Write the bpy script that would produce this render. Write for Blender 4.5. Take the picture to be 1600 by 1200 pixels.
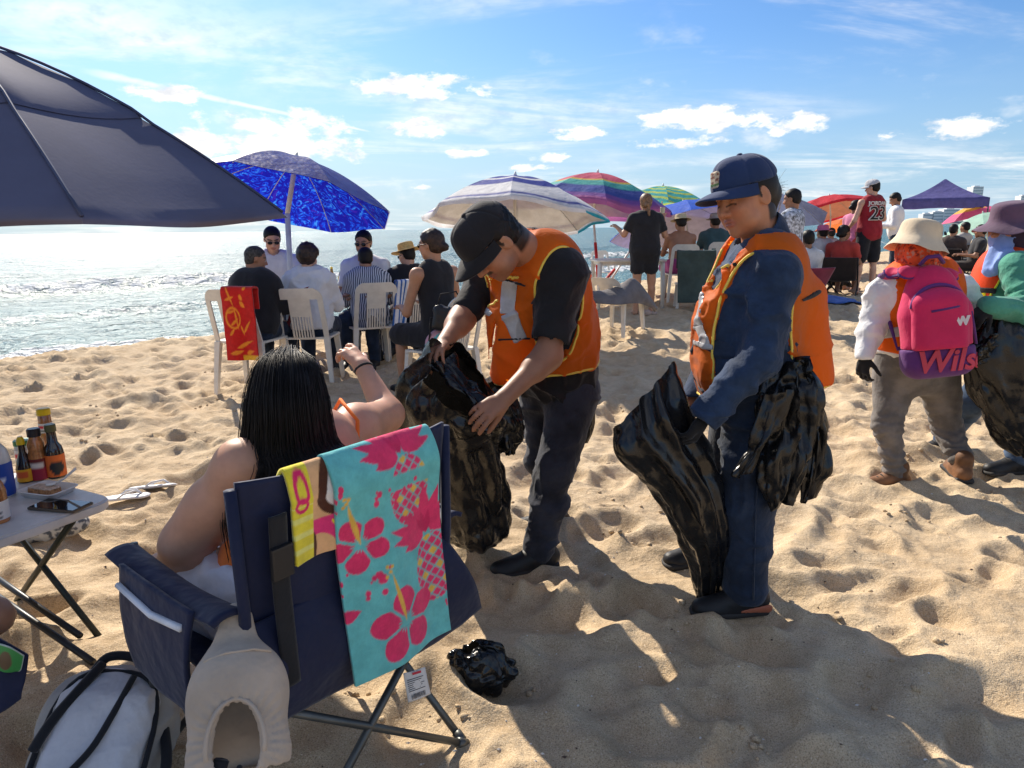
import bpy, bmesh, math, random
import numpy as np
from mathutils import Vector, Matrix
rad = math.radians
random.seed(7)
RNG = np.random.default_rng(11)
scene = bpy.context.scene
for o in list(bpy.data.objects):
    bpy.data.objects.remove(o)
COL = scene.collection

# ------------------------------------------------------------------ camera
CAM_Z, PITCH, ROLL, FPX = 1.38, 12.35, 0.65, 1110.0
cam_d = bpy.data.cameras.new('camera')
cam_d.sensor_width = 36.0
cam_d.lens = FPX / 1600 * 36.0
cam_d.clip_start = 0.05
cam_d.clip_end = 9000
cam = bpy.data.objects.new('camera', cam_d)
COL.objects.link(cam)
_fw = np.array([0, math.cos(rad(PITCH)), -math.sin(rad(PITCH))])
_u0 = np.array([0, math.sin(rad(PITCH)), math.cos(rad(PITCH))])
_x0 = np.array([1.0, 0, 0])
_rt = math.cos(rad(ROLL)) * _x0 - math.sin(rad(ROLL)) * _u0
_up = math.cos(rad(ROLL)) * _u0 + math.sin(rad(ROLL)) * _x0
cam.matrix_world = Matrix(((_rt[0], _up[0], -_fw[0], 0), (_rt[1], _up[1], -_fw[1], 0),
                           (_rt[2], _up[2], -_fw[2], CAM_Z), (0, 0, 0, 1)))
scene.camera = cam

def W(px, py, y):
    """world point seen at photo pixel (px,py) whose distance forward is y metres"""
    d = _fw + (px - 800) / FPX * _rt + (600 - py) / FPX * _up
    return np.array([0, 0, CAM_Z]) + d * (y / d[1])

def G(px, py, z=0.0):
    d = _fw + (px - 800) / FPX * _rt + (600 - py) / FPX * _up
    return np.array([0, 0, CAM_Z]) + d * ((z - CAM_Z) / d[2])

# ------------------------------------------------------------------ sun, sky
SUN_EL, SUN_AZ = 37.0, -29.0      # azimuth left of straight ahead (+Y)
SUN_DIR = np.array([math.sin(rad(SUN_AZ)) * math.cos(rad(SUN_EL)), math.cos(rad(SUN_AZ)) * math.cos(rad(SUN_EL)), math.sin(rad(SUN_EL))])
sun_d = bpy.data.lights.new('sun', 'SUN')
sun_d.energy = 3.95
sun_d.angle = rad(0.55)
sun_d.color = (1.0, 0.90, 0.76)
sun = bpy.data.objects.new('sun', sun_d)
COL.objects.link(sun)
sun.rotation_euler = Vector(-SUN_DIR).to_track_quat('-Z', 'Y').to_euler()

world = bpy.data.worlds.new('World')
scene.world = world
world.use_nodes = True
wn, wl = world.node_tree.nodes, world.node_tree.links
wn.clear()
world.cycles.sampling_method = 'MANUAL'
world.cycles.sample_map_resolution = 256

class NG:
    """small helper to write node graphs"""
    def __init__(s, tree):
        s.t = tree; s.n = tree.nodes; s.l = tree.links
    def new(s, kind, **kw):
        n = s.n.new(kind)
        for k, v in kw.items():
            setattr(n, k, v)
        return n
    def put(s, sock, v):
        if isinstance(v, bpy.types.NodeSocket):
            s.l.new(v, sock)
        elif v is not None:
            try: sock.default_value = v
            except Exception: sock.default_value = tuple(v) + (1.0,)
    def math(s, op, a, b=None, c=None, clamp=False):
        n = s.new('ShaderNodeMath', operation=op); n.use_clamp = clamp
        for i, v in enumerate((a, b, c)):
            if v is not None: s.put(n.inputs[i], v)
        return n.outputs[0]
    def vmath(s, op, a, b=None, out=0):
        n = s.new('ShaderNodeVectorMath', operation=op)
        s.put(n.inputs[0], a)
        if b is not None: s.put(n.inputs[3 if op == 'SCALE' else 1], b)
        return n.outputs[out]
    def mix(s, f, a, b, blend='MIX'):
        n = s.new('ShaderNodeMix', data_type='RGBA', blend_type=blend)
        s.put(n.inputs[0], f); s.put(n.inputs[6], a); s.put(n.inputs[7], b)
        return n.outputs[2]
    def ramp(s, f, a, b, lo=0.0, hi=1.0, smooth=True):
        n = s.new('ShaderNodeMapRange'); n.interpolation_type = 'SMOOTHSTEP' if smooth else 'LINEAR'
        for i, v in enumerate((f, a, b, lo, hi)): s.put(n.inputs[i], v)
        return n.outputs[0]
    def noise(s, vec, scale, detail=4, rough=0.55, dist=0.0, dim='3D'):
        n = s.new('ShaderNodeTexNoise'); n.noise_dimensions = dim
        if vec is not None: s.put(n.inputs['Vector'], vec)
        s.put(n.inputs['Scale'], scale); s.put(n.inputs['Detail'], detail); s.put(n.inputs['Roughness'], rough); s.put(n.inputs['Distortion'], dist)
        return n.outputs[0]
    def comb(s, x, y, z):
        n = s.new('ShaderNodeCombineXYZ')
        for i, v in enumerate((x, y, z)): s.put(n.inputs[i], v)
        return n.outputs[0]
    def sep(s, v):
        n = s.new('ShaderNodeSeparateXYZ'); s.put(n.inputs[0], v)
        return n.outputs

def build_world():
    g = NG(world.node_tree)
    sky = g.new('ShaderNodeTexSky', sky_type='NISHITA')
    sky.sun_disc = False
    sky.sun_elevation = rad(SUN_EL)
    sky.sun_rotation = rad(SUN_AZ)
    sky.altitude = 0; sky.air_density = 1.0; sky.dust_density = 0.7; sky.ozone_density = 3.0
    tc = g.new('ShaderNodeTexCoord').outputs['Generated']
    d = g.vmath('NORMALIZE', tc)
    x, y, z = g.sep(d)
    # high thin cloud: noise on a plane far above
    zz = g.math('ADD', g.math('MAXIMUM', z, 0.0), 0.10)
    pv = g.comb(g.math('DIVIDE', x, zz), g.math('DIVIDE', y, zz), 0.0)
    st = g.vmath('MULTIPLY', g.vmath('ADD', pv, (3.1, 0.4, 0)), (0.8, 1.25, 1))
    n1 = g.noise(st, 0.85, 6, 0.64, 0.6)
    n2 = g.noise(pv, 0.42, 3, 0.5, 0.2)
    cir = g.math('MULTIPLY', g.ramp(n1, 0.42, 0.72), g.ramp(n2, 0.36, 0.60))
    cir = g.math('MULTIPLY', cir, 0.85)
    # low cumulus near the horizon: lumps of noise inside elongated patches, in azimuth / elevation
    az = g.math('ARCTAN2', x, y)
    el = g.math('ARCSINE', z)
    ae = g.comb(az, g.math('MULTIPLY', el, 1.9), 0.0)
    lump = g.noise(ae, 21.0, 5, 0.62)
    def patch(px, py, wpx, hpx, amp=1.0):
        v = W(px, py, 1.0) - np.array([0, 0, CAM_Z]); v /= np.linalg.norm(v)
        a0, e0 = math.atan2(v[0], v[1]), math.asin(v[2])
        v_ = g.vmath('MULTIPLY', g.vmath('SUBTRACT', ael, (a0, e0, 0.0)), (FPX / wpx, FPX / hpx, 0.0))
        r2 = g.vmath('DOT_PRODUCT', v_, v_, 1)
        return g.math('MULTIPLY_ADD', r2, -amp / 1.6, amp)
    ael = g.comb(az, el, 0.0)
    tot = None
    for p in CUMULUS:
        q = patch(*p)
        tot = q if tot is None else g.math('MAXIMUM', tot, q)
    tot = g.math('MAXIMUM', tot, 0.0)
    body = g.math('ADD', tot, g.math('MULTIPLY', g.math('SUBTRACT', lump, 0.5), 2.3))
    cum = g.math('MULTIPLY', g.ramp(body, 0.52, 0.98), g.ramp(tot, 0.0, 0.25))
    # general scatter of small cloudlets low down
    sc_ = g.noise(ae, 7.0, 5, 0.6)
    band = g.math('MULTIPLY', g.ramp(el, 0.015, 0.06), g.ramp(el, 0.14, 0.30, 1.0, 0.0))
    cum2 = g.math('MULTIPLY', g.math('MULTIPLY', g.ramp(sc_, 0.55, 0.76), band), 0.6)
    cum = g.math('MAXIMUM', cum, cum2)
    # aeroplane trail: thin arc (great circle) between two directions
    a = W(110, 106, 1.0) - np.array([0, 0, CAM_Z]); b = W(585, 207, 1.0) - np.array([0, 0, CAM_Z])
    a /= np.linalg.norm(a); b /= np.linalg.norm(b)
    nrm = np.cross(a, b); nrm /= np.linalg.norm(nrm)
    t = (b - a) / np.linalg.norm(b - a)
    off = g.math('ABSOLUTE', g.vmath('DOT_PRODUCT', d, tuple(nrm), 1))
    al = g.vmath('DOT_PRODUCT', d, tuple(t), 1)
    wob = g.noise(d, 60.0, 2, 0.6)
    wid = g.math('MULTIPLY', g.ramp(al, float(a @ t), float(b @ t), 0.0055, 0.0014, False), g.math('ADD', wob, 0.5))
    trail = g.ramp(g.math('DIVIDE', off, wid), 0.2, 1.2, 0.55, 0.0)
    trail = g.math('MULTIPLY', trail, g.math('MULTIPLY', g.ramp(al, float(a @ t), float(a @ t) + 0.05), g.ramp(al, float(b @ t) - 0.02, float(b @ t), 1.0, 0.0)))
    cov = g.math('MAXIMUM', g.math('MAXIMUM', cir, cum), trail)
    # cloud brightness follows the sky light, with shaded undersides
    shade = g.noise(ae, 30.0, 3, 0.6)
    cc = g.mix(g.ramp(shade, 0.25, 0.6), (6.4, 6.6, 7.0, 1), (10.0, 9.6, 8.9, 1))
    skyc = g.mix(1.0, sky.outputs[0], (0.55, 0.79, 1.04, 1), 'MULTIPLY')
    # pale haze low over the sea
    sund = g.math('MAXIMUM', g.vmath('DOT_PRODUCT', d, (math.sin(rad(SUN_AZ)), math.cos(rad(SUN_AZ)), 0.0), 1), 0.0)
    hz = g.mix(g.math('POWER', sund, 3.0), (3.3, 4.9, 6.4, 1), (5.0, 6.0, 6.6, 1))
    skyc = g.mix(g.ramp(el, -0.02, 0.26, 0.88, 0.0), skyc, hz)
    col = g.mix(cov, skyc, cc)
    bg = g.new('ShaderNodeBackground')
    g.put(bg.inputs[0], col)
    bg.inputs[1].default_value = SKY_STRENGTH
    out = g.new('ShaderNodeOutputWorld')
    g.l.new(bg.outputs[0], out.inputs[0])

SKY_STRENGTH = 0.073
CUMULUS = [(650, 135, 125, 22), (575, 132, 40, 16), (440, 195, 120, 26), (400, 228, 200, 26), (662, 200, 62, 20), (900, 208, 52, 13),
           (1105, 185, 125, 24), (1240, 192, 60, 20), (728, 238, 40, 9), (855, 246, 40, 9), (825, 262, 36, 8), (250, 145, 80, 16, 0.8), (1500, 200, 120, 18, 0.8), (1070, 222, 80, 14, 0.8), (660, 292, 30, 6, 0.7)]
build_world()
scene.view_settings.view_transform = 'Standard'
scene.view_settings.look = 'None'
scene.view_settings.gamma = 1.0
scene.view_settings.use_curve_mapping = False
scene.view_settings.exposure = 0.88
scene.cycles.max_bounces = 6
scene.cycles.transparent_max_bounces = 8
scene.cycles.sample_clamp_indirect = 4.0
scene.cycles.sample_clamp_direct = 12.0
scene.cycles.use_denoising = True

# ------------------------------------------------------------------ materials
MATS = {}
def principled(name):
    m = bpy.data.materials.new(name); m.use_nodes = True
    g = NG(m.node_tree)
    b = g.n['Principled BSDF']
    return m, g, b

def mat(name, col=(0.5, 0.5, 0.5), rough=0.6, spec=0.4, var=0.12, vscale=6.0, bump=None, attr=False, metal=0.0, sheen=0.0,
        transl=0.0, tcol=None, sss=0.0, coat=0.0, trans=0.0, rvar=0.0, weave=0.0):
    """procedural material. bump = list of (scale, strength, detail[, stretch]); attr: colour from the mesh's own colour attribute"""
    if name in MATS: return MATS[name]
    m, g, b = principled(name)
    oc = g.new('ShaderNodeTexCoord').outputs['Object']
    if attr:
        a = g.new('ShaderNodeAttribute'); a.attribute_name = 'Col'
        base = a.outputs[0]
    else:
        base = tuple(col) + (1.0,)
    nz = g.noise(oc, vscale, 5, 0.6)
    dark = g.mix(1.0, base, (1 - var * 1.6,) * 3 + (1,), 'MULTIPLY')
    lite = g.mix(1.0, base, (1 + var * 0.9,) * 3 + (1,), 'MULTIPLY')
    c = g.mix(g.ramp(nz, 0.3, 0.7), dark, lite)
    g.put(b.inputs['Base Color'], c)
    if rvar: g.put(b.inputs['Roughness'], g.ramp(g.noise(oc, vscale * 2.3, 4), 0.3, 0.7, max(rough - rvar, 0.02), min(rough + rvar, 1)))
    else: b.inputs['Roughness'].default_value = rough
    b.inputs['Specular IOR Level'].default_value = spec
    b.inputs['Metallic'].default_value = metal
    b.inputs['Sheen Weight'].default_value = sheen
    b.inputs['Coat Weight'].default_value = coat
    b.inputs['Transmission Weight'].default_value = trans
    if sss:
        b.inputs['Subsurface Weight'].default_value = sss
        b.inputs['Subsurface Radius'].default_value = (0.9, 0.35, 0.18)
        b.inputs['Subsurface Scale'].default_value = 0.012
    prev = None
    bl = list(bump or [])
    if weave: bl.append((weave, 0.25, 1))
    for bp in bl:
        v = oc
        if len(bp) > 3: v = g.vmath('MULTIPLY', oc, bp[3])
        h = g.noise(v, bp[0], bp[2], 0.6)
        bn = g.new('ShaderNodeBump'); bn.inputs['Strength'].default_value = bp[1]; bn.inputs['Distance'].default_value = 0.26 / bp[0]
        g.put(bn.inputs['Height'], h)
        if prev is not None: g.put(bn.inputs['Normal'], prev)
        prev = bn.outputs[0]
    if prev is not None: g.put(b.inputs['Normal'], prev)
    if transl:
        tr = g.new('ShaderNodeBsdfTranslucent')
        if tcol is None: g.put(tr.inputs[0], c)
        else: tr.inputs[0].default_value = tuple(tcol) + (1,)
        if prev is not None: g.put(tr.inputs[1], prev)
        mx = g.new('ShaderNodeMixShader'); mx.inputs[0].default_value = transl
        g.l.new(b.outputs[0], mx.inputs[1]); g.l.new(tr.outputs[0], mx.inputs[2])
        g.l.new(mx.outputs[0], g.n['Material Output'].inputs[0])
    MATS[name] = m
    return m

def cloth(name, col, **kw):
    d = dict(rough=0.85, spec=0.2, var=0.16, vscale=5, bump=[(18, 0.25, 3), (70, 0.22, 2), (420, 0.15, 1)], sheen=0.15)
    d.update(kw)
    return mat(name, col, **d)

# ------------------------------------------------------------------ objects
def link(o, parent=None):
    COL.objects.link(o)
    if parent is not None: o.parent = parent
    return o

def mesh_obj(name, verts, faces, m=None, parent=None, smooth=True, cols=None):
    me = bpy.data.meshes.new(name)
    v = np.asarray(verts, dtype=np.float32)
    if isinstance(faces, np.ndarray) and faces.ndim == 2:
        n, k = faces.shape
        me.vertices.add(len(v)); me.vertices.foreach_set('co', v.ravel())
        me.loops.add(n * k); me.loops.foreach_set('vertex_index', faces.astype(np.int32).ravel())
        me.polygons.add(n); me.polygons.foreach_set('loop_start', np.arange(0, n * k, k, dtype=np.int32))
        try: me.polygons.foreach_set('loop_total', np.full(n, k, dtype=np.int32))
        except Exception: pass
        me.update(calc_edges=True)
    else:
        me.from_pydata([tuple(map(float, p)) for p in v], [], [tuple(int(i) for i in f) for f in faces])
    if cols is not None:
        a = me.color_attributes.new('Col', 'FLOAT_COLOR', 'POINT')
        c = np.ones((len(v), 4), dtype=np.float32); c[:, :3] = cols
        a.data.foreach_set('color', c.ravel())
    me.polygons.foreach_set('use_smooth', np.full(len(me.polygons), smooth, dtype=bool))
    me.validate()
    if m is not None: me.materials.append(m)
    o = bpy.data.objects.new(name, me)
    return link(o, parent)

def empty(name, loc, label=None, cat=None, group=None, rz=0.0):
    o = bpy.data.objects.new(name, None)
    o.empty_display_size = 0.1
    o.location = tuple(loc); o.rotation_euler = (0, 0, rz)
    link(o); tag(o, label, cat, group)
    return o

def tag(o, label=None, cat=None, group=None, kind=None):
    if label: o['label'] = label
    if cat: o['category'] = cat
    if group: o['group'] = group
    if kind: o['kind'] = kind
    return o

class MB:
    """collects simple solids into one mesh"""
    def __init__(s): s.v = []; s.f = []
    def add(s, V, F):
        b = len(s.v); s.v += [tuple(map(float, p)) for p in V]; s.f += [tuple(i + b for i in f) for f in F]
        return s
    def box(s, c, size, R=None, bev=0.0):
        bm = bmesh.new(); bmesh.ops.create_cube(bm, size=1.0)
        for v in bm.verts: v.co = Vector((v.co.x * size[0], v.co.y * size[1], v.co.z * size[2]))
        if bev: bmesh.ops.bevel(bm, geom=bm.edges[:], offset=bev, segments=2, affect='EDGES', profile=0.7)
        M = Matrix.Translation(Vector(c)) @ (R.to_4x4() if R is not None else Matrix())
        bm.verts.ensure_lookup_table(); bm.verts.index_update()
        s.add([M @ v.co for v in bm.verts], [[v.index for v in f.verts] for f in bm.faces]); bm.free()
        return s
    def tube(s, pts, r, n=10, cap=True):
        """swept round bar; r scalar or list"""
        P = [np.array(p, float) for p in pts]; N = len(P)
        rs = [r] * N if np.isscalar(r) else list(r)
        V = []; F = []
        up = None
        for i in range(N):
            t = P[min(i + 1, N - 1)] - P[max(i - 1, 0)]; t = t / (np.linalg.norm(t) + 1e-9)
            if up is None:
                a = np.array([0, 0, 1.0]) if abs(t[2]) < 0.9 else np.array([1.0, 0, 0])
                up = np.cross(t, a)
            up = up - t * (up @ t); up /= np.linalg.norm(up) + 1e-9
            w = np.cross(t, up)
            for k in range(n):
                a = 2 * math.pi * k / n
                V.append(P[i] + rs[i] * (math.cos(a) * up + math.sin(a) * w))
        for i in range(N - 1):
            for k in range(n):
                k2 = (k + 1) % n
                F.append((i * n + k, i * n + k2, (i + 1) * n + k2, (i + 1) * n + k))
        if cap:
            F.append(tuple(range(n))[::-1]); F.append(tuple((N - 1) * n + k for k in range(n)))
        return s.add(V, F)
    def lathe(s, prof, c=(0, 0, 0), n=20, R=None):
        V = []; F = []
        for (r, z) in prof:
            for k in range(n):
                a = 2 * math.pi * k / n
                p = Vector((r * math.cos(a), r * math.sin(a), z))
                if R is not None: p = R @ p
                V.append(np.array(p) + np.array(c))
        for i in range(len(prof) - 1):
            for k in range(n):
                k2 = (k + 1) % n
                F.append((i * n + k, i * n + k2, (i + 1) * n + k2, (i + 1) * n + k))
        F.append(tuple(range(n))[::-1]); F.append(tuple((len(prof) - 1) * n + k for k in range(n)))
        return s.add(V, F)
    def build(s, name, m, parent=None, smooth=False):
        o = mesh_obj(name, s.v, s.f, m, parent, smooth=smooth)
        return o

def auto_smooth(o, ang=40):
    me = o.data
    bm = bmesh.new(); bm.from_mesh(me)
    for e in bm.edges:
        e.smooth = len(e.link_faces) == 2 and e.calc_face_angle(0) < rad(ang)
    for f in bm.faces: f.smooth = True
    bm.to_mesh(me); bm.free()
    return o

def rel(parent, pts):
    """world points -> the local frame of an (unscaled) parent empty"""
    M = Matrix.LocRotScale(parent.location, parent.rotation_euler, None).inverted()
    A = np.array(M); p = np.asarray(pts, float)
    return p @ A[:3, :3].T + A[:3, 3]

# ------------------------------------------------------------------ noise (numpy)
_PT = RNG.permutation(4096).astype(np.int64)
_PV = RNG.random(4096) * 2 - 1
def vnoise(p, f=1.0, seed=0):
    """value noise in -1..1 at points p (N,2|3)"""
    q = np.asarray(p, float) * f + seed * 17.31
    i = np.floor(q).astype(np.int64); t = q - i; t = t * t * t * (t * (t * 6 - 15) + 10)
    D = q.shape[1]
    out = 0.0
    for c in range(2 ** D):
        w = 1.0; h = np.zeros(len(q), dtype=np.int64)
        for k in range(D):
            b = (c >> k) & 1
            w = w * (t[:, k] if b else 1 - t[:, k])
            h = _PT[(h + i[:, k] + b) & 4095]
        out = out + w * _PV[h]
    return out
def fbm(p, f, octs=4, gain=0.5, seed=0, ridged=False):
    a = 1.0; s = 0.0; tot = 0.0
    for o in range(octs):
        n = vnoise(p, f * 2 ** o, seed + o)
        if ridged: n = 1 - 2 * np.abs(n)
        s = s + a * n; tot += a; a *= gain
    return s / tot

# ------------------------------------------------------------------ sand, sea
SH_N = np.array([-0.763, 0.646])          # seaward normal of the shoreline
def sea_s(X, Y): return (Y - 13.9 - 1.18 * X) * 0.646

HM_X0, HM_Y0, HM_D = -9.0, 0.2, 0.02
HM_NX, HM_NY = 1100, 1150
def make_heightmap():
    xs = HM_X0 + HM_D * np.arange(HM_NX); ys = HM_Y0 + HM_D * np.arange(HM_NY)
    Xg, Yg = np.meshgrid(xs, ys)
    P = np.stack([Xg.ravel(), Yg.ravel()], 1)
    wx = fbm(P, 0.9, 2, seed=3) * 0.35
    Pw = P + np.stack([wx, -wx], 1)
    H = 0.030 * fbm(Pw, 1.1, 2, seed=5) + 0.034 * fbm(Pw * [1.0, 1.25], 2.7, 2, seed=9, gain=0.4) + 0.010 * fbm(P, 8, 2, seed=14, ridged=True) + 0.004 * fbm(P, 22, 1, seed=17)
    H = H.reshape(HM_NY, HM_NX)
    rng = np.random.default_rng(5)
    n = 14500
    for i in range(n):
        cx = rng.uniform(HM_X0, HM_X0 + HM_D * HM_NX); cy = rng.uniform(HM_Y0, HM_Y0 + HM_D * HM_NY)
        a = rng.uniform(0, math.pi); L = rng.uniform(0.10, 0.19); B = rng.uniform(0.055, 0.11); dp = rng.uniform(0.015, 0.056)
        if rng.random() < 0.55: L *= 0.55; B *= 0.6; dp *= 0.7
        R = 0.40
        i0 = max(int((cx - R - HM_X0) / HM_D), 0); i1 = min(int((cx + R - HM_X0) / HM_D), HM_NX)
        j0 = max(int((cy - R - HM_Y0) / HM_D), 0); j1 = min(int((cy + R - HM_Y0) / HM_D), HM_NY)
        if i1 <= i0 or j1 <= j0: continue
        dx = Xg[j0:j1, i0:i1] - cx; dy = Yg[j0:j1, i0:i1] - cy
        u = (dx * math.cos(a) + dy * math.sin(a)) / L; v = (-dx * math.sin(a) + dy * math.cos(a)) / B
        r = np.sqrt(u * u + v * v)
        q = np.exp(-(r * r) * 0.9)
        prof = -dp * q * (1 + 0.35 * u) + dp * 0.5 * np.exp(-((r - 1.45) / 0.45) ** 2) * (1 + 0.5 * u)
        H[j0:j1, i0:i1] = H[j0:j1, i0:i1] * (1 - 0.5 * np.exp(-r ** 2)) + prof
    return H
HMAP = make_heightmap()
def sand_z(X, Y):
    X = np.atleast_1d(np.asarray(X, float)); Y = np.atleast_1d(np.asarray(Y, float))
    P = np.stack([X, Y], 1)
    u = (X - HM_X0) / HM_D; v = (Y - HM_Y0) / HM_D
    edge = np.clip(np.minimum(np.minimum(u, HM_NX - 2 - u), np.minimum(v, HM_NY - 2 - v)) / 40, 0, 1)
    uc = np.clip(u, 0, HM_NX - 2); vc = np.clip(v, 0, HM_NY - 2)
    i = uc.astype(int); j = vc.astype(int); fu = uc - i; fv = vc - j
    h = (HMAP[j, i] * (1 - fu) * (1 - fv) + HMAP[j, i + 1] * fu * (1 - fv) + HMAP[j + 1, i] * (1 - fu) * fv + HMAP[j + 1, i + 1] * fu * fv)
    far = 0.05 * fbm(P, 0.9, 3, seed=21) + 0.05 * fbm(P, 2.6, 2, seed=25, ridged=True) - 0.02
    h = h * edge + far * (1 - edge)
    s = sea_s(X, Y) + 0.35 * fbm(P, 0.35, 2, seed=30)
    h = h * np.clip(1 - s / 3.0, 0.15, 1) + 0.06 * np.exp(-((s + 0.5) / 0.9) ** 2)
    slope = np.where(s > 0, -0.17 * s * np.clip(s / 1.2, 0, 1), 0)
    ss = lambda t: np.clip(t, 0, 1) ** 2 * (3 - 2 * np.clip(t, 0, 1))
    rise = np.clip(0.05 * (Y - 6.5), 0, 0.2) * ss((X + 2) / 3) * np.clip(-s / 3.0, 0, 1)
    return h + rise + np.maximum(slope, -4)
def gz(x, y): return float(sand_z([x], [y])[0])

def polar_sheet(radii, angles):
    R, A = np.meshgrid(radii, angles, indexing='ij')
    X = (R * np.sin(A)).ravel(); Y = (R * np.cos(A)).ravel()
    nr, na = len(radii), len(angles)
    i = np.arange(nr - 1)[:, None]; j = np.arange(na - 1)[None, :]
    a = i * na + j
    F = np.stack([a, a + na, a + na + 1, a + 1], -1).reshape(-1, 4)[:, ::-1]
    return X, Y, F

def build_sand():
    fine = np.radians(np.linspace(-43, 43, 470))
    sides = np.radians(np.concatenate([np.linspace(-180, -45, 40)]))
    ang = np.concatenate([sides, fine, -sides[::-1]])
    rr = np.concatenate([[0.02, 0.3, 0.7, 1.0, 1.2], np.geomspace(1.35, 22, 480), np.geomspace(23, 4000, 60)])
    X, Y, F = polar_sheet(rr, ang)
    Z = sand_z(X, Y)
    Z = np.maximum(Z, -4.0)
    m, g, b = principled('sand')
    geo = g.new('ShaderNodeTexCoord').outputs['Object']
    n1 = g.noise(geo, 1.4, 4); n2 = g.noise(geo, 9.0, 4); n3 = g.noise(geo, 230.0, 2, 0.7); n4 = g.noise(geo, 90, 3)
    c = g.mix(g.ramp(n1, 0.3, 0.7), (0.59, 0.445, 0.280, 1), (0.69, 0.545, 0.360, 1))
    c = g.mix(g.ramp(n2, 0.35, 0.75), c, g.mix(1.0, c, (0.80, 0.765, 0.72, 1), 'MULTIPLY'))
    c = g.mix(g.ramp(n3, 0.34, 0.50, 0.55, 0.0), c, (0.16, 0.10, 0.06, 1))
    c = g.mix(g.ramp(n3, 0.60, 0.72, 0.0, 0.75), c, (0.85, 0.76, 0.62, 1))
    c = g.mix(g.ramp(g.noise(geo, 420.0, 1, 0.5), 0.62, 0.70, 0.0, 0.5), c, (0.20, 0.12, 0.07, 1))
    # damp strip near the water
    pos = g.sep(geo)
    s = g.math('MULTIPLY', g.math('SUBTRACT', g.math('SUBTRACT', pos[1], 13.9), g.math('MULTIPLY', pos[0], 1.18)), 0.646)
    wet = g.ramp(s, 1.5, 4.0)
    c = g.mix(wet, c, (0.17, 0.115, 0.07, 1))
    g.put(b.inputs['Base Color'], c)
    g.put(b.inputs['Roughness'], g.ramp(wet, 0, 1, 0.95, 0.35))
    b.inputs['Specular IOR Level'].default_value = 0.25
    b1 = g.new('ShaderNodeBump'); b1.inputs['Strength'].default_value = 0.6; b1.inputs['Distance'].default_value = 0.03
    g.put(b1.inputs['Height'], g.noise(geo, 22.0, 6, 0.6))
    b2 = g.new('ShaderNodeBump'); b2.inputs['Strength'].default_value = 0.8; b2.inputs['Distance'].default_value = 0.004
    g.put(b2.inputs['Height'], g.noise(geo, 260.0, 2, 0.7)); g.put(b2.inputs['Normal'], b1.outputs[0])
    g.put(b.inputs['Normal'], b2.outputs[0])
    o = mesh_obj('sand', np.stack([X, Y, Z], 1), F, m)
    tag(o, 'trodden golden beach sand full of footprints', 'sand', kind='structure')
build_sand()

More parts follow.
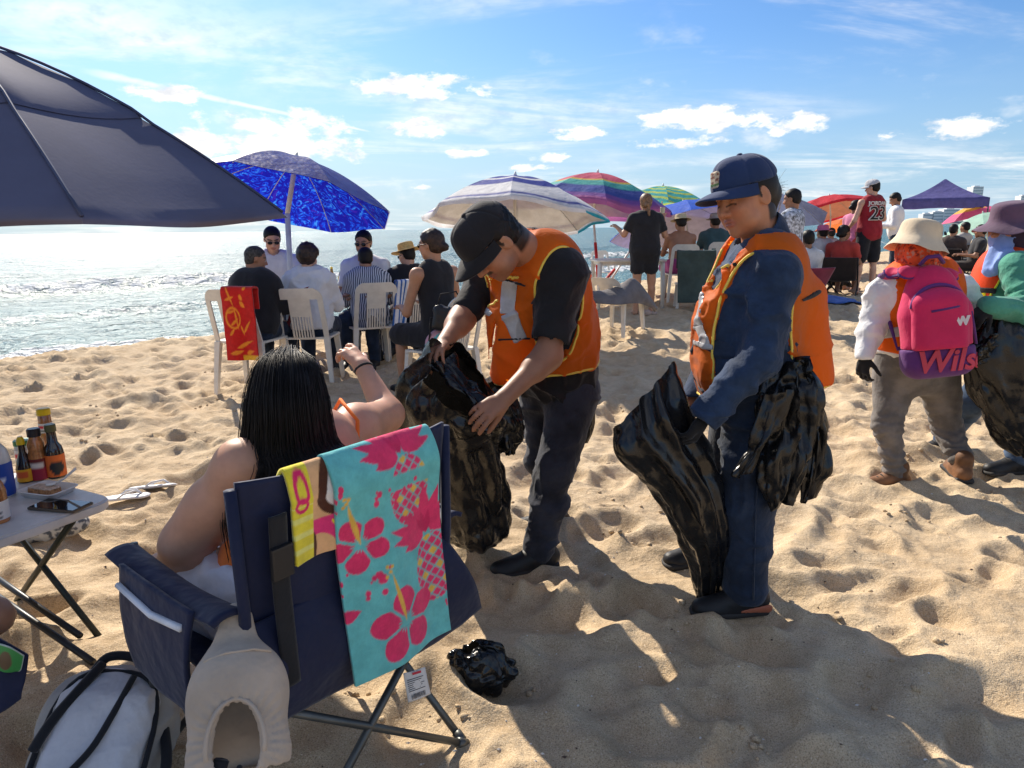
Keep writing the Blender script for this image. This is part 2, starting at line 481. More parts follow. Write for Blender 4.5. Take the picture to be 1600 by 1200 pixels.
SEA_Z = -0.95
def build_sea():
    fine = np.radians(np.linspace(-46, 42, 400)); 
    ang = np.concatenate([np.radians(np.linspace(-150, -47, 30)), fine, np.radians(np.linspace(43, 90, 16))])
    rr = np.concatenate([np.geomspace(8.5, 90, 260), np.geomspace(92, 6500, 50)])
    X, Y, F = polar_sheet(rr, ang)
    s = sea_s(X, Y); al = (X * 0.646 + Y * 0.763)
    P = np.stack([X, Y], 1)
    fade = np.clip(1 - (s - 60) / 240, 0.0, 1)
    Q = np.stack([s, al * 0.35], 1)
    z = 0.10 * fbm(Q, 0.33, 3, seed=41) + 0.05 * fbm(P, 1.3, 3, seed=47)
    foam = np.zeros(len(X))
    def breaker(s0, w, h, seed, fo, ext=0.25):
        nonlocal z, foam
        sw = s + 1.6 * vnoise(np.stack([al * 0.09, al * 0 + seed], 1), 1.0, seed) + 0.35 * fbm(P, 0.8, 2, seed=seed + 5)
        amp = np.clip(0.55 + 0.9 * vnoise(np.stack([al * 0.045, al * 0 + 3.3], 1), 1.0, seed + 2), 0, 1.2)
        u = (sw - s0) / w
        prof = np.where(u < 0, np.exp(-(u * 2.0) ** 2), np.exp(-(u * 0.8) ** 2))
        z = z + h * amp * prof
        foam = np.maximum(foam, fo * np.clip(amp * 1.5, 0, 1) * np.exp(-((u + 0.35) / 0.55) ** 2))
        foam = np.maximum(foam, fo * ext * 3 * np.clip(amp, 0, 1) * np.where((u < 0) & (u > -3.2), (1 + u / 3.2), 0) * (0.45 + 0.55 * fbm(P, 1.1, 3, seed=seed)))
    breaker(7.0, 1.3, 0.28, 51, 1.0, 0.30)
    breaker(13.5, 1.6, 0.38, 61, 1.0, 0.30)
    breaker(23.0, 2.0, 0.40, 71, 0.9, 0.22)
    breaker(37.0, 2.6, 0.30, 81, 0.45, 0.10)
    breaker(60.0, 3.0, 0.25, 91, 0.2, 0.05)
    wash = np.clip(1 - (s - 4.0) / 4.5, 0, 1) * 0.9
    foam = np.maximum(foam, wash * (0.55 + 0.45 * fbm(P, 0.9, 3, seed=99)))
    z = z * fade
    lace = 0.62 + 0.75 * fbm(P, 2.2, 4, seed=77, ridged=True) * 0.7
    foam = np.clip(foam * lace * 0.88, 0, 1)
    m, g, b = principled('sea_water')
    oc = g.new('ShaderNodeTexCoord').outputs['Object']
    a = g.new('ShaderNodeAttribute'); a.attribute_name = 'Col'
    fo = g.sep(a.outputs[1])[0]
    fn = g.noise(oc, 5.0, 6, 0.65)
    fm = g.ramp(g.math('ADD', fo, g.math('MULTIPLY', g.math('SUBTRACT', fn, 0.5), 0.9)), 0.38, 0.68)
    n1 = g.noise(g.vmath('MULTIPLY', oc, (0.02, 0.02, 1)), 1.0, 3)
    deep = g.mix(g.ramp(n1, 0.35, 0.65), (0.055, 0.150, 0.160, 1), (0.075, 0.190, 0.195, 1))
    g.put(b.inputs['Base Color'], g.mix(fm, deep, (0.82, 0.84, 0.84, 1)))
    g.put(b.inputs['Roughness'], g.ramp(fm, 0, 1, 0.31, 0.85))
    b.inputs['IOR'].default_value = 1.33; b.inputs['Specular IOR Level'].default_value = 0.5
    # chop: several scales of ripple so the sun breaks into glints far out as well
    prev = None
    for sc_, st, dist, stretch in ((0.35, 1.0, 1.0, (1, 1, 1)), (1.3, 1.0, 0.62, (1, 1, 1)), (5.0, 1.0, 0.19, (1, 1, 1))):
        h = g.noise(g.vmath('MULTIPLY', oc, stretch), sc_, 4, 0.6, 0.3)
        bn = g.new('ShaderNodeBump'); bn.inputs['Strength'].default_value = st; bn.inputs['Distance'].default_value = dist
        g.put(bn.inputs['Height'], h)
        if prev is not None: g.put(bn.inputs['Normal'], prev)
        prev = bn.outputs[0]
    g.put(b.inputs['Normal'], prev)
    o = mesh_obj('sea', np.stack([X, Y, z + SEA_Z], 1), F, m, cols=np.stack([foam] * 3, 1))
    tag(o, 'glittering teal sea with white surf along the shore', 'sea', kind='structure')
build_sea()

def shell_bits():
    """pale shell chips and dark crumbs lying about on the near sand"""
    rg = random.Random(8); V = []; F = []; C = []
    for i in range(420):
        a = rg.uniform(-0.62, 0.62); r = 1.5 + 4.5 * rg.random() ** 1.5
        x, y = r * math.sin(a), r * math.cos(a); z = gz(x, y); s = rg.uniform(0.0018, 0.0055); b = len(V); t = rg.uniform(0, 6)
        for k in range(4): V.append((x + s * math.cos(t + k * 1.57) * (1.5 if k % 2 else 0.8), y + s * math.sin(t + k * 1.57), z + 0.001))
        V += [(x, y, z + s * 0.8 + 0.001), (x, y, z - s * 0.5)]
        F += [(b + k, b + (k + 1) % 4, b + 4) for k in range(4)] + [(b + (k + 1) % 4, b + k, b + 5) for k in range(4)]
        C += [(0.75, 0.70, 0.62) if rg.random() < 0.6 else (0.10, 0.06, 0.04)] * 6
    o = mesh_obj('shell_chips', V, F, mat('shell_chip', attr=True, rough=0.6), None, smooth=False, cols=np.array(C))
    tag(o, 'tiny shell chips and crumbs scattered on the sand', 'shell chips', kind='stuff')
shell_bits()

def sand_clods():
    """little lumps of kicked up damp sand"""
    rg = random.Random(21); V = []; F = []
    bm = bmesh.new(); bmesh.ops.create_icosphere(bm, subdivisions=1, radius=1.0); bm.verts.index_update()
    bv = np.array([v.co[:] for v in bm.verts]); bf = [[v.index for v in f.verts] for f in bm.faces]; bm.free()
    for c in range(95):
        a = rg.uniform(-0.64, 0.64); r = 1.7 + 6.5 * rg.random(); x0, y0 = r * math.sin(a), r * math.cos(a)
        for i in range(rg.randint(2, 8)):
            x, y = x0 + rg.gauss(0, 0.06), y0 + rg.gauss(0, 0.06); s = rg.uniform(0.004, 0.015); b = len(V)
            for p in bv:
                k = s * rg.uniform(0.7, 1.25); V.append((x + p[0] * k, y + p[1] * k, gz(x, y) + s * 0.25 + p[2] * k * 0.8))
            F += [tuple(j + b for j in f) for f in bf]
    o = mesh_obj('sand_clods', V, F, bpy.data.materials['sand'], None, smooth=True)
    tag(o, 'small clods of kicked up sand', 'sand clods', kind='stuff')
sand_clods()

# ------------------------------------------------------------------ implicit solids -> meshes
def A3(p): return np.asarray(p, dtype=float)
def nrm(v): v = A3(v); return v / (np.linalg.norm(v) + 1e-12)

def cone(a, b, ra, rb, k=0.02, sq=None, op='u'):
    """tapered capsule; sq=(axis, f): thickness along axis scaled by f"""
    return dict(t='cone', a=A3(a), b=A3(b), ra=ra, rb=rb, k=k, sq=sq, op=op)
def ball(c, r, k=0.02, op='u'): return dict(t='cone', a=A3(c), b=A3(c) + 1e-6, ra=r, rb=r, k=k, sq=None, op=op)
def ell(c, r, R=None, k=0.02, op='u'):
    return dict(t='ell', c=A3(c), r=A3(r), R=np.eye(3) if R is None else np.asarray(R, float), k=k, op=op)
def rbox(c, r, R=None, rnd=0.01, k=0.01, op='u'):
    return dict(t='box', c=A3(c), r=A3(r), R=np.eye(3) if R is None else np.asarray(R, float), rnd=rnd, k=k, op=op)
def plane(p, n, k=0.0):
    """cut away everything on the side n points to"""
    return dict(t='plane', c=A3(p), n=nrm(n), k=k, op='i')

def grow(prims, d):
    out = []
    for q in prims:
        q = dict(q)
        if q['op'] == 'u':
            if q['t'] == 'cone': q['ra'] += d; q['rb'] += d
            else: q['r'] = q['r'] + d
        out.append(q)
    return out

def _bbox(q):
    if q['t'] == 'cone':
        f = max(1.0, q['sq'][1]) if q['sq'] else 1.0
        r = max(q['ra'], q['rb']) * f
        return np.minimum(q['a'], q['b']) - r, np.maximum(q['a'], q['b']) + r
    e = np.abs(q['R']) @ (q['r'] + (q.get('rnd', 0)))
    return q['c'] - e, q['c'] + e

def _eval(q, X, Y, Z):
    if q['t'] == 'cone':
        a, b = q['a'], q['b']; ab = b - a; L2 = float(ab @ ab) + 1e-12
        t = ((X - a[0]) * ab[0] + (Y - a[1]) * ab[1] + (Z - a[2]) * ab[2]) / L2
        t = np.clip(t, 0, 1)
        dx, dy, dz = X - (a[0] + t * ab[0]), Y - (a[1] + t * ab[1]), Z - (a[2] + t * ab[2])
        d2 = dx * dx + dy * dy + dz * dz
        if q['sq']:
            w, f = q['sq']; w = nrm(w)
            c = dx * w[0] + dy * w[1] + dz * w[2]
            d2 = d2 + c * c * (1 / (f * f) - 1)
        r = q['ra'] + (q['rb'] - q['ra']) * t
        d = np.sqrt(np.maximum(d2, 1e-12)) - r
        if q['sq'] and q['sq'][1] < 1: d = d * (0.5 + 0.5 * q['sq'][1])
        return d
    if q['t'] == 'plane':
        n, c = q['n'], q['c']
        return (X - c[0]) * n[0] + (Y - c[1]) * n[1] + (Z - c[2]) * n[2]
    c, R, r = q['c'], q['R'], q['r']
    dx, dy, dz = X - c[0], Y - c[1], Z - c[2]
    u = dx * R[0, 0] + dy * R[1, 0] + dz * R[2, 0]
    v = dx * R[0, 1] + dy * R[1, 1] + dz * R[2, 1]
    w = dx * R[0, 2] + dy * R[1, 2] + dz * R[2, 2]
    if q['t'] == 'ell':
        k0 = np.sqrt((u / r[0]) ** 2 + (v / r[1]) ** 2 + (w / r[2]) ** 2) + 1e-9
        k1 = np.sqrt((u / r[0] ** 2) ** 2 + (v / r[1] ** 2) ** 2 + (w / r[2] ** 2) ** 2) + 1e-9
        return k0 * (k0 - 1) / k1
    rn = q['rnd']
    a, b_, c_ = np.abs(u) - r[0] + rn, np.abs(v) - r[1] + rn, np.abs(w) - r[2] + rn
    return np.sqrt(np.maximum(a, 0) ** 2 + np.maximum(b_, 0) ** 2 + np.maximum(c_, 0) ** 2) + np.minimum(np.maximum(a, np.maximum(b_, c_)), 0) - rn

def _smin(a, b, k):
    if k <= 0: return np.minimum(a, b)
    h = np.maximum(k - np.abs(a - b), 0) / k
    return np.minimum(a, b) - h * h * k * 0.25

def field(prims, h, box=None, hollow=0.0):
    ups = [q for q in prims if q['op'] == 'u']
    bb = [_bbox(q) for q in ups]
    lo = np.min([b[0] for b in bb], 0) - 4 * h; hi = np.max([b[1] for b in bb], 0) + 4 * h
    if box is not None: lo = np.maximum(lo, box[0]); hi = np.minimum(hi, box[1])
    n = np.ceil((hi - lo) / h).astype(int) + 1
    ax = [(lo[i] + h * np.arange(n[i])).astype(np.float32) for i in range(3)]
    D = np.full(n, 1.0, dtype=np.float32)
    Dup = None
    for q in prims:
        if q['op'] != 'u' and Dup is None and hollow: Dup = D.copy()
        if q['t'] == 'plane' or q['op'] == 'i':
            d = _eval(q, ax[0][:, None, None], ax[1][None, :, None], ax[2][None, None, :])
            D = np.maximum(D, d) if q['k'] <= 0 else -_smin(-D, -d, q['k'])
            continue
        b0, b1 = _bbox(q)
        m = max(q['k'], 0) + 3 * h
        i0 = np.clip(((b0 - m - lo) / h).astype(int), 0, n); i1 = np.clip(((b1 + m - lo) / h).astype(int) + 2, 0, n)
        if np.any(i1 <= i0): continue
        sl = tuple(slice(i0[i], i1[i]) for i in range(3))
        d = _eval(q, ax[0][sl[0]][:, None, None], ax[1][sl[1]][None, :, None], ax[2][sl[2]][None, None, :])
        if q['op'] == 'u': D[sl] = _smin(D[sl], d, q['k'])
        elif q['op'] == 's': D[sl] = -_smin(-D[sl], d, q['k'])
    if hollow:
        if Dup is None: Dup = D.copy()
        D = np.maximum(D, -(Dup + hollow))
        return D, lo, h, Dup
    return D, lo, h

def surf(D, lo, h, smooth=1):
    """surface nets: vertices, quads"""
    n = D.shape
    S = D < 0
    S[0] = S[-1] = False; S[:, 0] = S[:, -1] = False; S[:, :, 0] = S[:, :, -1] = False
    D = np.where(S, np.minimum(D, -1e-6), np.maximum(D, 1e-6))
    c = [S[i:n[0] - 1 + i, j:n[1] - 1 + j, k:n[2] - 1 + k] for i in (0, 1) for j in (0, 1) for k in (0, 1)]
    cnt = sum(x.astype(np.int8) for x in c)
    act = (cnt > 0) & (cnt < 8)
    idx = np.argwhere(act)
    if len(idx) == 0: return np.zeros((0, 3)), np.zeros((0, 4), int)
    vid = np.full(act.shape, -1, dtype=np.int64); vid[act] = np.arange(len(idx))
    pos = np.zeros((len(idx), 3)); num = np.zeros(len(idx))
    offs = [(i, j, k) for i in (0, 1) for j in (0, 1) for k in (0, 1)]
    for a in range(8):
        for b in range(a + 1, 8):
            oa, ob = np.array(offs[a]), np.array(offs[b])
            if np.abs(oa - ob).sum() != 1: continue
            da = D[tuple((idx + oa).T)]; db = D[tuple((idx + ob).T)]
            m = (da < 0) != (db < 0)
            t = (da / (da - db + 1e-12))[m][:, None]
            pos[m] += oa + t * (ob - oa); num[m] += 1
    V = (idx + pos / num[:, None]) * h + lo
    Q = []
    for ax in range(3):
        sa = [slice(1, -1)] * 3; sb = [slice(1, -1)] * 3
        sa[ax] = slice(0, n[ax] - 1); sb[ax] = slice(1, n[ax])
        A, B = S[tuple(sa)], S[tuple(sb)]
        for flip, msk in ((False, A & ~B), (True, ~A & B)):
            e = np.argwhere(msk)
            if len(e) == 0: continue
            o = np.ones(3, int); o[ax] = 0
            e = e + o
            u, w = (ax + 1) % 3, (ax + 2) % 3
            du = np.zeros(3, int); du[u] = 1; dw = np.zeros(3, int); dw[w] = 1
            q = [vid[tuple((e - s).T)] for s in (du + dw, dw, 0 * du, du)]
            q = np.stack(q, 1)
            Q.append(q[:, ::-1] if flip else q)
    Q = np.concatenate(Q)
    Q = Q[(Q >= 0).all(1)]
    for _ in range(smooth): V = lap(V, Q, 0.5)
    return V, Q

def lap(V, Q, w=0.5):
    acc = np.zeros_like(V); c = np.zeros(len(V))
    for i, j in ((0, 1), (1, 2), (2, 3), (3, 0)):
        np.add.at(acc, Q[:, i], V[Q[:, j]]); np.add.at(acc, Q[:, j], V[Q[:, i]])
        np.add.at(c, Q[:, i], 1); np.add.at(c, Q[:, j], 1)
    return V + w * (acc / np.maximum(c, 1)[:, None] - V)

def vnormals(V, Q):
    n = np.cross(V[Q[:, 2]] - V[Q[:, 0]], V[Q[:, 3]] - V[Q[:, 1]])
    N = np.zeros_like(V)
    for i in range(4): np.add.at(N, Q[:, i], n)
    return N / (np.linalg.norm(N, axis=1)[:, None] + 1e-12)

def solid(prims, h, smooth=1, disp=None, box=None, hollow=0.0):
    """mesh of the solid; hollow > 0 keeps only a cloth-like skin of about that thickness"""
    if hollow:
        D, lo, h, Dup = field(prims, h, box=box, hollow=hollow)
        V, Q = surf(D, lo, h, smooth)
        if len(V):
            i = np.clip(np.round((V - lo) / h).astype(int), 0, np.array(Dup.shape) - 1)
            deep = Dup[tuple(i.T)] < -hollow * 0.55
            Q = Q[~deep[Q].all(1)]
            used = np.unique(Q); mp = np.full(len(V), -1); mp[used] = np.arange(len(used))
            V = V[used]; Q = mp[Q]
    else:
        D, lo, h = field(prims, h, box=box)
        V, Q = surf(D, lo, h, smooth)
    if len(V) and disp is not None:
        V = V + vnormals(V, Q) * disp(V)[:, None]
    return V, Q

def isect(q, d=0.0, k=0.0):
    """use a solid as a mask: keep only what lies inside it"""
    q = grow([dict(q, op='u')], d)[0]
    q['op'] = 'i'; q['k'] = k
    return q
def minus(q, k=0.0): return dict(q, op='s', k=k)

def largest(V, Q):
    """keep the biggest connected piece"""
    if not len(Q): return V, Q
    lab = np.arange(len(V))
    while True:
        m = lab[Q].min(1); new = lab.copy()
        for i in range(4): np.minimum.at(new, Q[:, i], m)
        new = new[new]
        if (new == lab).all(): break
        lab = new
    big = np.bincount(lab[Q[:, 0]]).argmax(); Q = Q[lab[Q[:, 0]] == big]
    u = np.unique(Q); mp = np.full(len(V), -1); mp[u] = np.arange(len(u))
    return V[u], mp[Q]

def merge(*vqs):
    vqs = [x for x in vqs if len(x[0])]
    V = []; Q = []; b = 0
    for v, q in vqs:
        V.append(v); Q.append(q + b); b += len(v)
    return np.concatenate(V), np.concatenate(Q)

def put(name, vq, m, parent, cols=None, flat=False):
    V, Q = vq
    c = None
    if cols is not None: c = cols(V) if callable(cols) else cols
    return mesh_obj(name, rel(parent_root(parent), V), Q, m, parent, smooth=not flat, cols=c)

def parent_root(o):
    while o.parent is not None: o = o.parent
    return o

def folds(amp, f, seed=0, stretch=(1, 1, 1), ridged=True):
    """cloth creases: displacement along the normal; sharp ridges with soft hollows between"""
    st = A3(stretch)
    def fn(V):
        w = V + 0.035 * np.stack([fbm(V, 5, 1, seed=seed + 7), fbm(V, 5, 1, seed=seed + 8), fbm(V, 5, 1, seed=seed + 9)], 1)
        r = fbm(w * st, f, 1, seed=seed, ridged=True)
        r2 = fbm(w * st[[1, 0, 2]], f * 2.1, 1, seed=seed + 3, ridged=True)
        m = 0.6 + 0.7 * vnoise(V, 3.5, seed + 5)
        return amp * m * (1.5 * np.maximum(r, 0) ** 2 - 0.35 + 0.55 * np.maximum(r2, 0) ** 2)
    return fn

# ------------------------------------------------------------------ people
SKIN = mat('skin', attr=True, rough=0.52, spec=0.4, var=0.07, vscale=14, bump=[(160, 0.10, 3)], sss=0.12)
HAIR = mat('hair_dark', (0.008, 0.006, 0.006), rough=0.55, spec=0.3, var=0.3, vscale=30, bump=[(240, 0.35, 1, (1, 1, 0.1))])
TONE = {'light': (0.62, 0.36, 0.25), 'tan': (0.46, 0.24, 0.145), 'brown': (0.34, 0.165, 0.095), 'dark': (0.24, 0.115, 0.068)}

def frame(f, u):
    """columns: right, forward, up"""
    f = nrm(f); u = A3(u); u = nrm(u - f * (u @ f)); r = np.cross(f, u)
    return np.stack([r, f, u], 1)

def head_prims(c, R, s=1.0, nose=1.0, jaw=1.0, fat=1.0):
    L = lambda x, y, z: c + R @ (A3((x, y, z)) * s)
    P = []
    P.append(ell(L(0, -0.012, 0.032), A3((0.075, 0.095, 0.082)) * s, R, 0.02))
    P.append(ell(L(0, 0.022, -0.022), A3((0.064 * fat, 0.068, 0.085)) * s, R, 0.03 * s))
    P.append(ell(L(0, 0.036, -0.074), A3((0.046 * fat, 0.046, 0.038)) * s * jaw, R, 0.03 * s))
    P.append(ball(L(0, 0.070, -0.098), 0.017 * s * jaw, 0.022 * s))
    for x in (-1, 1):
        P.append(ball(L(x * 0.037 * fat, 0.057, -0.028), 0.030 * s, 0.02 * s))
        P.append(ball(L(x * 0.040 * fat, 0.044, -0.065), 0.026 * s * fat, 0.02 * s))
    P.append(cone(L(-0.038, 0.074, 0.024), L(0.038, 0.074, 0.024), 0.013 * s, 0.013 * s, 0.015 * s))
    for x in (-1, 1):
        P.append(dict(ball(L(x * 0.031, 0.094, 0.003), 0.012 * s, 0.016 * s), op='s'))
        P.append(ell(L(x * 0.031, 0.0745, 0.001), A3((0.0165, 0.0125, 0.0115)) * s, R, 0.006 * s))
    P.append(cone(L(0, 0.086, 0.010), L(0, 0.104 + 0.004 * nose, -0.030), 0.008 * s, 0.0125 * s * nose, 0.013 * s))
    for x in (-1, 1):
        P.append(ball(L(x * 0.0135, 0.095, -0.034), 0.0095 * s * nose, 0.008 * s))
    P.append(ell(L(0, 0.088, -0.0575), A3((0.023, 0.0105, 0.0062)) * s, R, 0.006 * s))
    P.append(ell(L(0, 0.087, -0.0690), A3((0.020, 0.0105, 0.0072)) * s, R, 0.006 * s))
    P.append(cone(L(-0.022, 0.094, -0.0635), L(0.022, 0.094, -0.0635), 0.0022 * s, 0.0022 * s, 0.005 * s, op='s'))
    for x in (-1, 1):
        e = R @ np.stack([nrm((1, 0.35 * x, 0)), nrm((-0.35 * x, 1, -0.15)), nrm((0, 0.15, 1))], 1)
        P.append(ell(L(x * 0.077, -0.006, -0.008), A3((0.008, 0.020, 0.033)) * s, e, 0.006 * s))
        P.append(ell(L(x * 0.086, 0.000, -0.008), A3((0.006, 0.010, 0.017)) * s, e, 0.005 * s, op='s'))
    return P

def head_cols(c, R, s, tone, lips=(0.36, 0.12, 0.10), brow=(0.02, 0.014, 0.01), stub=0.0, closed=False, must=0.0, hairline=False):
    tone = A3(tone)
    def f(V):
        q = ((V - c) @ R) / s
        C = np.tile(tone, (len(V), 1))
        blush = np.exp(-(((np.abs(q[:, 0]) - 0.04) / 0.025) ** 2 + ((q[:, 2] + 0.03) / 0.03) ** 2)) * (q[:, 1] > 0.03)
        C = C * (1 + blush[:, None] * A3((0.12, -0.06, -0.08)))
        front = q[:, 1] > 0.05
        def paint(w, col):
            nonlocal C
            C = C * (1 - w[:, None]) + w[:, None] * A3(col)
        w = np.clip(1.4 - np.sqrt((q[:, 0] / 0.024) ** 2 + ((q[:, 2] + 0.0635) / 0.0125) ** 2), 0, 0.4) / 0.4 * (q[:, 1] > 0.07)
        paint(w * 0.75, lips)
        ax = np.abs(q[:, 0])
        by = 0.024 + 0.006 * np.sin(np.clip((ax - 0.012) / 0.04, 0, 1) * math.pi * 0.8)
        w = np.clip(1.5 - np.sqrt(((ax - 0.033) / 0.022) ** 2 + ((q[:, 2] - by) / 0.0062) ** 2), 0, 0.5) * 2 * front
        paint(np.clip(w, 0, 0.9), brow)
        er = np.sqrt(((ax - 0.031) / 0.0165) ** 2 + ((q[:, 2] - 0.001) / 0.008) ** 2)
        if closed:
            w = np.clip(1.3 - np.abs(q[:, 2] + 0.0055 + 0.18 * (ax - 0.031) ** 2 / 0.0165) / 0.0034, 0, 1) * (np.abs(ax - 0.031) < 0.019) * front
            paint(w * 0.95, (0.012, 0.008, 0.006))
        else:
            paint(np.clip((1.0 - er) * 6, 0, 1) * front, (0.62, 0.58, 0.54))
            paint(np.clip((1 - np.sqrt((ax - 0.031) ** 2 + (q[:, 2] - 0.001) ** 2) / 0.0065) * 5, 0, 1) * front, (0.012, 0.008, 0.006))
            w = np.clip(1 - np.abs(er - 1.05) / 0.22, 0, 1) * (q[:, 2] > 0.0) * front
            paint(w * 0.9, (0.015, 0.01, 0.008))
        if hairline:
            b_ = np.where(q[:, 2] > -0.012, 0.030 + 0.55 * (q[:, 2] - 0.02), -0.020)
            ear = (np.abs(q[:, 0]) > 0.0795) & (q[:, 2] < 0.028) & (q[:, 1] > -0.030)
            w = np.clip((b_ - q[:, 1]) / 0.008, 0, 1) * np.clip((q[:, 2] + 0.105) / 0.02, 0, 1) * ~ear
            paint(w * 0.96, (0.010, 0.008, 0.007))
        if must:
            w = np.clip(1.5 - np.sqrt((q[:, 0] / 0.028) ** 2 + ((q[:, 2] + 0.046) / 0.008) ** 2), 0, 0.5) * 2 * (q[:, 1] > 0.07)
            paint(np.clip(w * must, 0, 1), brow)
        if stub:
            w = np.clip((-(q[:, 2]) - 0.045) / 0.02, 0, 1) * (q[:, 1] > -0.01)
            paint(w * stub, tone * 0.35)
        return C
    return f

def hand_prims(w, d, n, side=1, curl=0.5, s=1.0, spread=0.12, thumb=(0.75, 0.75, 0.35), curls=None):
    """w wrist, d direction of the fingers, n palm normal (side the fingers close to); thumb leaves on lat*side"""
    d = nrm(d); n = A3(n); n = nrm(n - d * (n @ d)); lat = np.cross(d, n) * side
    P = []
    pc = lambda a, l, m: w + (d * a + lat * l + n * m) * s
    P.append(cone(pc(0, 0, 0), pc(0.03, 0, 0), 0.026 * s, 0.026 * s, 0.015, (n, 0.75)))
    P.append(cone(pc(0.045, 0.014, 0), pc(0.078, 0.018, 0), 0.022 * s, 0.018 * s, 0.012, (n, 0.72)))
    P.append(cone(pc(0.045, -0.014, 0), pc(0.076, -0.020, 0), 0.022 * s, 0.017 * s, 0.012, (n, 0.72)))
    for i, (l, L, r) in enumerate(((0.030, 0.068, 0.0092), (0.010, 0.076, 0.0096), (-0.011, 0.070, 0.0092), (-0.030, 0.056, 0.0080))):
        cu = curl if curls is None else curls[i]
        p = pc(0.084 - (0.008 if i == 3 else 0), l, 0)
        ang = cu * 0.8
        dirv = d + lat * (l / 0.03) * spread
        for j, fr in enumerate((0.45, 0.32, 0.23)):
            v = nrm(dirv) * math.cos(ang) + n * math.sin(ang)
            q = p + v * L * fr * s * 1.05
            P.append(cone(p, q, (r - 0.0007 * j) * s, (r - 0.0007 * (j + 1)) * s, 0.004))
            p = q; ang += cu * (1.0 if j == 0 else 0.7)
    tv = nrm(d * thumb[0] + lat * thumb[1] + n * thumb[2])
    p = pc(0.022, 0.022, 0.004); q = p + tv * 0.045 * s
    P.append(cone(p, q, 0.015 * s, 0.011 * s, 0.010))
    tv2 = nrm(tv + d * 0.5 + n * 0.25)
    q2 = q + tv2 * 0.030 * s
    P.append(cone(q, q2, 0.011 * s, 0.0095 * s, 0.004)); P.append(cone(q2, q2 + nrm(tv2 + n * 0.2) * 0.022 * s, 0.0095 * s, 0.0075 * s, 0.004))
    return P

def spine_prims(J, prof, extra=0.0):
    """torso from levels (t, half width, half depth, forward shift); t 0 pelvis .. 1 neck base"""
    pts = [A3(J['pelvis']), A3(J['waist']), A3(J['chest']), A3(J['neck'])]
    lh = A3(J['hipR']) - A3(J['hipL']); ls = A3(J['shR']) - A3(J['shL'])
    lh = nrm(lh); ls = nrm(ls)
    P = []
    for (t, w, dpt, fw) in prof:
        u = t * 3; i = min(int(u), 2); f = u - i
        p = pts[i] * (1 - f) + pts[i + 1] * f
        lat = nrm(lh * (1 - t) + ls * t)
        upv = nrm(pts[3] - pts[0]); fv = np.cross(upv, lat) 
        # forward = up x right for a body whose right hand is +lat
        p = p + fv * fw
        r = dpt + extra; ww = max(w - dpt, 0.0)
        P.append(cone(p - lat * ww, p + lat * ww, r, r, 0.075))
    return P

PROF_M = [(0.0, 0.165, 0.115, -0.01), (0.17, 0.160, 0.112, 0.0), (0.34, 0.150, 0.110, 0.015), (0.5, 0.155, 0.112, 0.015), (0.67, 0.172, 0.115, 0.005), (0.82, 0.180, 0.095, -0.005), (0.93, 0.13, 0.065, -0.01)]
PROF_HEAVY = [(0.0, 0.185, 0.135, -0.01), (0.17, 0.185, 0.140, 0.01), (0.34, 0.180, 0.140, 0.025), (0.5, 0.180, 0.138, 0.02), (0.67, 0.185, 0.130, 0.01), (0.82, 0.185, 0.100, -0.005), (0.93, 0.13, 0.068, -0.01)]
PROF_F = [(0.0, 0.170, 0.120, -0.015), (0.17, 0.160, 0.112, 0.0), (0.34, 0.138, 0.100, 0.012), (0.5, 0.135, 0.100, 0.015), (0.67, 0.150, 0.115, 0.02), (0.82, 0.155, 0.085, 0.0), (0.93, 0.11, 0.055, -0.01)]

def limb(a, m, b, r0, r1, r2, r3=None, k=0.03):
    return [cone(a, m, r0, r1, k), cone(m, b, r1, r2 if r3 is None else r3, k)]

def shoe(parent, ankle, toe_dir, L=0.27, col=None, sole=None, high=False, s=1.0, h=0.006, ground=None, tilt=0.0, lite=False):
    """a shoe whose heel is below the ankle; returns upper"""
    an = A3(ankle); d = A3(toe_dir); d = nrm((d[0], d[1], 0)); lat = A3((d[1], -d[0], 0))
    if tilt:
        d = nrm(d * math.cos(tilt) + A3((0, 0, -math.sin(tilt))))
    up = np.cross(lat, d)
    g = an - up * 0.095 * s if ground is None else A3((an[0], an[1], ground))
    R = np.stack([lat, d, up], 1)
    p = lambda x, y, z: g + R @ (A3((x, y, z)) * s)
    U = [cone(p(0, -0.055, 0.050), p(0, 0.03, 0.058), 0.040 * s, 0.043 * s, 0.03), cone(p(0, 0.03, 0.055), p(0.006, L - 0.11, 0.032), 0.043 * s, 0.038 * s, 0.03, (up, 0.85)),
         cone(p(0, -0.02, 0.06), p(0, -0.03, 0.125 if high else 0.092), 0.043 * s, 0.046 * s, 0.02),
         rbox(p(0, (L - 0.17) / 2, 0.02), A3((0.040, L / 2 - 0.02, 0.02)) * s, R, 0.018 * s, 0.02),
         plane(p(0, 0, 0.012), -up)]
    S = [rbox(p(0.002, (L - 0.165) / 2, 0.013), A3((0.047, L / 2, 0.016)) * s, R, 0.014 * s, 0.01),
         cone(p(0.002, L - 0.115, 0.013), p(0.002, L - 0.11, 0.013), 0.045 * s, 0.045 * s, 0.02, (up, 0.33))]
    o = put('shoe', solid(U, h, 1), col, parent)
    put('sole', solid(S, h, 1), sole, o)
    if lite: return o
    # laces
    mb = MB()
    for i in range(4):
        y = 0.05 + i * 0.022; z = 0.098 - i * 0.011
        mb.tube(rel(parent_root(parent), [p(-0.028, y, z - 0.012), p(0, y + 0.006, z + 0.003), p(0.028, y, z - 0.012)]), 0.0032 * s, 5)
    mb.build('laces', sole, o, True)
    return o

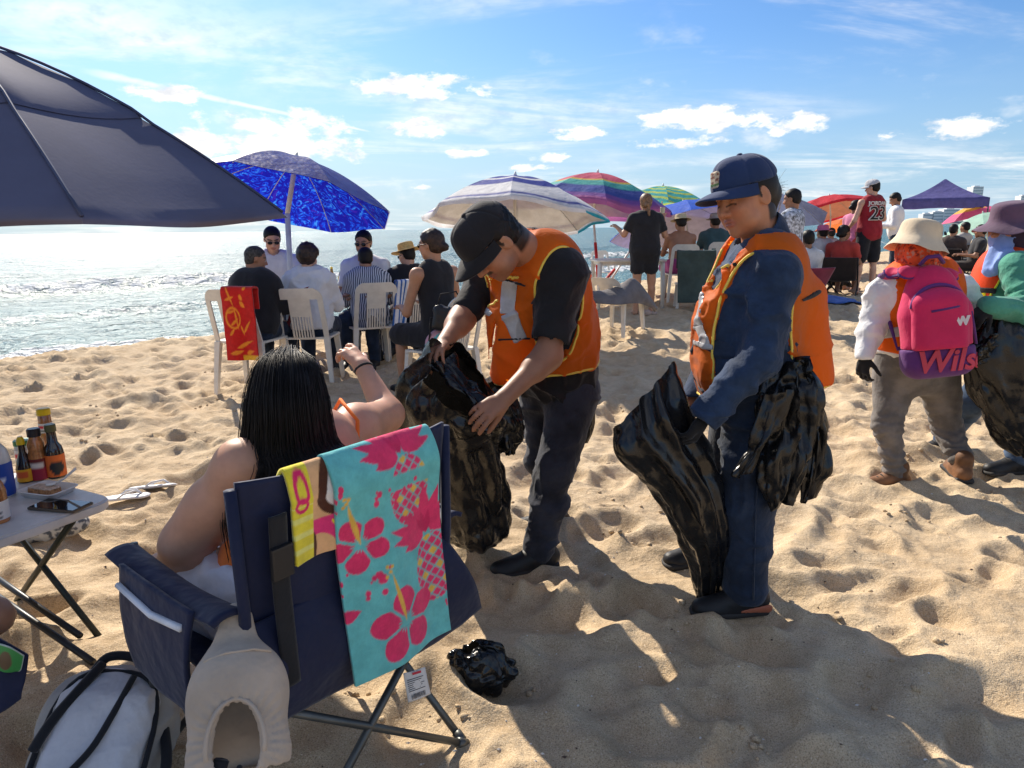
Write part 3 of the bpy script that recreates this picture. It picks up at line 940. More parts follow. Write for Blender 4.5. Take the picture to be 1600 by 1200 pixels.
# ------------------------------------------------------------------ the litter crew
ORANGE = cloth('vest_orange', (1.0, 0.205, 0.014), rough=0.6, var=0.05, transl=0.5, tcol=(1.0, 0.26, 0.015), bump=[(14, 0.35, 3), (46, 0.25, 2), (600, 0.25, 1)])
PIPING = cloth('vest_piping', (0.85, 0.62, 0.10), rough=0.6, var=0.06)
PIPING_LIME = cloth('vest_piping_lime', (0.80, 0.85, 0.05), rough=0.6, var=0.06)
SILVER = mat('reflective_tape', (0.42, 0.425, 0.43), rough=0.35, spec=0.6, var=0.12, vscale=20, bump=[(40, 0.2, 2), (500, 0.2, 1)])
TRIM_BLACK = cloth('black_trim', (0.02, 0.02, 0.022))
NAVY = cloth('navy_drill', (0.022, 0.045, 0.098), var=0.25, vscale=9, bump=[(9, 0.45, 4), (30, 0.35, 3), (500, 0.25, 1)])
NAVY_DENIM = cloth('navy_denim', (0.020, 0.033, 0.062), var=0.28, vscale=8, bump=[(9, 0.45, 4), (30, 0.35, 3), (500, 0.25, 1)])
BLACK_TEE = cloth('black_jersey', (0.016, 0.016, 0.019), var=0.2, bump=[(10, 0.4, 3), (34, 0.25, 2), (600, 0.2, 1)])
CHARCOAL_JEAN = cloth('charcoal_jean', (0.030, 0.033, 0.047), var=0.32, vscale=8, bump=[(9, 0.45, 4), (30, 0.35, 3), (500, 0.25, 1)])
GREY_JEAN = cloth('grey_jean', (0.185, 0.165, 0.150), var=0.22, vscale=8, bump=[(9, 0.35, 4), (34, 0.4, 3), (500, 0.25, 1)])
CAP_NAVY = cloth('cap_navy', (0.020, 0.040, 0.110), var=0.12, bump=[(20, 0.2, 3), (500, 0.3, 1)])
CAP_BLACK = cloth('cap_black', (0.018, 0.017, 0.020), var=0.2, bump=[(20, 0.2, 3), (500, 0.3, 1)])
SHOE_BLACK = mat('shoe_black', (0.014, 0.014, 0.016), rough=0.55, var=0.3, bump=[(60, 0.3, 3)])
SHOE_TAN = mat('shoe_tan', (0.23, 0.105, 0.045), rough=0.7, var=0.3, bump=[(50, 0.4, 3)])
SOLE_DARK = mat('sole_dark', (0.03, 0.028, 0.027), rough=0.7, var=0.3)
GLOVE = cloth('glove_black', (0.012, 0.012, 0.013))


# ------------------------------------------------------------------ plastic sacks
def plastic(name, col=(0.010, 0.010, 0.011), rough=0.21, transl=0.03, tcol=(0.05, 0.045, 0.04), sc=8.0, st=0.8):
    m, g, b = principled(name)
    oc = g.new('ShaderNodeTexCoord').outputs['Object']
    b.inputs['Base Color'].default_value = col + (1,)
    g.put(b.inputs['Roughness'], g.ramp(g.noise(oc, 14, 3), 0.3, 0.7, rough - 0.07, rough + 0.12))
    b.inputs['Specular IOR Level'].default_value = 0.45
    prev = None
    warp = g.vmath('ADD', g.vmath('MULTIPLY', oc, (1, 1, 0.62)), g.vmath('SCALE', g.comb(g.noise(oc, 5, 2), g.noise(g.vmath('ADD', oc, (3, 1, 7)), 5, 2), 0.0), 0.16))
    for f, s_, dist in ((sc * 0.8, st * 0.5, 0.045), (sc * 2.8, st * 0.24, 0.012)):
        vo = g.new('ShaderNodeTexVoronoi'); vo.feature = 'F1'; g.put(vo.inputs['Vector'], warp); vo.inputs['Scale'].default_value = f
        hgt = vo.outputs['Distance']
        bn = g.new('ShaderNodeBump'); bn.inputs['Strength'].default_value = s_; bn.inputs['Distance'].default_value = dist
        g.put(bn.inputs['Height'], hgt)
        if prev is not None: g.put(bn.inputs['Normal'], prev)
        prev = bn.outputs[0]
    g.put(b.inputs['Normal'], prev)
    tr = g.new('ShaderNodeBsdfTranslucent'); tr.inputs[0].default_value = tcol + (1,); g.put(tr.inputs[1], prev)
    mx = g.new('ShaderNodeMixShader'); mx.inputs[0].default_value = transl
    g.l.new(b.outputs[0], mx.inputs[1]); g.l.new(tr.outputs[0], mx.inputs[2]); g.l.new(mx.outputs[0], g.n['Material Output'].inputs[0])
    return m
BAG = plastic('bin_bag_plastic')
BAG_SHINY = plastic('new_bag_plastic', rough=0.16, transl=0.03, sc=16, st=1.0)

def catmull(P, t):
    P = np.asarray(P, float); n = len(P)
    u = np.clip(t, 0, 1) * (n - 1); i = np.clip(u.astype(int), 0, n - 2); f = (u - i)[:, None]
    g = lambda j: P[np.clip(j, 0, n - 1)]
    p0, p1, p2, p3 = g(i - 1), g(i), g(i + 1), g(i + 2)
    return 0.5 * (2 * p1 + (p2 - p0) * f + (2 * p0 - 5 * p1 + 4 * p2 - p3) * f ** 2 + (3 * p1 - p0 - 3 * p2 + p3) * f ** 3)

def sack(name, secs, m, parent=None, nu=72, nv=70, amp=0.02, seed=0, closed=True, tuck=0.0, gather=0.0, loc=None, smooth=True, stretch=(1, 1, 0.45), lobes=7):
    """loft through sections (centre, half-axis a, half-axis b); creased by noise along the normal"""
    C = catmull([s[0] for s in secs], np.linspace(0, 1, nv))
    Aa = catmull([s[1] for s in secs], np.linspace(0, 1, nv)); Bb = catmull([s[2] for s in secs], np.linspace(0, 1, nv))
    th = np.linspace(0, 2 * math.pi, nu, endpoint=False)
    tt = np.linspace(0, 1, nv)
    gm = gather * (1 - tt)[:, None] * np.cos(lobes * th + 3 * np.sin(2 * th + seed))[None, :]
    sc = 1 + gm
    V = C[:, None, :] + (np.cos(th)[None, :] * sc)[..., None] * Aa[:, None, :] + (np.sin(th)[None, :] * sc)[..., None] * Bb[:, None, :]
    V = V.reshape(-1, 3)
    i = np.arange(nv - 1)[:, None]; j = np.arange(nu)[None, :]
    Q = np.stack([i * nu + j, i * nu + (j + 1) % nu, (i + 1) * nu + (j + 1) % nu, (i + 1) * nu + j], -1).reshape(-1, 4)
    N = vnormals(V, Q)
    w = V + 0.05 * np.stack([fbm(V, 6, 2, seed=seed + 1), fbm(V, 6, 2, seed=seed + 2), fbm(V, 6, 2, seed=seed + 3)], 1)
    st = A3(stretch)
    TH, TT = np.meshgrid(th, tt); TT = TT.T if TT.shape[0] != nv else TT
    TH = np.broadcast_to(th[None, :], (nv, nu)).ravel(); TT = np.broadcast_to(tt[:, None], (nv, nu)).ravel()
    q = np.stack([np.cos(TH) * 1.1, np.sin(TH) * 1.1, TT * 2.2 + 0.5 * np.sin(TH + seed)], 1)
    d = amp * (1.1 * fbm(q, 1.6, 2, gain=0.4, seed=seed, ridged=True) + 0.34 * fbm(w, 11, 2, seed=seed + 5, ridged=True) - 0.3)
    V = V + N * d[:, None]
    F = [tuple(q) for q in Q]
    if closed:
        V = np.concatenate([V, [C[-1] + 0 * C[-1]]]); c = len(V) - 1
        F += [((nv - 1) * nu + k, (nv - 1) * nu + (k + 1) % nu, c) for k in range(nu)]
    root = parent_root(parent) if parent is not None else None
    base = V[np.argmin(V[:, 2])] if loc is None else A3(loc)
    if root is not None:
        return mesh_obj(name, rel(root, V), F, m, parent, smooth=smooth)
    o = mesh_obj(name, V - base, F, m, None, smooth=smooth); o.location = tuple(base)
    return o

def sheet(name, rows, m, parent, nu=40, nv=60, amp=0.0, seed=0, thick=0.004, f=6.0, cols=None, root=None):
    """a cloth sheet lofted through rows of points (each row: list of points from left to right)"""
    G_ = np.array([catmull(np.asarray(r, float), np.linspace(0, 1, nu)) for r in rows])
    S = np.stack([catmull(G_[:, j], np.linspace(0, 1, nv)) for j in range(nu)], 1).reshape(-1, 3)
    i = np.arange(nv - 1)[:, None]; j = np.arange(nu - 1)[None, :]; a = i * nu + j
    Q = np.stack([a, a + 1, a + nu + 1, a + nu], -1).reshape(-1, 4)
    N = vnormals(S, Q)
    if amp: S = S + N * (amp * fbm(S, f, 3, seed=seed))[:, None]
    V = np.concatenate([S + N * thick / 2, S - N * thick / 2]); n = len(S)
    bord = np.concatenate([np.arange(nu), np.arange(1, nv) * nu + nu - 1, (nv - 1) * nu + np.arange(nu - 2, -1, -1), np.arange(nv - 2, 0, -1) * nu])
    b2 = np.roll(bord, -1)
    E = np.stack([bord, bord + n, b2 + n, b2], 1)
    Q = np.concatenate([Q, Q[:, ::-1] + n, E])
    uv = np.stack(np.meshgrid(np.linspace(0, 1, nv), np.linspace(0, 1, nu), indexing='ij'), -1).reshape(-1, 2)   # (v along rows, u across)
    c = None
    if cols is not None:
        c1 = sum(cols(np.clip(uv[:, 1] + a / nu, 0, 1), np.clip(uv[:, 0] + b / nv, 0, 1)) for a, b in ((-.3, -.1), (.1, -.3), (.3, .1), (-.1, .3), (0, 0))) / 5; c = np.concatenate([c1, c1])
    r = parent_root(parent) if parent is not None else root
    return mesh_obj(name, rel(r, V) if r is not None else V, Q, m, parent, smooth=True, cols=c)

# ------------------------------------------------------------------ general figure
def place(loc, fdir, s=1.0):
    f = nrm((fdir[0], fdir[1], 0)); r = A3((f[1], -f[0], 0)); loc = A3(loc)
    return lambda x, y, z: loc + r * x * s + f * y * s + A3((0, 0, z * s))

def stand(loc, fdir, H=1.72, lean=0.0, step=0.0, armL=None, armR=None, head=(0, 1, -0.1)):
    s = H / 1.74; q = place(loc, fdir, s)
    J = dict(pelvis=q(0, 0, .92), waist=q(0, lean * .3, 1.05), chest=q(0, lean * .7, 1.27), neck=q(0, lean, 1.45), hipL=q(-.09, 0, .90), hipR=q(.09, 0, .90), knL=q(-.11, step * .5, .49), knR=q(.11, -step * .4, .49),
             anL=q(-.12, step, .085), anR=q(.12, -step, .085), shL=q(-.185, lean * .9, 1.38), shR=q(.185, lean * .9, 1.38))
    aL = armL or ((-.24, 0, 1.10), (-.24, .06, .87)); aR = armR or ((.24, 0, 1.10), (.24, .06, .87))
    J['elL'], J['wrL'] = q(*aL[0]), q(*aL[1]); J['elR'], J['wrR'] = q(*aR[0]), q(*aR[1])
    J['head'] = q(0, lean * 1.25 + .02, 1.605); J['s'] = s
    o = q(0, 0, 0); J['hf'] = q(*head) - o; J['hu'] = A3((0, 0, 1.0)); J['fw'] = nrm((fdir[0], fdir[1], 0))
    return J

def sit(loc, fdir, seat=0.44, s=1.0, lean=0.0, armL=None, armR=None, head=(0, 1, -0.1), feet=0.40):
    q = place(loc, fdir, s); b = seat / s
    J = dict(pelvis=q(0, 0, b + .10), waist=q(0, lean * .3 - .01, b + .23), chest=q(0, lean * .7, b + .44), neck=q(0, lean, b + .61), hipL=q(-.09, 0, b + .08), hipR=q(.09, 0, b + .08), knL=q(-.13, .42, b + .06), knR=q(.13, .42, b + .06),
             anL=q(-.14, feet, .085), anR=q(.14, feet, .085), shL=q(-.19, lean * .9, b + .53), shR=q(.19, lean * .9, b + .53))
    aL = armL or ((-.25, .10 + lean, b + .28), (-.14, .32 + lean, b + .30)); aR = armR or ((.25, .10 + lean, b + .28), (.14, .32 + lean, b + .30))
    J['elL'], J['wrL'] = q(*aL[0]), q(*aL[1]); J['elR'], J['wrR'] = q(*aR[0]), q(*aR[1])
    J['head'] = q(0, lean * 1.2 + .02, b + .765); J['s'] = s
    J['hf'] = q(*head) - q(0, 0, 0); J['hu'] = A3((0, 0, 1.0)); J['fw'] = nrm((fdir[0], fdir[1], 0))
    return J

def hair_prims(c, R, s, style):
    L = lambda x, y, z: c + R @ (A3((x, y, z)) * s)
    g_ = {'short': 0.008, 'curly': 0.026, 'bun': 0.012, 'long': 0.013, 'buzz': 0.003}[style]
    hp = [ell(L(0, -0.016, 0.036), A3((0.077 + g_, 0.096 + g_, 0.084 + g_)) * s, R)]
    if style == 'curly': hp += [ell(L(0, -0.05, 0.0), A3((0.092, 0.08, 0.09)) * s, R, 0.02)]
    else: hp += [ell(L(0, -0.045, -0.02), A3((0.068 + g_ * .6, 0.058 + g_, 0.066)) * s, R, 0.02)]
    if style == 'bun': hp += [ball(L(0, -0.125, -0.03), 0.036 * s, 0.02)]
    hp += [minus(ell(L(0, 0.088, -0.040), A3((0.12, 0.082, 0.112)) * s, R), 0.015)]
    for x in (-1, 1): hp.append(minus(ell(L(x * 0.09, 0.012, -0.036), A3((0.045, 0.034, 0.055)) * s, R), 0.01))
    return hp

def sunglasses(P, c, R, s):
    L = lambda x, y, z: c + R @ (A3((x, y, z)) * s)
    GL = mat('dark_lens', (0.012, 0.012, 0.014), rough=0.12, spec=0.6)
    o = None
    vq = merge(*[solid([ell(L(x * 0.033, 0.094, 0.0), A3((0.028, 0.006, 0.019)) * s, R)], 0.004, 1) for x in (-1, 1)],
               *[solid([cone(L(x * 0.062, 0.088, 0.006), L(x * 0.082, 0.0, 0.006), 0.004, 0.004, 0.0)], 0.003, 0) for x in (-1, 1)], solid([cone(L(-0.012, 0.100, 0.006), L(0.012, 0.100, 0.006), 0.003, 0.003)], 0.0025, 0))
    return put('sunglasses', vq, GL, P)

def brim_hat(P, c, R, s, m, crown=(0.088, 0.105, 0.075), brim=0.07, droop=0.03, z0=0.045, band=None, name='hat', wave=0.0, taper=0.92, flat=False, seed=0):
    """hat with crown and brim around a head frame"""
    n = 40; prof = []
    rx, ry, hh = crown
    V = []; rows = []
    steps = [(1 + brim / rx, -droop, 1), (1 + 0.5 * brim / rx, -droop * 0.45, 0.5), (1.0, 0.0, 0), ((1 + taper) / 2, hh * 0.5, 0), (taper, hh * 0.88, 0), (taper * 0.86, hh * (1.0 if not flat else 0.96), 0), (taper * 0.55, hh * (1.08 if not flat else 0.90), 0), (0.05, hh * (1.12 if not flat else 0.88), 0)]
    for (f, z, bw) in steps:
        for k in range(n):
            a = 2 * math.pi * k / n
            if bw: fx, fy = 1 + (f - 1), 1 + (f - 1) * rx / ry
            else: fx = fy = f
            dz = wave * bw * math.sin(3 * a + seed) + wave * 0.5 * bw * math.sin(7 * a + 1.3)
            V.append(c + R @ (A3((rx * fx * math.cos(a), -0.012 + ry * fy * math.sin(a), z0 + z + dz)) * s))
    V = np.array(V)
    Q = []
    for i in range(len(steps) - 1):
        for k in range(n):
            k2 = (k + 1) % n
            Q.append((i * n + k, i * n + k2, (i + 1) * n + k2, (i + 1) * n + k))
    Q.append(tuple((len(steps) - 1) * n + k for k in range(n)))
    o = mesh_obj(name, rel(parent_root(P), V), Q, m, P, smooth=True)
    so = o.modifiers.new('thick', 'SOLIDIFY'); so.thickness = 0.004; so.offset = 0
    su = o.modifiers.new('sub', 'SUBSURF'); su.levels = 2; su.render_levels = 2
    if band is not None:
        Vb = []
        for z in (0.004, 0.028):
            for k in range(n):
                a = 2 * math.pi * k / n
                e = 1.015 - (1 - taper) * z / hh * 0.9
                Vb.append(c + R @ (A3((rx * e * math.cos(a), -0.012 + ry * e * math.sin(a), z0 + z)) * s))
        mesh_obj('hat_band', rel(parent_root(P), Vb), [(k, (k + 1) % n, n + (k + 1) % n, n + k) for k in range(n)], band, o)
    return o

def figure(label, J, group=None, tone='tan', prof=PROF_M, h=0.0175, hair='short', hairm=None, top=None, sleeve='short', bottom=None, leg='long', shoes=None, glasses=False, hat=None, fat=1.0, loose=0.012, palm=None, skirt=False, closed=False, hem=-0.05, stub=0.0, top_fold=0.006):
    base = (A3(J['anL']) + A3(J['anR'])) / 2; base = A3((base[0], base[1], min(J['anL'][2], J['anR'][2]) - 0.085))
    P = empty('person', base, label, 'person', group)
    s = J['s']; c = A3(J['head']); R = frame(J['hf'], J['hu']); t = A3(TONE[tone] if isinstance(tone, str) else tone)
    hs = min(1.0, s * 1.0) * 1.02
    neck = [cone(J['neck'] + A3((0, 0, -0.05)), c + R @ A3((0, -0.025, -0.06)), 0.058, 0.054, 0.03)]
    body = grow(spine_prims(J, prof), -0.012) + [ball(J['shL'], 0.06, 0.05), ball(J['shR'], 0.06, 0.05)]
    for a, b, d, sd in (('shL', 'elL', 'wrL', 1), ('shR', 'elR', 'wrR', -1)):
        body += limb(J[a], J[b], J[d], 0.050, 0.040, 0.028)
        hd_ = nrm(J[d] - J[b]); pn = A3((0, 0, -1.0)) if palm is None else A3(palm)
        if abs(hd_ @ pn) > 0.8: pn = J['fw']
        body += hand_prims(J[d], hd_, pn, sd, 0.6)
    for a, b, d in (('hipL', 'knL', 'anL'), ('hipR', 'knR', 'anR')):
        body += [cone(J[a], J[b], 0.088 * fat, 0.058 * fat, 0.04), cone(J[b], J[d], 0.055 * fat, 0.038, 0.03), cone(J[b] * .7 + J[d] * .3 - J['fw'] * 0.018, J[b] * .4 + J[d] * .6, 0.045 * fat, 0.035, 0.03)]
        if shoes is None:
            ft = A3((J[d][0], J[d][1], J[d][2] - 0.055))
            body += [cone(J[d], ft + A3((0, 0, 0.01)), 0.036, 0.04, 0.02), cone(ft - J['fw'] * 0.03, ft + J['fw'] * 0.15, 0.035, 0.026, 0.02)]
    hd = solid(neck + head_prims(c, R, hs), h * 0.55, 1)
    put('body', merge(hd, solid(body, h, 1)), SKIN, P, head_cols(c, R, hs, t, closed=closed, stub=stub))
    if hair: put('hair', solid(hair_prims(c, R, hs, hair), h * 0.7, 1, disp=folds(0.012 if hair == 'curly' else 0.003, 32, 5)), hairm or HAIR, P)
    if glasses: sunglasses(P, c, R, hs)
    up = nrm(A3(J['neck']) - A3(J['pelvis']))
    if top is not None:
        tp = spine_prims(J, prof, loose) + ([] if sleeve == 'none' else [ball(J['shL'], 0.072, 0.05), ball(J['shR'], 0.072, 0.05)])
        for a, b, d in (('shL', 'elL', 'wrL'), ('shR', 'elR', 'wrR')):
            if sleeve == 'short':
                e = J[a] * 0.35 + J[b] * 0.65
                tp += [cone(J[a], e, 0.070, 0.064, 0.04)]
            elif sleeve == 'long':
                tp += [cone(J[a], J[b], 0.068, 0.060, 0.04), cone(J[b], J[d], 0.060, 0.045, 0.03)]
        if sleeve != 'none':
            for a, b, d in (('shL', 'elL', 'wrL'), ('shR', 'elR', 'wrR')):
                w_ = nrm(J[d] - J[b]) if sleeve == 'long' else nrm(J[b] - J[a]); e = J[d] if sleeve == 'long' else J[a] * 0.3 + J[b] * 0.7
                tp.append(minus(rbox(e + w_ * 0.115, (0.1, 0.1, 0.1), frame(np.cross(w_, A3((0.1, 0.2, 1))), w_), 0.005)))
        tp += [plane(J['pelvis'] + up * hem, -up), minus(cone(J['neck'] - up * 0.03, c, 0.056, 0.07), 0.01)]
        if sleeve == 'none':
            tp += [minus(ball(J['shL'] + (J['shL'] - J['shR']) * 0.12, 0.075), 0.01), minus(ball(J['shR'] + (J['shR'] - J['shL']) * 0.12, 0.075), 0.01)]
        put('shirt', solid(tp, h, 1, disp=folds(top_fold, 9, 7, (1, 1, 0.8))), top, P)
    if bottom is not None:
        bt = spine_prims(J, prof[:3], 0.010)
        f = {'long': 1.0, 'knee': 0.0, 'short': -0.45, 'mid': -0.15}[leg]
        for a, b, d in (('hipL', 'knL', 'anL'), ('hipR', 'knR', 'anR')):
            if f > 0: bt += [cone(J[a], J[b], 0.108 * fat, 0.080 * fat, 0.05), cone(J[b], J[d], 0.078 * fat, 0.062, 0.03)]
            else: bt += [cone(J[a], J[b] + (J[a] - J[b]) * -f, 0.112 * fat, 0.100 * fat, 0.05)]
        if skirt: bt += [cone(J['pelvis'], (J['knL'] + J['knR']) / 2 + A3((0, 0, 0.12)), 0.15, 0.145, 0.06)]
        bt += [plane(J['waist'] - up * 0.03, up)]
        if f <= 0 and not skirt:
            for a, b in (('hipL', 'knL'), ('hipR', 'knR')): pass
        put('skirt' if skirt else ('trousers' if f > 0 else 'shorts'), solid(bt, h * 1.05, 1, disp=folds(0.007, 9, 17)), bottom, P)
    if shoes is not None:
        for d, k in (('anL', 'knL'), ('anR', 'knR')):
            shoe(P, J[d], J['fw'], L=0.26, col=shoes, sole=SOLE_DARK, h=max(h * 0.85, 0.006), lite=True)
    if hat: hat(P, c, R, hs)
    return P

# ------------------------------------------------------------------ the litter crew
def cap(parent, c, R, s, m, tilt=0.0, brim_len=0.085, emblem=False):
    """baseball cap on a head frame"""
    if tilt:
        Rt = np.array([[1, 0, 0], [0, math.cos(tilt), -math.sin(tilt)], [0, math.sin(tilt), math.cos(tilt)]]); R = R @ Rt
    L = lambda x, y, z: c + R @ (A3((x, y, z)) * s)
    crown = [ell(L(0, -0.010, 0.040), A3((0.088, 0.110, 0.094)) * s, R, 0.01), cone(L(0, 0.050, 0.085), L(0, 0.055, 0.050), 0.045 * s, 0.05 * s, 0.04), plane(L(0, 0, 0.036), -R[:, 2], 0.006),
             plane(L(0, -0.08, 0.040), nrm(-R[:, 2] * 1.0 - R[:, 1] * 0.55), 0.01)]
    def seams(V):
        q = ((V - c) @ R) / s
        a = np.arctan2(q[:, 0], q[:, 1] + 0.01)
        d = np.abs(((a / (math.pi / 3) + 0.5) % 1) - 0.5) * (math.pi / 3) * np.hypot(q[:, 0], q[:, 1])
        return -0.0022 * np.exp(-(d / 0.004) ** 2) + 0.0022 * fbm(V, 18, 2, seed=4)
    o = put('cap', solid(crown, 0.0045, 1, disp=seams), m, parent)
    V = []; F = []
    nu_, nv_ = 24, 10
    for sgn in (1, -1):
        for j in range(nv_):
            for i in range(nu_):
                a = rad(-86 + 172 * i / (nu_ - 1)); t = j / (nv_ - 1)
                rx, ry = 0.087 + t * 0.010, 0.086
                x = rx * math.sin(a); y = -0.012 + 0.022 + ry * math.cos(a) + t * brim_len * max(math.cos(a), 0.0) ** 0.85
                z = 0.041 - 0.26 * x * x / 0.09 * (0.35 + 0.65 * t) - t * t * 0.014 + (0.0022 if sgn > 0 else -0.0022)
                V.append(L(x, y, z))
    n1 = nu_ * nv_
    for j in range(nv_ - 1):
        for i in range(nu_ - 1):
            a = j * nu_ + i
            F.append((a, a + nu_, a + nu_ + 1, a + 1)); F.append((n1 + a + 1, n1 + a + nu_ + 1, n1 + a + nu_, n1 + a))
    e = (nv_ - 1) * nu_
    for i in range(nu_ - 1): F.append((e + i, e + i + n1, e + i + 1 + n1, e + i + 1))
    mesh_obj('brim', rel(parent_root(parent), V), F, m, o, smooth=True)
    put('button', solid([ell(L(0, -0.008, 0.134), A3((0.010, 0.010, 0.006)) * s, R)], 0.002, 1), m, o)
    if emblem:
        EMB = mat('cap_emblem', attr=True, rough=0.8, var=0.1, bump=[(300, 0.5, 1)])
        e_ = [rbox(L(0.0, 0.1005, 0.078), A3((0.019, 0.010, 0.026)) * s, R @ np.array([[1, 0, 0], [0, math.cos(0.22), -math.sin(0.22)], [0, math.sin(0.22), math.cos(0.22)]]), 0.008 * s)]
        def ec(V):
            q = ((V - c) @ R) / s; n = fbm(q, 130, 2, seed=9)
            C = np.where((n > 0.12)[:, None], A3((0.62, 0.5, 0.36)), np.where((n < -0.15)[:, None], A3((0.25, 0.10, 0.07)), A3((0.50, 0.42, 0.30))))
            C[q[:, 2] < 0.060] = (0.72, 0.68, 0.52)
            g_ = (q[:, 2] > 0.060) & (q[:, 2] < 0.067); C[g_] = (0.12, 0.22, 0.08)
            return C
        put('emblem', solid(e_, 0.002, 0), EMB, o, ec)
    return o

def strip(x0, y0, x1, y1, w, Y0, Y1, rnd=0.003):
    """bar lying along a line on the garment, reaching from depth Y0 to Y1; w = width in metres"""
    mx, my = (x0 + x1) / 2, (y0 + y1) / 2
    a, b = W(mx, my, Y0), W(mx, my, Y1); f = nrm(b - a)
    p, q = W(x0, y0, (Y0 + Y1) / 2), W(x1, y1, (Y0 + Y1) / 2)
    R = frame(f, q - p)
    return rbox((a + b) / 2, (w / 2, np.linalg.norm(b - a) / 2, np.linalg.norm(q - p) / 2), R, rnd)

def vest(parent, base, cuts, edges, h=0.009, m=ORANGE, pip=PIPING, disp=None, tapes=(), name='vest', pw=0.005):
    """base: prims of the outer garment, cuts: things taken away (openings), edges: which of them get piping"""
    vq = solid(base + cuts, h, 1, disp=disp, hollow=0.024)
    V = put(name, vq, m, parent)
    ups = [q for q in base if q['op'] == 'u' and q['t'] == 'cone']
    mid = [(q['a'] + q['b']) / 2 for q in ups]; ax0 = mid[0]; axd = nrm(mid[min(5, len(mid) - 1)] - ax0)
    X = vq[0]; rel_ = X - ax0; rad_ = np.linalg.norm(rel_ - np.outer(rel_ @ axd, axd), axis=1)
    for q in edges:
        # bound edge: outermost garment points lying on the cut, taken in order round it
        d = np.abs(_eval(q, X[:, 0], X[:, 1], X[:, 2])) if q['t'] != 'plane' else np.abs((X - q['c']) @ q['n'])
        i = np.where(d < (h * 1.5 if q['t'] != 'plane' else 0.014))[0]
        if len(i) < 8: continue
        c_ = X[i].mean(0)
        if q['t'] == 'plane': e1, e2 = nrm(np.cross(q['n'], A3((0.3, 1, 0)))), None
        elif q['t'] == 'cone': e1 = nrm(np.cross(q['b'] - q['a'], A3((0.3, 1, 0.2))))
        else: e1 = A3((1, 0, 0))
        nrm_ = q['n'] if q['t'] == 'plane' else (nrm(q['b'] - q['a']) if q['t'] == 'cone' else A3((0, 1, 0)))
        e1 = nrm(e1 - nrm_ * (e1 @ nrm_)); e2 = np.cross(nrm_, e1)
        cc = ax0 + axd * ((c_ - ax0) @ axd) if q['t'] == 'plane' else (q['c'] if q['t'] != 'cone' else (q['a'] + q['b']) / 2)
        ang = np.arctan2((X[i] - cc) @ e2, (X[i] - cc) @ e1); nb = 84
        bins = ((ang + math.pi) / (2 * math.pi) * nb).astype(int) % nb
        pts = [X[i[bins == k]][np.argsort(rad_[i[bins == k]])[-3:]].mean(0) if (bins == k).any() else None for k in range(nb)]
        runs = []; cur = []
        for k in list(range(nb)) + [0]:
            p = pts[k]
            if p is not None and (not cur or np.linalg.norm(p - cur[-1]) < 0.055): cur.append(p)
            elif p is not None: runs.append(cur); cur = [p]
        runs.append(cur)
        for r_ in runs:
            if len(r_) < 5: continue
            r_ = np.array(r_)
            for _ in range(3): r_[1:-1] = 0.25 * r_[:-2] + 0.5 * r_[1:-1] + 0.25 * r_[2:]
            mb = MB(); mb.tube(rel(parent_root(parent), catmull(r_, np.linspace(0, 1, len(r_) * 2))), pw, 6); mb.build('piping', pip, V, True)
    for (masks, mm, nm, gr) in tapes:
        b_ = grow(base, gr) + list(cuts) + [isect(q) for q in masks]
        put(nm, largest(*solid(b_, h * 0.5, 2, disp=disp, hollow=0.016)), mm, V)
    return V

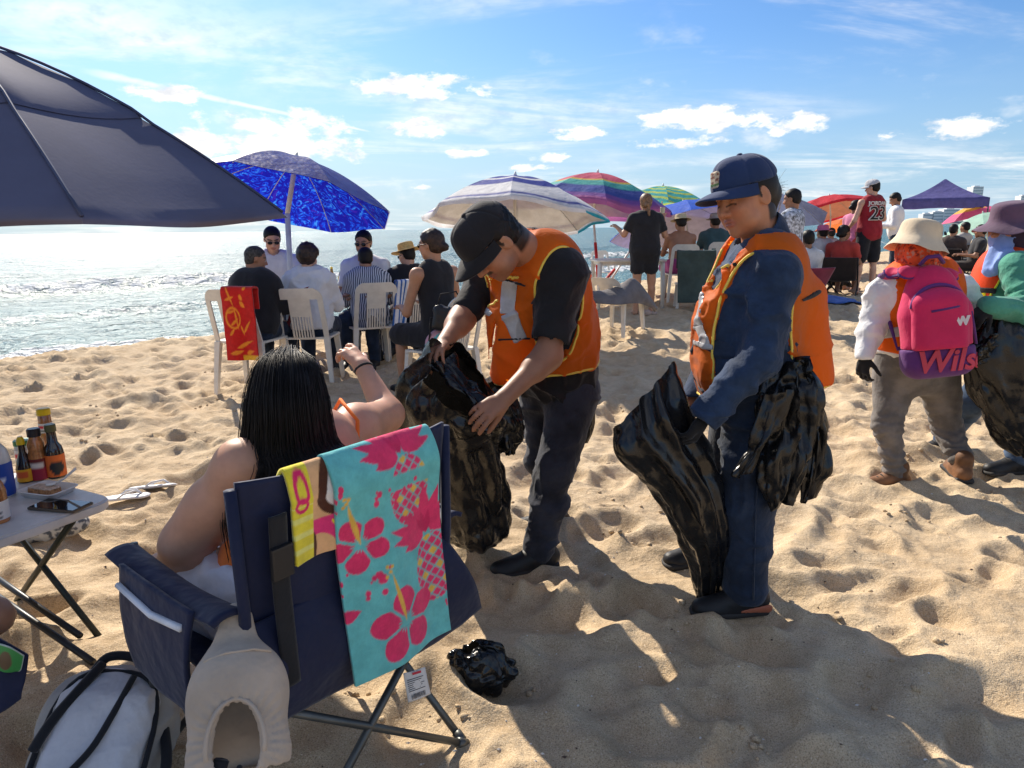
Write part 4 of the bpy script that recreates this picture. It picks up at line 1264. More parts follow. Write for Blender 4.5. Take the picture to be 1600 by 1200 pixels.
def worker_navy():
    base = G(1140, 962)
    base[2] = 0
    P = empty('person', base, 'person in navy drill shirt, navy cap and orange vest, arm lowered into a black sack', 'person')
    J = dict(pelvis=W(1172, 605, 2.5), waist=W(1170, 535, 2.5), chest=W(1188, 445, 2.5), neck=W(1194, 384, 2.5), hipL=W(1180, 612, 2.40), hipR=W(1160, 612, 2.6),
             shL=W(1212, 432, 2.34), shR=W(1180, 405, 2.67), elL=W(1188, 560, 2.27), wrL=W(1102, 650, 2.26), elR=W(1120, 560, 2.74), wrR=W(1075, 640, 2.62),
             knL=W(1166, 775, 2.38), anL=W(1164, 925, 2.34), knR=W(1140, 745, 2.68), anR=W(1105, 836, 2.80))
    J['anL'][2] = gz(*J['anL'][:2]) + 0.085; J['anR'][2] = gz(*J['anR'][:2]) + 0.085
    prof = [(0.0, 0.175, 0.138, 0.0), (0.17, 0.175, 0.140, 0.01), (0.34, 0.17, 0.142, 0.02), (0.5, 0.168, 0.136, 0.025), (0.67, 0.162, 0.120, 0.01), (0.82, 0.155, 0.090, 0.0), (0.93, 0.12, 0.07, -0.005)]
    hc = W(1166, 308, 2.47); R = frame((-0.90, -0.36, -0.26), (-0.28, 0.02, 0.96)); s = 1.04
    tone = (0.48, 0.215, 0.118)
    # body: head and neck, hands, and the trunk under the clothes
    neck = [cone(J['neck'] + A3((0, 0, -0.06)), hc + R @ A3((0, -0.03, -0.06)), 0.066, 0.060, 0.03)]
    hd = solid(neck + head_prims(hc, R, s, nose=0.95, jaw=1.0, fat=1.03), 0.0036, 1)
    trunk = solid(grow(spine_prims(J, prof), -0.03) + limb(J['hipL'], J['knL'], J['anL'], 0.08, 0.055, 0.04) + limb(J['hipR'], J['knR'], J['anR'], 0.08, 0.055, 0.04)
                  + limb(J['shL'], J['elL'], J['wrL'], 0.045, 0.038, 0.026) + limb(J['shR'], J['elR'], J['wrR'], 0.045, 0.038, 0.026), 0.014)
    hc_f = head_cols(hc, R, s, tone, closed=True, lips=(0.40, 0.13, 0.10), hairline=True)
    put('body', merge(hd, trunk), SKIN, P, hc_f)
    # hair under the cap with a tied knot and flyaway strands
    L = lambda x, y, z: hc + R @ (A3((x, y, z)) * s)
    hp = [ell(L(0, -0.022, 0.028), A3((0.082, 0.094, 0.090)) * s, R), ell(L(0, -0.098, -0.010), A3((0.034, 0.030, 0.032)) * s, R, 0.03), cone(L(0, -0.07, -0.03), L(0, -0.065, -0.075), 0.042, 0.030, 0.03),
          minus(ell(L(0, 0.108, -0.03), A3((0.13, 0.085, 0.12)) * s, R), 0.02)]
    for x in (-1, 1): hp.append(minus(ell(L(x * 0.092, -0.004, -0.018), A3((0.03, 0.022, 0.040)) * s, R), 0.006))
    hr = put('hair', solid(hp, 0.005, 1, disp=folds(0.003, 40, 3, (1, 1, 0.3))), HAIR, P)
    mb = MB(); rg = random.Random(3)
    for i in range(60):
        a = L(rg.uniform(-.02, .02), -0.10 + rg.uniform(-.02, .01), 0.0 + rg.uniform(-.03, .02))
        d = R @ A3((rg.uniform(-.6, .6), -1, rg.uniform(-.3, .9))); d = nrm(d) * rg.uniform(0.025, 0.06)
        mb.tube(rel(P, [a, a + d * 0.5 + A3((0, 0, rg.uniform(-.004, .008))), a + d]), [0.0007, 0.0005, 0.0003], 3)
    mb.build('hair_wisps', HAIR, P, True)
    cap(P, hc, R, s, CAP_NAVY, tilt=0.03, emblem=True)
    # trousers
    tr = [q for q in spine_prims(J, prof[:3], 0.012)]
    tr += [cone(J['hipL'], J['knL'], 0.118, 0.088, 0.05), cone(J['knL'], J['anL'], 0.088, 0.078, 0.04), cone(J['hipR'], J['knR'], 0.112, 0.085, 0.05), cone(J['knR'], J['anR'], 0.085, 0.075, 0.04),
           plane(J['anL'] + A3((0, 0, -0.040)), (0, 0, -1)), plane(J['waist'] + A3((0, 0, 0.02)), (0, 0, 1))]
    put('trousers', solid(tr, 0.0095, 1, disp=folds(0.017, 8, 11, (0.8, 0.8, 1.2))), NAVY_DENIM, P)
    # long sleeved shirt
    sh = spine_prims(J, prof, 0.012) + [ball(J['shL'], 0.068, 0.05), ball(J['shR'], 0.068, 0.05)]
    sh += [cone(J['shL'], J['elL'], 0.066, 0.062, 0.05), cone(J['elL'], J['wrL'], 0.062, 0.048, 0.03), cone(J['wrL'] + nrm(J['elL'] - J['wrL']) * 0.05, J['wrL'], 0.058, 0.055, 0.01),
           cone(J['shR'], J['elR'], 0.08, 0.07, 0.05), cone(J['elR'], J['wrR'], 0.07, 0.05, 0.03)]
    wd = nrm(J['wrL'] - J['elL'])
    sh += [plane(J['pelvis'] + A3((0, 0, -0.06)), (0, 0, -1)), minus(cone(J['neck'] + A3((-0.02, 0, -0.02)), hc, 0.062, 0.075), 0.01), minus(rbox(J['wrL'] + wd * 0.115, (0.1, 0.1, 0.1), frame(np.cross(wd, A3((0, 0, 1))), wd), 0.005))]
    so = put('shirt', solid(sh, 0.009, 1, disp=folds(0.0135, 9, 26, (0.9, 0.9, 1.1))), NAVY, P)
    # standing collar
    ax = nrm(hc - J['neck'])
    col = [cone(J['neck'] + ax * -0.06, J['neck'] + ax * 0.05 + A3((0.012, 0, 0)), 0.098, 0.082, 0.0), plane(J['neck'] + ax * 0.055, nrm(ax + A3((-0.75, 0, 0)))), minus(cone(J['neck'] + ax * -0.05, J['neck'] + ax * 0.12, 0.074, 0.074)),
           minus(cone(J['neck'] + A3((-0.16, -0.01, -0.02)), J['neck'] + A3((-0.06, 0, 0.10)), 0.04, 0.04), 0.01)]
    put('collar', solid(col, 0.006, 1), NAVY, so)
    # cuff band, breast pocket flap and belt
    put('cuff', solid([cone(J['wrL'] - wd * 0.045, J['wrL'] + wd * 0.012, 0.060, 0.056), minus(rbox(J['wrL'] + wd * 0.115, (0.1, 0.1, 0.1), frame(np.cross(wd, A3((0, 0, 1))), wd), 0.004)), minus(rbox(J['wrL'] - wd * 0.145, (0.1, 0.1, 0.1), frame(np.cross(wd, A3((0, 0, 1))), wd), 0.004))], 0.006, 1), NAVY, so)
    mb = MB(); mb.tube(rel(P, [J['hipL'] + A3((-0.01, -0.126, 0.06)), J['hipL'] * .5 + J['knL'] * .5 + A3((-0.005, -0.112, 0)), J['knL'] + A3((0, -0.096, 0)), J['knL'] * .5 + J['anL'] * .5 + A3((0, -0.092, 0)), J['anL'] + A3((0, -0.086, 0.0))]), 0.0035, 5); mb.build('side_seam', NAVY_DENIM, P, True)
    # glove hand gripping the sack
    hv = nrm(A3((-0.5, -0.1, -0.8)))
    put('glove', solid(hand_prims(J['wrL'], hv, A3((-0.6, 0.6, 0.1)), 1, 0.9), 0.005, 1), GLOVE, P)
    hv2 = nrm(A3((-0.6, -0.5, -0.4)))
    put('glove', solid(hand_prims(J['wrR'], hv2, A3((0, -0.6, -0.6)), -1, 0.9), 0.005, 1), GLOVE, P)
    # vest with open sides
    vb = spine_prims(J, [x for x in prof if x[0] < 0.9] + [(0.90, 0.13, 0.078, 0.0)], 0.025)
    vb += [cone(W(1215, 470, 2.5) + A3((0.08, 0, 0)), W(1240, 590, 2.5) + A3((0.055, 0, 0)), 0.085, 0.085, 0.08)]
    side = ell(W(1192, 560, 2.20), (0.150, 0.24, 0.42), k=0.0)
    side2 = ell(W(1160, 560, 2.82), (0.150, 0.24, 0.42), k=0.0)
    nk = cone(W(1112, 432, 2.46), W(1192, 338, 2.48), 0.045, 0.118)
    hem = plane(W(1170, 626, 2.4), (0.12, 0, -1))
    cuts = [minus(side), minus(side2), minus(nk, 0.01), hem]
    fx = W(1096, 500, 2.36)
    tapes = [([strip(1122, 400, 1094, 452, 0.034, 2.2, 2.5)], SILVER, 'reflective_tape', 0.003), ([strip(1094, 448, 1090, 512, 0.034, 2.2, 2.5)], SILVER, 'reflective_tape', 0.0034), ([strip(1090, 508, 1104, 542, 0.032, 2.2, 2.5)], SILVER, 'reflective_tape', 0.0038),
             ([strip(1078, 534, 1125, 546, 0.022, 2.2, 2.5)], SILVER, 'reflective_tape', 0.0045),
             ([strip(1255, 470, 1282, 455, 0.012, 2.2, 2.6)], TRIM_BLACK, 'strap', 0.005), ([strip(1122, 398, 1160, 420, 0.010, 2.2, 2.5)], TRIM_BLACK, 'strap', 0.006)]
    vest(P, vb, cuts, [side, nk, hem], disp=folds(0.0135, 9, 26, (0.9, 0.9, 1.1)), tapes=tapes)
    # shoes
    RED = mat('shoe_copper', (0.42, 0.12, 0.06), rough=0.5)
    s1 = shoe(P, J['anL'], (-1, -0.16, 0), col=SHOE_BLACK, sole=SOLE_DARK, ground=gz(*J['anL'][:2]) - 0.010)
    a = J['anL']; d = nrm((-1, -0.16, 0)); lt = A3((d[1], -d[0], 0))
    g0 = A3((a[0], a[1], gz(a[0], a[1])))
    lt = -lt if lt[1] > 0 else lt
    put('side_stripe', solid([cone(g0 - d * 0.07 + lt * 0.046 + A3((0, 0, 0.022)), g0 + d * 0.03 + lt * 0.047 + A3((0, 0, 0.020)), 0.016, 0.006, 0, (lt, 0.3))], 0.003, 1), RED, s1)
    shoe(P, J['anR'], (-1, -0.3, 0), col=SHOE_BLACK, sole=SOLE_DARK, ground=gz(*J['anR'][:2]) - 0.010)
    # ---- sacks
    sx = lambda px, py, y, ax_, bx: (W(px, py, y), A3(ax_), A3(bx))
    secs = [sx(1006, 622, 2.36, (0.105, 0.02, 0.115), (0.03, 0.12, -0.03)), sx(1015, 668, 2.34, (0.120, 0.02, 0.085), (0.03, 0.15, -0.02)), sx(1042, 705, 2.36, (0.118, 0.02, 0.06), (0.02, 0.15, 0)), sx(1068, 755, 2.38, (0.115, 0.0, 0.03), (0.0, 0.14, 0)),
            sx(1092, 820, 2.38, (0.100, 0, 0.01), (0, 0.13, 0)), sx(1102, 870, 2.41, (0.078, 0, 0), (0, 0.10, 0)), sx(1104, 912, 2.44, (0.060, 0, 0), (0, 0.08, 0)), sx(1104, 930, 2.46, (0.045, 0, 0), (0, 0.05, 0))]
    o = sack('bin_bag', secs, BAG, amp=0.022, seed=3, gather=0.10)
    tag(o, 'black plastic sack held at knee height by the person in the navy cap', 'bin bag', 'black plastic sacks')
    secs = [sx(1228, 560, 2.33, (0.065, 0, 0.01), (0, 0.06, 0)), sx(1226, 610, 2.30, (0.095, 0, 0.0), (0, 0.075, 0)), sx(1232, 680, 2.28, (0.09, 0, 0), (0, 0.06, 0)), sx(1226, 735, 2.28, (0.075, 0, 0.03), (0, 0.05, 0)), sx(1222, 785, 2.28, (0.035, 0, 0.02), (0, 0.03, 0))]
    o = sack('spare_bags', secs, BAG, amp=0.035, seed=14, gather=0.28)
    sack('loose_corner', [sx(1255, 600, 2.32, (0.04, 0, 0.01), (0, 0.05, 0)), sx(1278, 670, 2.31, (0.035, 0, 0), (0, 0.035, 0)), sx(1274, 735, 2.30, (0.035, 0, 0.0), (0, 0.025, 0)), sx(1262, 782, 2.30, (0.022, 0, 0.01), (0, 0.01, 0))], BAG, o, amp=0.02, seed=18, nv=40, nu=40)
    sack('loose_corner', [sx(1215, 610, 2.24, (0.05, 0, 0.01), (0, 0.04, 0)), sx(1192, 680, 2.23, (0.045, 0, 0.03), (0, 0.03, 0)), sx(1158, 742, 2.22, (0.018, 0, 0.01), (0, 0.01, 0))], BAG, o, amp=0.02, seed=19, nv=40, nu=40)
    tag(o, 'bunch of spare black bags hanging at the hip of the person in the navy cap', 'bags', 'black plastic sacks')
worker_navy()

def worker_bending():
    base = G(850, 862); base[2] = 0
    P = empty('person', base, 'person in black polo and orange vest stooping with both hands on a black sack', 'person')
    J = dict(pelvis=W(872, 600, 2.98), waist=W(868, 525, 2.92), chest=W(845, 452, 2.84), neck=W(826, 388, 2.76), shL=W(880, 428, 2.68), shR=W(762, 432, 2.98),
             elL=W(856, 556, 2.60), wrL=W(788, 622, 2.42), elR=W(722, 498, 2.84), wrR=W(695, 535, 2.62), knL=W(868, 730, 2.80), anL=W(842, 850, 2.76), knR=W(850, 715, 3.05), anR=W(862, 785, 3.22))
    J['hipL'] = J['pelvis'] + A3((.065, -.07, -.02)); J['hipR'] = J['pelvis'] + A3((-.065, .07, -.02))
    for a in ('anL', 'anR'): J[a][2] = gz(*J[a][:2]) + 0.085
    prof = [(0.0, 0.162, 0.112, 0.0), (0.17, 0.168, 0.122, 0.015), (0.34, 0.168, 0.128, 0.025), (0.5, 0.172, 0.125, 0.02), (0.67, 0.18, 0.118, 0.01), (0.82, 0.172, 0.098, 0.0), (0.93, 0.13, 0.072, -0.005)]
    hc = W(768, 378, 2.56); R = frame((-0.52, -0.30, -0.80), (-0.52, -0.30, 0.62)); s = 1.05
    tone = (0.43, 0.205, 0.12)
    neck = [cone(J['neck'] + A3((0.02, 0.0, -0.04)), hc + R @ A3((0, -0.05, -0.05)), 0.072, 0.068, 0.03)]
    hd = solid(neck + head_prims(hc, R, s, nose=1.1, jaw=1.08), 0.0042, 1)
    arm = []
    for a, b, d, dirv, pn, sd in (('shL', 'elL', 'wrL', W(742, 655, 2.34) - J['wrL'], A3((-0.1, 0.75, -0.55)), 1), ('shR', 'elR', 'wrR', W(676, 552, 2.52) - J['wrR'], A3((0.35, 0.3, -0.8)), -1)):
        fa = J[b] * 0.7 + J[d] * 0.3
        arm.append(solid([cone(J[a], J[b], 0.055, 0.046, 0.03), cone(J[b], J[d], 0.046, 0.031, 0.03), cone(J[b], fa, 0.048, 0.048, 0.03)] + hand_prims(J[d], dirv, pn, sd, 0.55, s=1.08, thumb=(0.85, 0.35, 0.75)), 0.0064, 1))
    trunk = solid(grow(spine_prims(J, prof), -0.02) + limb(J['hipL'], J['knL'], J['anL'], 0.085, 0.058, 0.042) + limb(J['hipR'], J['knR'], J['anR'], 0.085, 0.058, 0.042), 0.015)
    put('body', merge(hd, trunk, *arm), SKIN, P, head_cols(hc, R, s, tone, stub=0.35, must=0.9, hairline=True))
    put('hair', solid(hair_prims(hc, R, s, 'short'), 0.005, 1, disp=folds(0.003, 40, 3)), HAIR, P)
    cap(P, hc, R, s, CAP_BLACK, tilt=0.0)
    tr = spine_prims(J, prof[:3], -0.008)
    tr += [cone(J['hipL'], J['knL'], 0.108, 0.078, 0.05), cone(J['knL'], J['anL'], 0.076, 0.068, 0.04), cone(J['hipR'], J['knR'], 0.105, 0.075, 0.05), cone(J['knR'], J['anR'], 0.074, 0.066, 0.04),
           plane(J['waist'], (0, 0, 1)), plane(J['anL'] + A3((0, 0, -0.05)), (0, 0, -1))]
    put('trousers', solid(tr, 0.0095, 1, disp=folds(0.012, 8, 12, (0.8, 0.8, 1.2))), CHARCOAL_JEAN, P)
    sh = spine_prims(J, prof, 0.014) + [ball(J['shL'], 0.085, 0.05), ball(J['shR'], 0.08, 0.05)]
    e = J['shL'] * 0.18 + J['elL'] * 0.82; e2 = J['shR'] * 0.25 + J['elR'] * 0.75
    sh += [cone(J['shL'], e, 0.080, 0.074, 0.05), cone(J['shR'], e2, 0.075, 0.066, 0.05)]
    upv = nrm(J['neck'] - J['pelvis'])
    sh += [plane(J['pelvis'] + A3((0, 0, -0.05)), (-0.05, 0, -1)), minus(cone(J['neck'], hc, 0.07, 0.08), 0.01)]
    sl = nrm(J['elL'] - J['shL'])
    sh += [minus(cone(e + sl * 0.055, e + sl * 0.16, 0.088, 0.09))]
    so = put('shirt', solid(sh, 0.009, 1, disp=folds(0.015, 8, 22, (1, 1, 0.8))), BLACK_TEE, P)
    ax = nrm(hc - J['neck'])
    put('collar', solid([cone(J['neck'] - ax * 0.05 + A3((0.02, 0, -0.02)), J['neck'] - ax * 0.005 + A3((0.01, 0, 0.0)), 0.088, 0.080), minus(cone(J['neck'] - ax * 0.1, J['neck'] + ax * 0.12, 0.076, 0.076)), plane(J['neck'] + ax * 0.03 + A3((0.0, 0, 0.02)), ax)], 0.005, 1), BLACK_TEE, so)
    # vest hanging open at the sides
    vb = spine_prims(J, [x for x in prof if 0.1 < x[0] < 0.9] + [(0.9, 0.15, 0.085, 0.0)], 0.027)
    vb += [cone(W(797, 500, 2.78), W(800, 580, 2.76), 0.095, 0.09, 0.06), cone(W(890, 440, 2.95), W(905, 530, 3.0), 0.075, 0.08, 0.06)]
    side = ell(W(866, 500, 2.52), (0.105, 0.27, 0.30), frame((0.2, 1, 0), (0.12, 0, 1)))
    side2 = ell(W(735, 480, 3.02), (0.12, 0.20, 0.20))
    nk = cone(J['neck'] + A3((-0.10, -0.10, -0.12)), hc, 0.045, 0.105)
    gap = strip(752, 425, 768, 476, 0.05, 2.3, 2.85, 0.02)
    hem = plane(W(820, 598, 2.72), (0.1, 0.1, -1))
    slit = strip(776, 500, 758, 610, 0.012, 2.3, 2.85)
    cuts = [minus(side), minus(side2), minus(nk, 0.01), minus(gap, 0.01), hem, minus(slit)]
    tapes = [([strip(797, 438, 792, 492, 0.060, 2.4, 2.8)], SILVER, 'reflective_tape', 0.003), ([strip(794, 488, 814, 534, 0.060, 2.4, 2.8)], SILVER, 'reflective_tape', 0.0036),
             ([strip(772, 430, 822, 448, 0.011, 2.4, 2.8)], TRIM_BLACK, 'strap', 0.0045), ([strip(776, 531, 830, 529, 0.011, 2.4, 2.8)], TRIM_BLACK, 'strap', 0.0045),
             ([strip(740, 470, 768, 492, 0.022, 2.4, 2.9)], SILVER, 'reflective_tape', 0.003)]
    vest(P, vb, cuts, [side, nk, gap, hem], disp=folds(0.015, 8, 22, (1, 1, 0.8)), tapes=tapes)
    shoe(P, J['anL'], (-0.95, -0.42, 0), L=0.29, col=SHOE_BLACK, sole=SOLE_DARK, ground=gz(*J['anL'][:2]) - 0.010, high=True)
    shoe(P, J['anR'], (-1, -0.15, 0), L=0.29, col=SHOE_BLACK, sole=SOLE_DARK, ground=gz(*J['anR'][:2]) - 0.010, high=True)
    sx = lambda px, py, y, ax_, bx: (W(px, py, y), A3(ax_), A3(bx))
    g0 = W(745, 852, 2.72)
    secs = [sx(712, 592, 2.48, (0.085, -0.02, -0.11), (0.06, 0.14, 0.05)), sx(708, 618, 2.53, (0.165, -0.02, -0.09), (0.06, 0.17, 0.05)), sx(705, 655, 2.60, (0.185, 0, -0.05), (0.03, 0.19, 0.02)), sx(708, 705, 2.68, (0.172, 0, 0), (0, 0.18, 0)), sx(728, 765, 2.76, (0.162, 0, 0), (0, 0.16, 0)),
            sx(735, 808, 2.80, (0.165, 0, 0), (0, 0.16, 0)), sx(740, 836, 2.82, (0.150, 0, 0), (0, 0.13, 0)), sx(742, 850, 2.84, (0.09, 0, 0), (0, 0.08, 0))]
    o = sack('bin_bag', secs, BAG, amp=0.028, seed=6, gather=0.12, nu=96, nv=90)
    sack('torn_edge', [sx(690, 560, 2.52, (0.03, 0, 0.01), (0, 0.03, 0)), sx(705, 585, 2.50, (0.07, 0, -0.04), (0, 0.05, 0)), sx(740, 615, 2.46, (0.075, 0, -0.04), (0, 0.05, 0)), sx(760, 655, 2.42, (0.035, 0, -0.03), (0, 0.03, 0))], BAG, o, amp=0.028, seed=8, nv=40, nu=48)
    sack('loose_flap', [sx(770, 600, 2.75, (0.07, 0, 0), (0, 0.06, 0)), sx(780, 650, 2.75, (0.10, 0, 0), (0, 0.07, 0)), sx(790, 690, 2.75, (0.08, 0, 0.02), (0, 0.05, 0)), sx(795, 708, 2.75, (0.03, 0, 0.0), (0, 0.02, 0))], BAG, o, amp=0.03, seed=9, nv=40, nu=48)
    tag(o, 'large half full black sack gripped by the stooping person in the black cap', 'bin bag', 'black plastic sacks')
    o = sack('spare_bag', [sx(912, 596, 3.02, (0.03, 0, 0), (0, 0.03, 0)), sx(914, 630, 3.02, (0.042, 0, 0), (0, 0.03, 0)), sx(912, 670, 3.02, (0.038, 0, 0), (0, 0.03, 0)), sx(906, 694, 3.02, (0.03, 0, 0.008), (0, 0.02, 0))], BAG, amp=0.008, seed=10, nv=40, nu=40)
    tag(o, 'spare dark bag hanging from the back pocket of the stooping person', 'bag', 'black plastic sacks')
worker_bending()

WHITE_SHIRT = cloth('white_cotton', (0.78, 0.77, 0.76), var=0.06, bump=[(10, 0.5, 3), (34, 0.3, 2), (600, 0.2, 1)])
BEIGE = cloth('beige_cotton', (0.66, 0.54, 0.38), var=0.10)
PURPLE_HAT = cloth('plum_cotton', (0.13, 0.075, 0.12), var=0.18)
PINK = cloth('backpack_pink', (0.62, 0.022, 0.105), rough=0.7, var=0.08)
PURPLE = cloth('backpack_purple', (0.115, 0.03, 0.17), rough=0.7, var=0.1)
SCARF_RED = cloth('red_bandana', (0.75, 0.1, 0.03), attr=True)
SCARF_BLUE = cloth('pale_blue_cotton', (0.24, 0.35, 0.66), var=0.12)
GREEN_SLEEVE = cloth('sea_green_jersey', (0.075, 0.30, 0.21), var=0.12, bump=[(10, 0.4, 3), (40, 0.4, 2)])
JEAN_BLUE = cloth('blue_jean', (0.055, 0.095, 0.17), var=0.3, vscale=9)
GREY_TEE = cloth('taupe_jersey', (0.17, 0.13, 0.12))

def text_mesh(name, body, size, m, parent, M, extrude=0.0015, shear=0.0, offset=0.0, warp=None):
    cu = bpy.data.curves.new(name, 'FONT'); cu.body = body; cu.size = size; cu.extrude = extrude; cu.shear = shear; cu.offset = offset
    cu.align_x = 'CENTER'; cu.align_y = 'CENTER'; cu.resolution_u = 4
    ob = bpy.data.objects.new(name, cu); COL.objects.link(ob)
    dg = bpy.context.evaluated_depsgraph_get()
    me = bpy.data.meshes.new_from_object(ob.evaluated_get(dg))
    COL.objects.unlink(ob); bpy.data.objects.remove(ob)
    V = np.array([v.co[:] for v in me.vertices])
    if warp is not None: V = warp(V)
    A = np.asarray(M)
    Wp = V @ A[:3, :3].T + A[:3, 3]
    F = [tuple(p.vertices) for p in me.polygons]
    bpy.data.meshes.remove(me)
    root = parent_root(parent)
    return mesh_obj(name, rel(root, Wp), F, m, parent, smooth=False)

def M4(c, R):
    A = np.eye(4); A[:3, :3] = R; A[:3, 3] = c
    return A

def worker_backpack():
    base = G(1445, 762); base[2] = 0
    P = empty('person', base, 'person in beige bucket hat, orange vest and grey jeans walking away', 'person')
    J = dict(pelvis=W(1430, 575, 3.75), waist=W(1432, 530, 3.70), chest=W(1436, 470, 3.66), neck=W(1440, 420, 3.62), shL=W(1376, 458, 3.66), shR=W(1500, 450, 3.70), hipL=W(1398, 592, 3.75), hipR=W(1466, 592, 3.76),
             elL=W(1360, 518, 3.64), wrL=W(1351, 556, 3.58), elR=W(1528, 495, 3.74), wrR=W(1546, 522, 3.62), knL=W(1386, 665, 3.70), anL=W(1398, 736, 3.68), knR=W(1480, 668, 3.80), anR=W(1500, 742, 3.66), fw=A3((0.1, 1, 0)))
    for a in ('anL', 'anR'): J[a][2] = gz(*J[a][:2]) + 0.09
    prof = [(0.0, 0.185, 0.138, -0.01), (0.17, 0.178, 0.135, 0.0), (0.34, 0.168, 0.13, 0.01), (0.5, 0.175, 0.14, 0.01), (0.67, 0.18, 0.13, 0.0), (0.82, 0.175, 0.105, -0.01), (0.93, 0.12, 0.07, 0.0)]
    hc = W(1436, 382, 3.60); R = frame((0.3, 0.9, -0.25), (0.12, 0.15, 1)); s = 1.02
    tone = (0.42, 0.2, 0.12)
    hd = solid([cone(J['neck'] + A3((0, 0, -0.05)), hc, 0.06, 0.058, 0.03)] + head_prims(hc, R, s), 0.006, 1)
    tk = solid(grow(spine_prims(J, prof), -0.03) + limb(J['shL'], J['elL'], J['wrL'], 0.045, 0.04, 0.028) + limb(J['shR'], J['elR'], J['wrR'], 0.045, 0.04, 0.028) + limb(J['hipL'], J['knL'], J['anL'], 0.09, 0.06, 0.04) + limb(J['hipR'], J['knR'], J['anR'], 0.09, 0.06, 0.04), 0.016)
    put('body', merge(hd, tk), SKIN, P, head_cols(hc, R, s, tone))
    def crumple(V): return 0.008 * fbm(V, 12, 3, seed=3, ridged=True)
    # bandana wound round head and neck
    def sc_col(V):
        n = fbm(V, 70, 2, seed=8)
        C = np.tile(A3((0.75, 0.10, 0.03)), (len(V), 1)); C[n > 0.30] = (0.25, 0.03, 0.02); C[n < -0.34] = (0.55, 0.28, 0.20)
        return C
    put('bandana', solid([ell(hc + A3((0, 0, -0.035)), (0.094, 0.112, 0.075), R), cone(hc + A3((0, 0, -0.06)), J['neck'] + A3((0, 0, 0.0)), 0.088, 0.10, 0.04)], 0.007, 1, disp=crumple), SCARF_RED, P, sc_col)
    Rh = frame(R[:, 1] + A3((0, 0, 0.10)), (0.20, 0.05, 1.0))
    h_ = brim_hat(P, hc + A3((-0.01, 0, 0.01)), Rh, 0.98, BEIGE, crown=(0.100, 0.116, 0.085), brim=0.050, droop=0.062, z0=0.016, wave=0.008, name='bucket_hat', seed=2)
    mb = MB()
    for a in (-0.5, -0.25):
        p = hc + Rh @ A3((0.098 * math.cos(a), -0.012 + 0.112 * math.sin(a) , 0.062)) * 1.0
        mb.lathe([(0.007, -0.004), (0.007, 0.004), (0.003, 0.004)], rel(P, [p])[0], 10, Vector((math.cos(a), math.sin(a), 0.1)).to_track_quat('Z', 'Y').to_matrix())
    mb.build('eyelet', TRIM_BLACK, h_)
    tr = spine_prims(J, prof[:3], 0.008)
    tr += [cone(J['hipL'], J['knL'], 0.110, 0.066, 0.05), cone(J['knL'], J['anL'], 0.070, 0.052, 0.04), cone(J['hipR'], J['knR'], 0.110, 0.068, 0.05), cone(J['knR'], J['anR'], 0.072, 0.054, 0.04), plane(J['waist'] - A3((0, 0, 0.02)), (0, 0, 1))]
    def rings(V):
        z = V[:, 2]; low = np.clip((0.55 - z) / 0.4, 0, 1)
        return 0.006 * fbm(V, 8, 2, seed=4, ridged=True) + 0.007 * low * np.sin(z * 120 + 2.5 * fbm(V, 9, 2, seed=5) * 3)
    put('trousers', solid(tr, 0.012, 1, disp=rings), GREY_JEAN, P)
    sh = spine_prims(J, prof, 0.012) + [ball(J['shL'], 0.064, 0.05), ball(J['shR'], 0.064, 0.05), cone(J['shL'], J['elL'], 0.064, 0.060, 0.05), cone(J['elL'], J['wrL'], 0.058, 0.046, 0.03), cone(J['shR'], J['elR'], 0.064, 0.062, 0.05), cone(J['elR'], J['wrR'], 0.06, 0.052, 0.03), plane(J['pelvis'] + A3((0, 0, 0.085)), (0, 0, -1))]
    put('shirt', solid(sh, 0.012, 1, disp=folds(0.010, 9, 23, (0.9, 0.9, 1.3))), WHITE_SHIRT, P)
    vb = spine_prims(J, [(t, w + 0.01, d + 0.012, f) for t, w, d, f in prof if 0.05 < t < 0.9] + [(0.9, 0.145, 0.085, 0.0)], 0.012)
    sl = ell(W(1352, 490, 3.66), (0.09, 0.3, 0.30), frame((0, 1, 0), (0.1, 0, 1))); sr = ell(W(1540, 480, 3.7), (0.12, 0.3, 0.30), frame((0, 1, 0), (-0.1, 0, 1)))
    hem = plane(W(1430, 556, 3.6), (-0.1, 0, -1))
    vest(P, vb, [minus(sl), minus(sr), hem], [sl, sr], h=0.011, pw=0.004, disp=folds(0.006, 9, 35), pip=ORANGE, tapes=[([strip(1462, 395, 1448, 520, 0.052, 3.3, 3.7)], SILVER, 'reflective_tape', 0.004), ([strip(1380, 522, 1420, 516, 0.05, 3.3, 3.7)], SILVER, 'reflective_tape', 0.0046)])
    put('glove', solid(hand_prims(J['wrL'], A3((-0.05, 0.0, -1)), A3((0.8, 0.5, 0)), 1, 0.6), 0.006, 1), GLOVE, P)
    put('glove', solid(hand_prims(J['wrR'], A3((0.5, -0.3, -0.7)), A3((-0.4, 0.6, -0.4)), -1, 0.9), 0.006, 1), GLOVE, P)
    shoe(P, J['anL'], (-1, -0.12, 0), L=0.27, col=SHOE_TAN, sole=SOLE_DARK, high=True, ground=gz(*J['anL'][:2]) - 0.017)
    shoe(P, J['anR'], (0.35, -0.9, 0) if False else (0.25, 0.95, 0), L=0.27, col=SHOE_TAN, sole=SOLE_DARK, high=True, ground=gz(*J['anR'][:2]) - 0.017)
    # ---- backpack
    bc = W(1461, 500, 3.43)
    B = empty('backpack', bc - A3((0, 0, 0.28)), 'pink and purple rucksack with script lettering worn over the orange vest', 'backpack')
    Rb = frame((-0.10, -1.0, 0.10), (-0.10, 0.10, 1.0))      # forward = outwards to the viewer
    L = lambda x, y, z: bc + Rb @ A3((x, y, z))
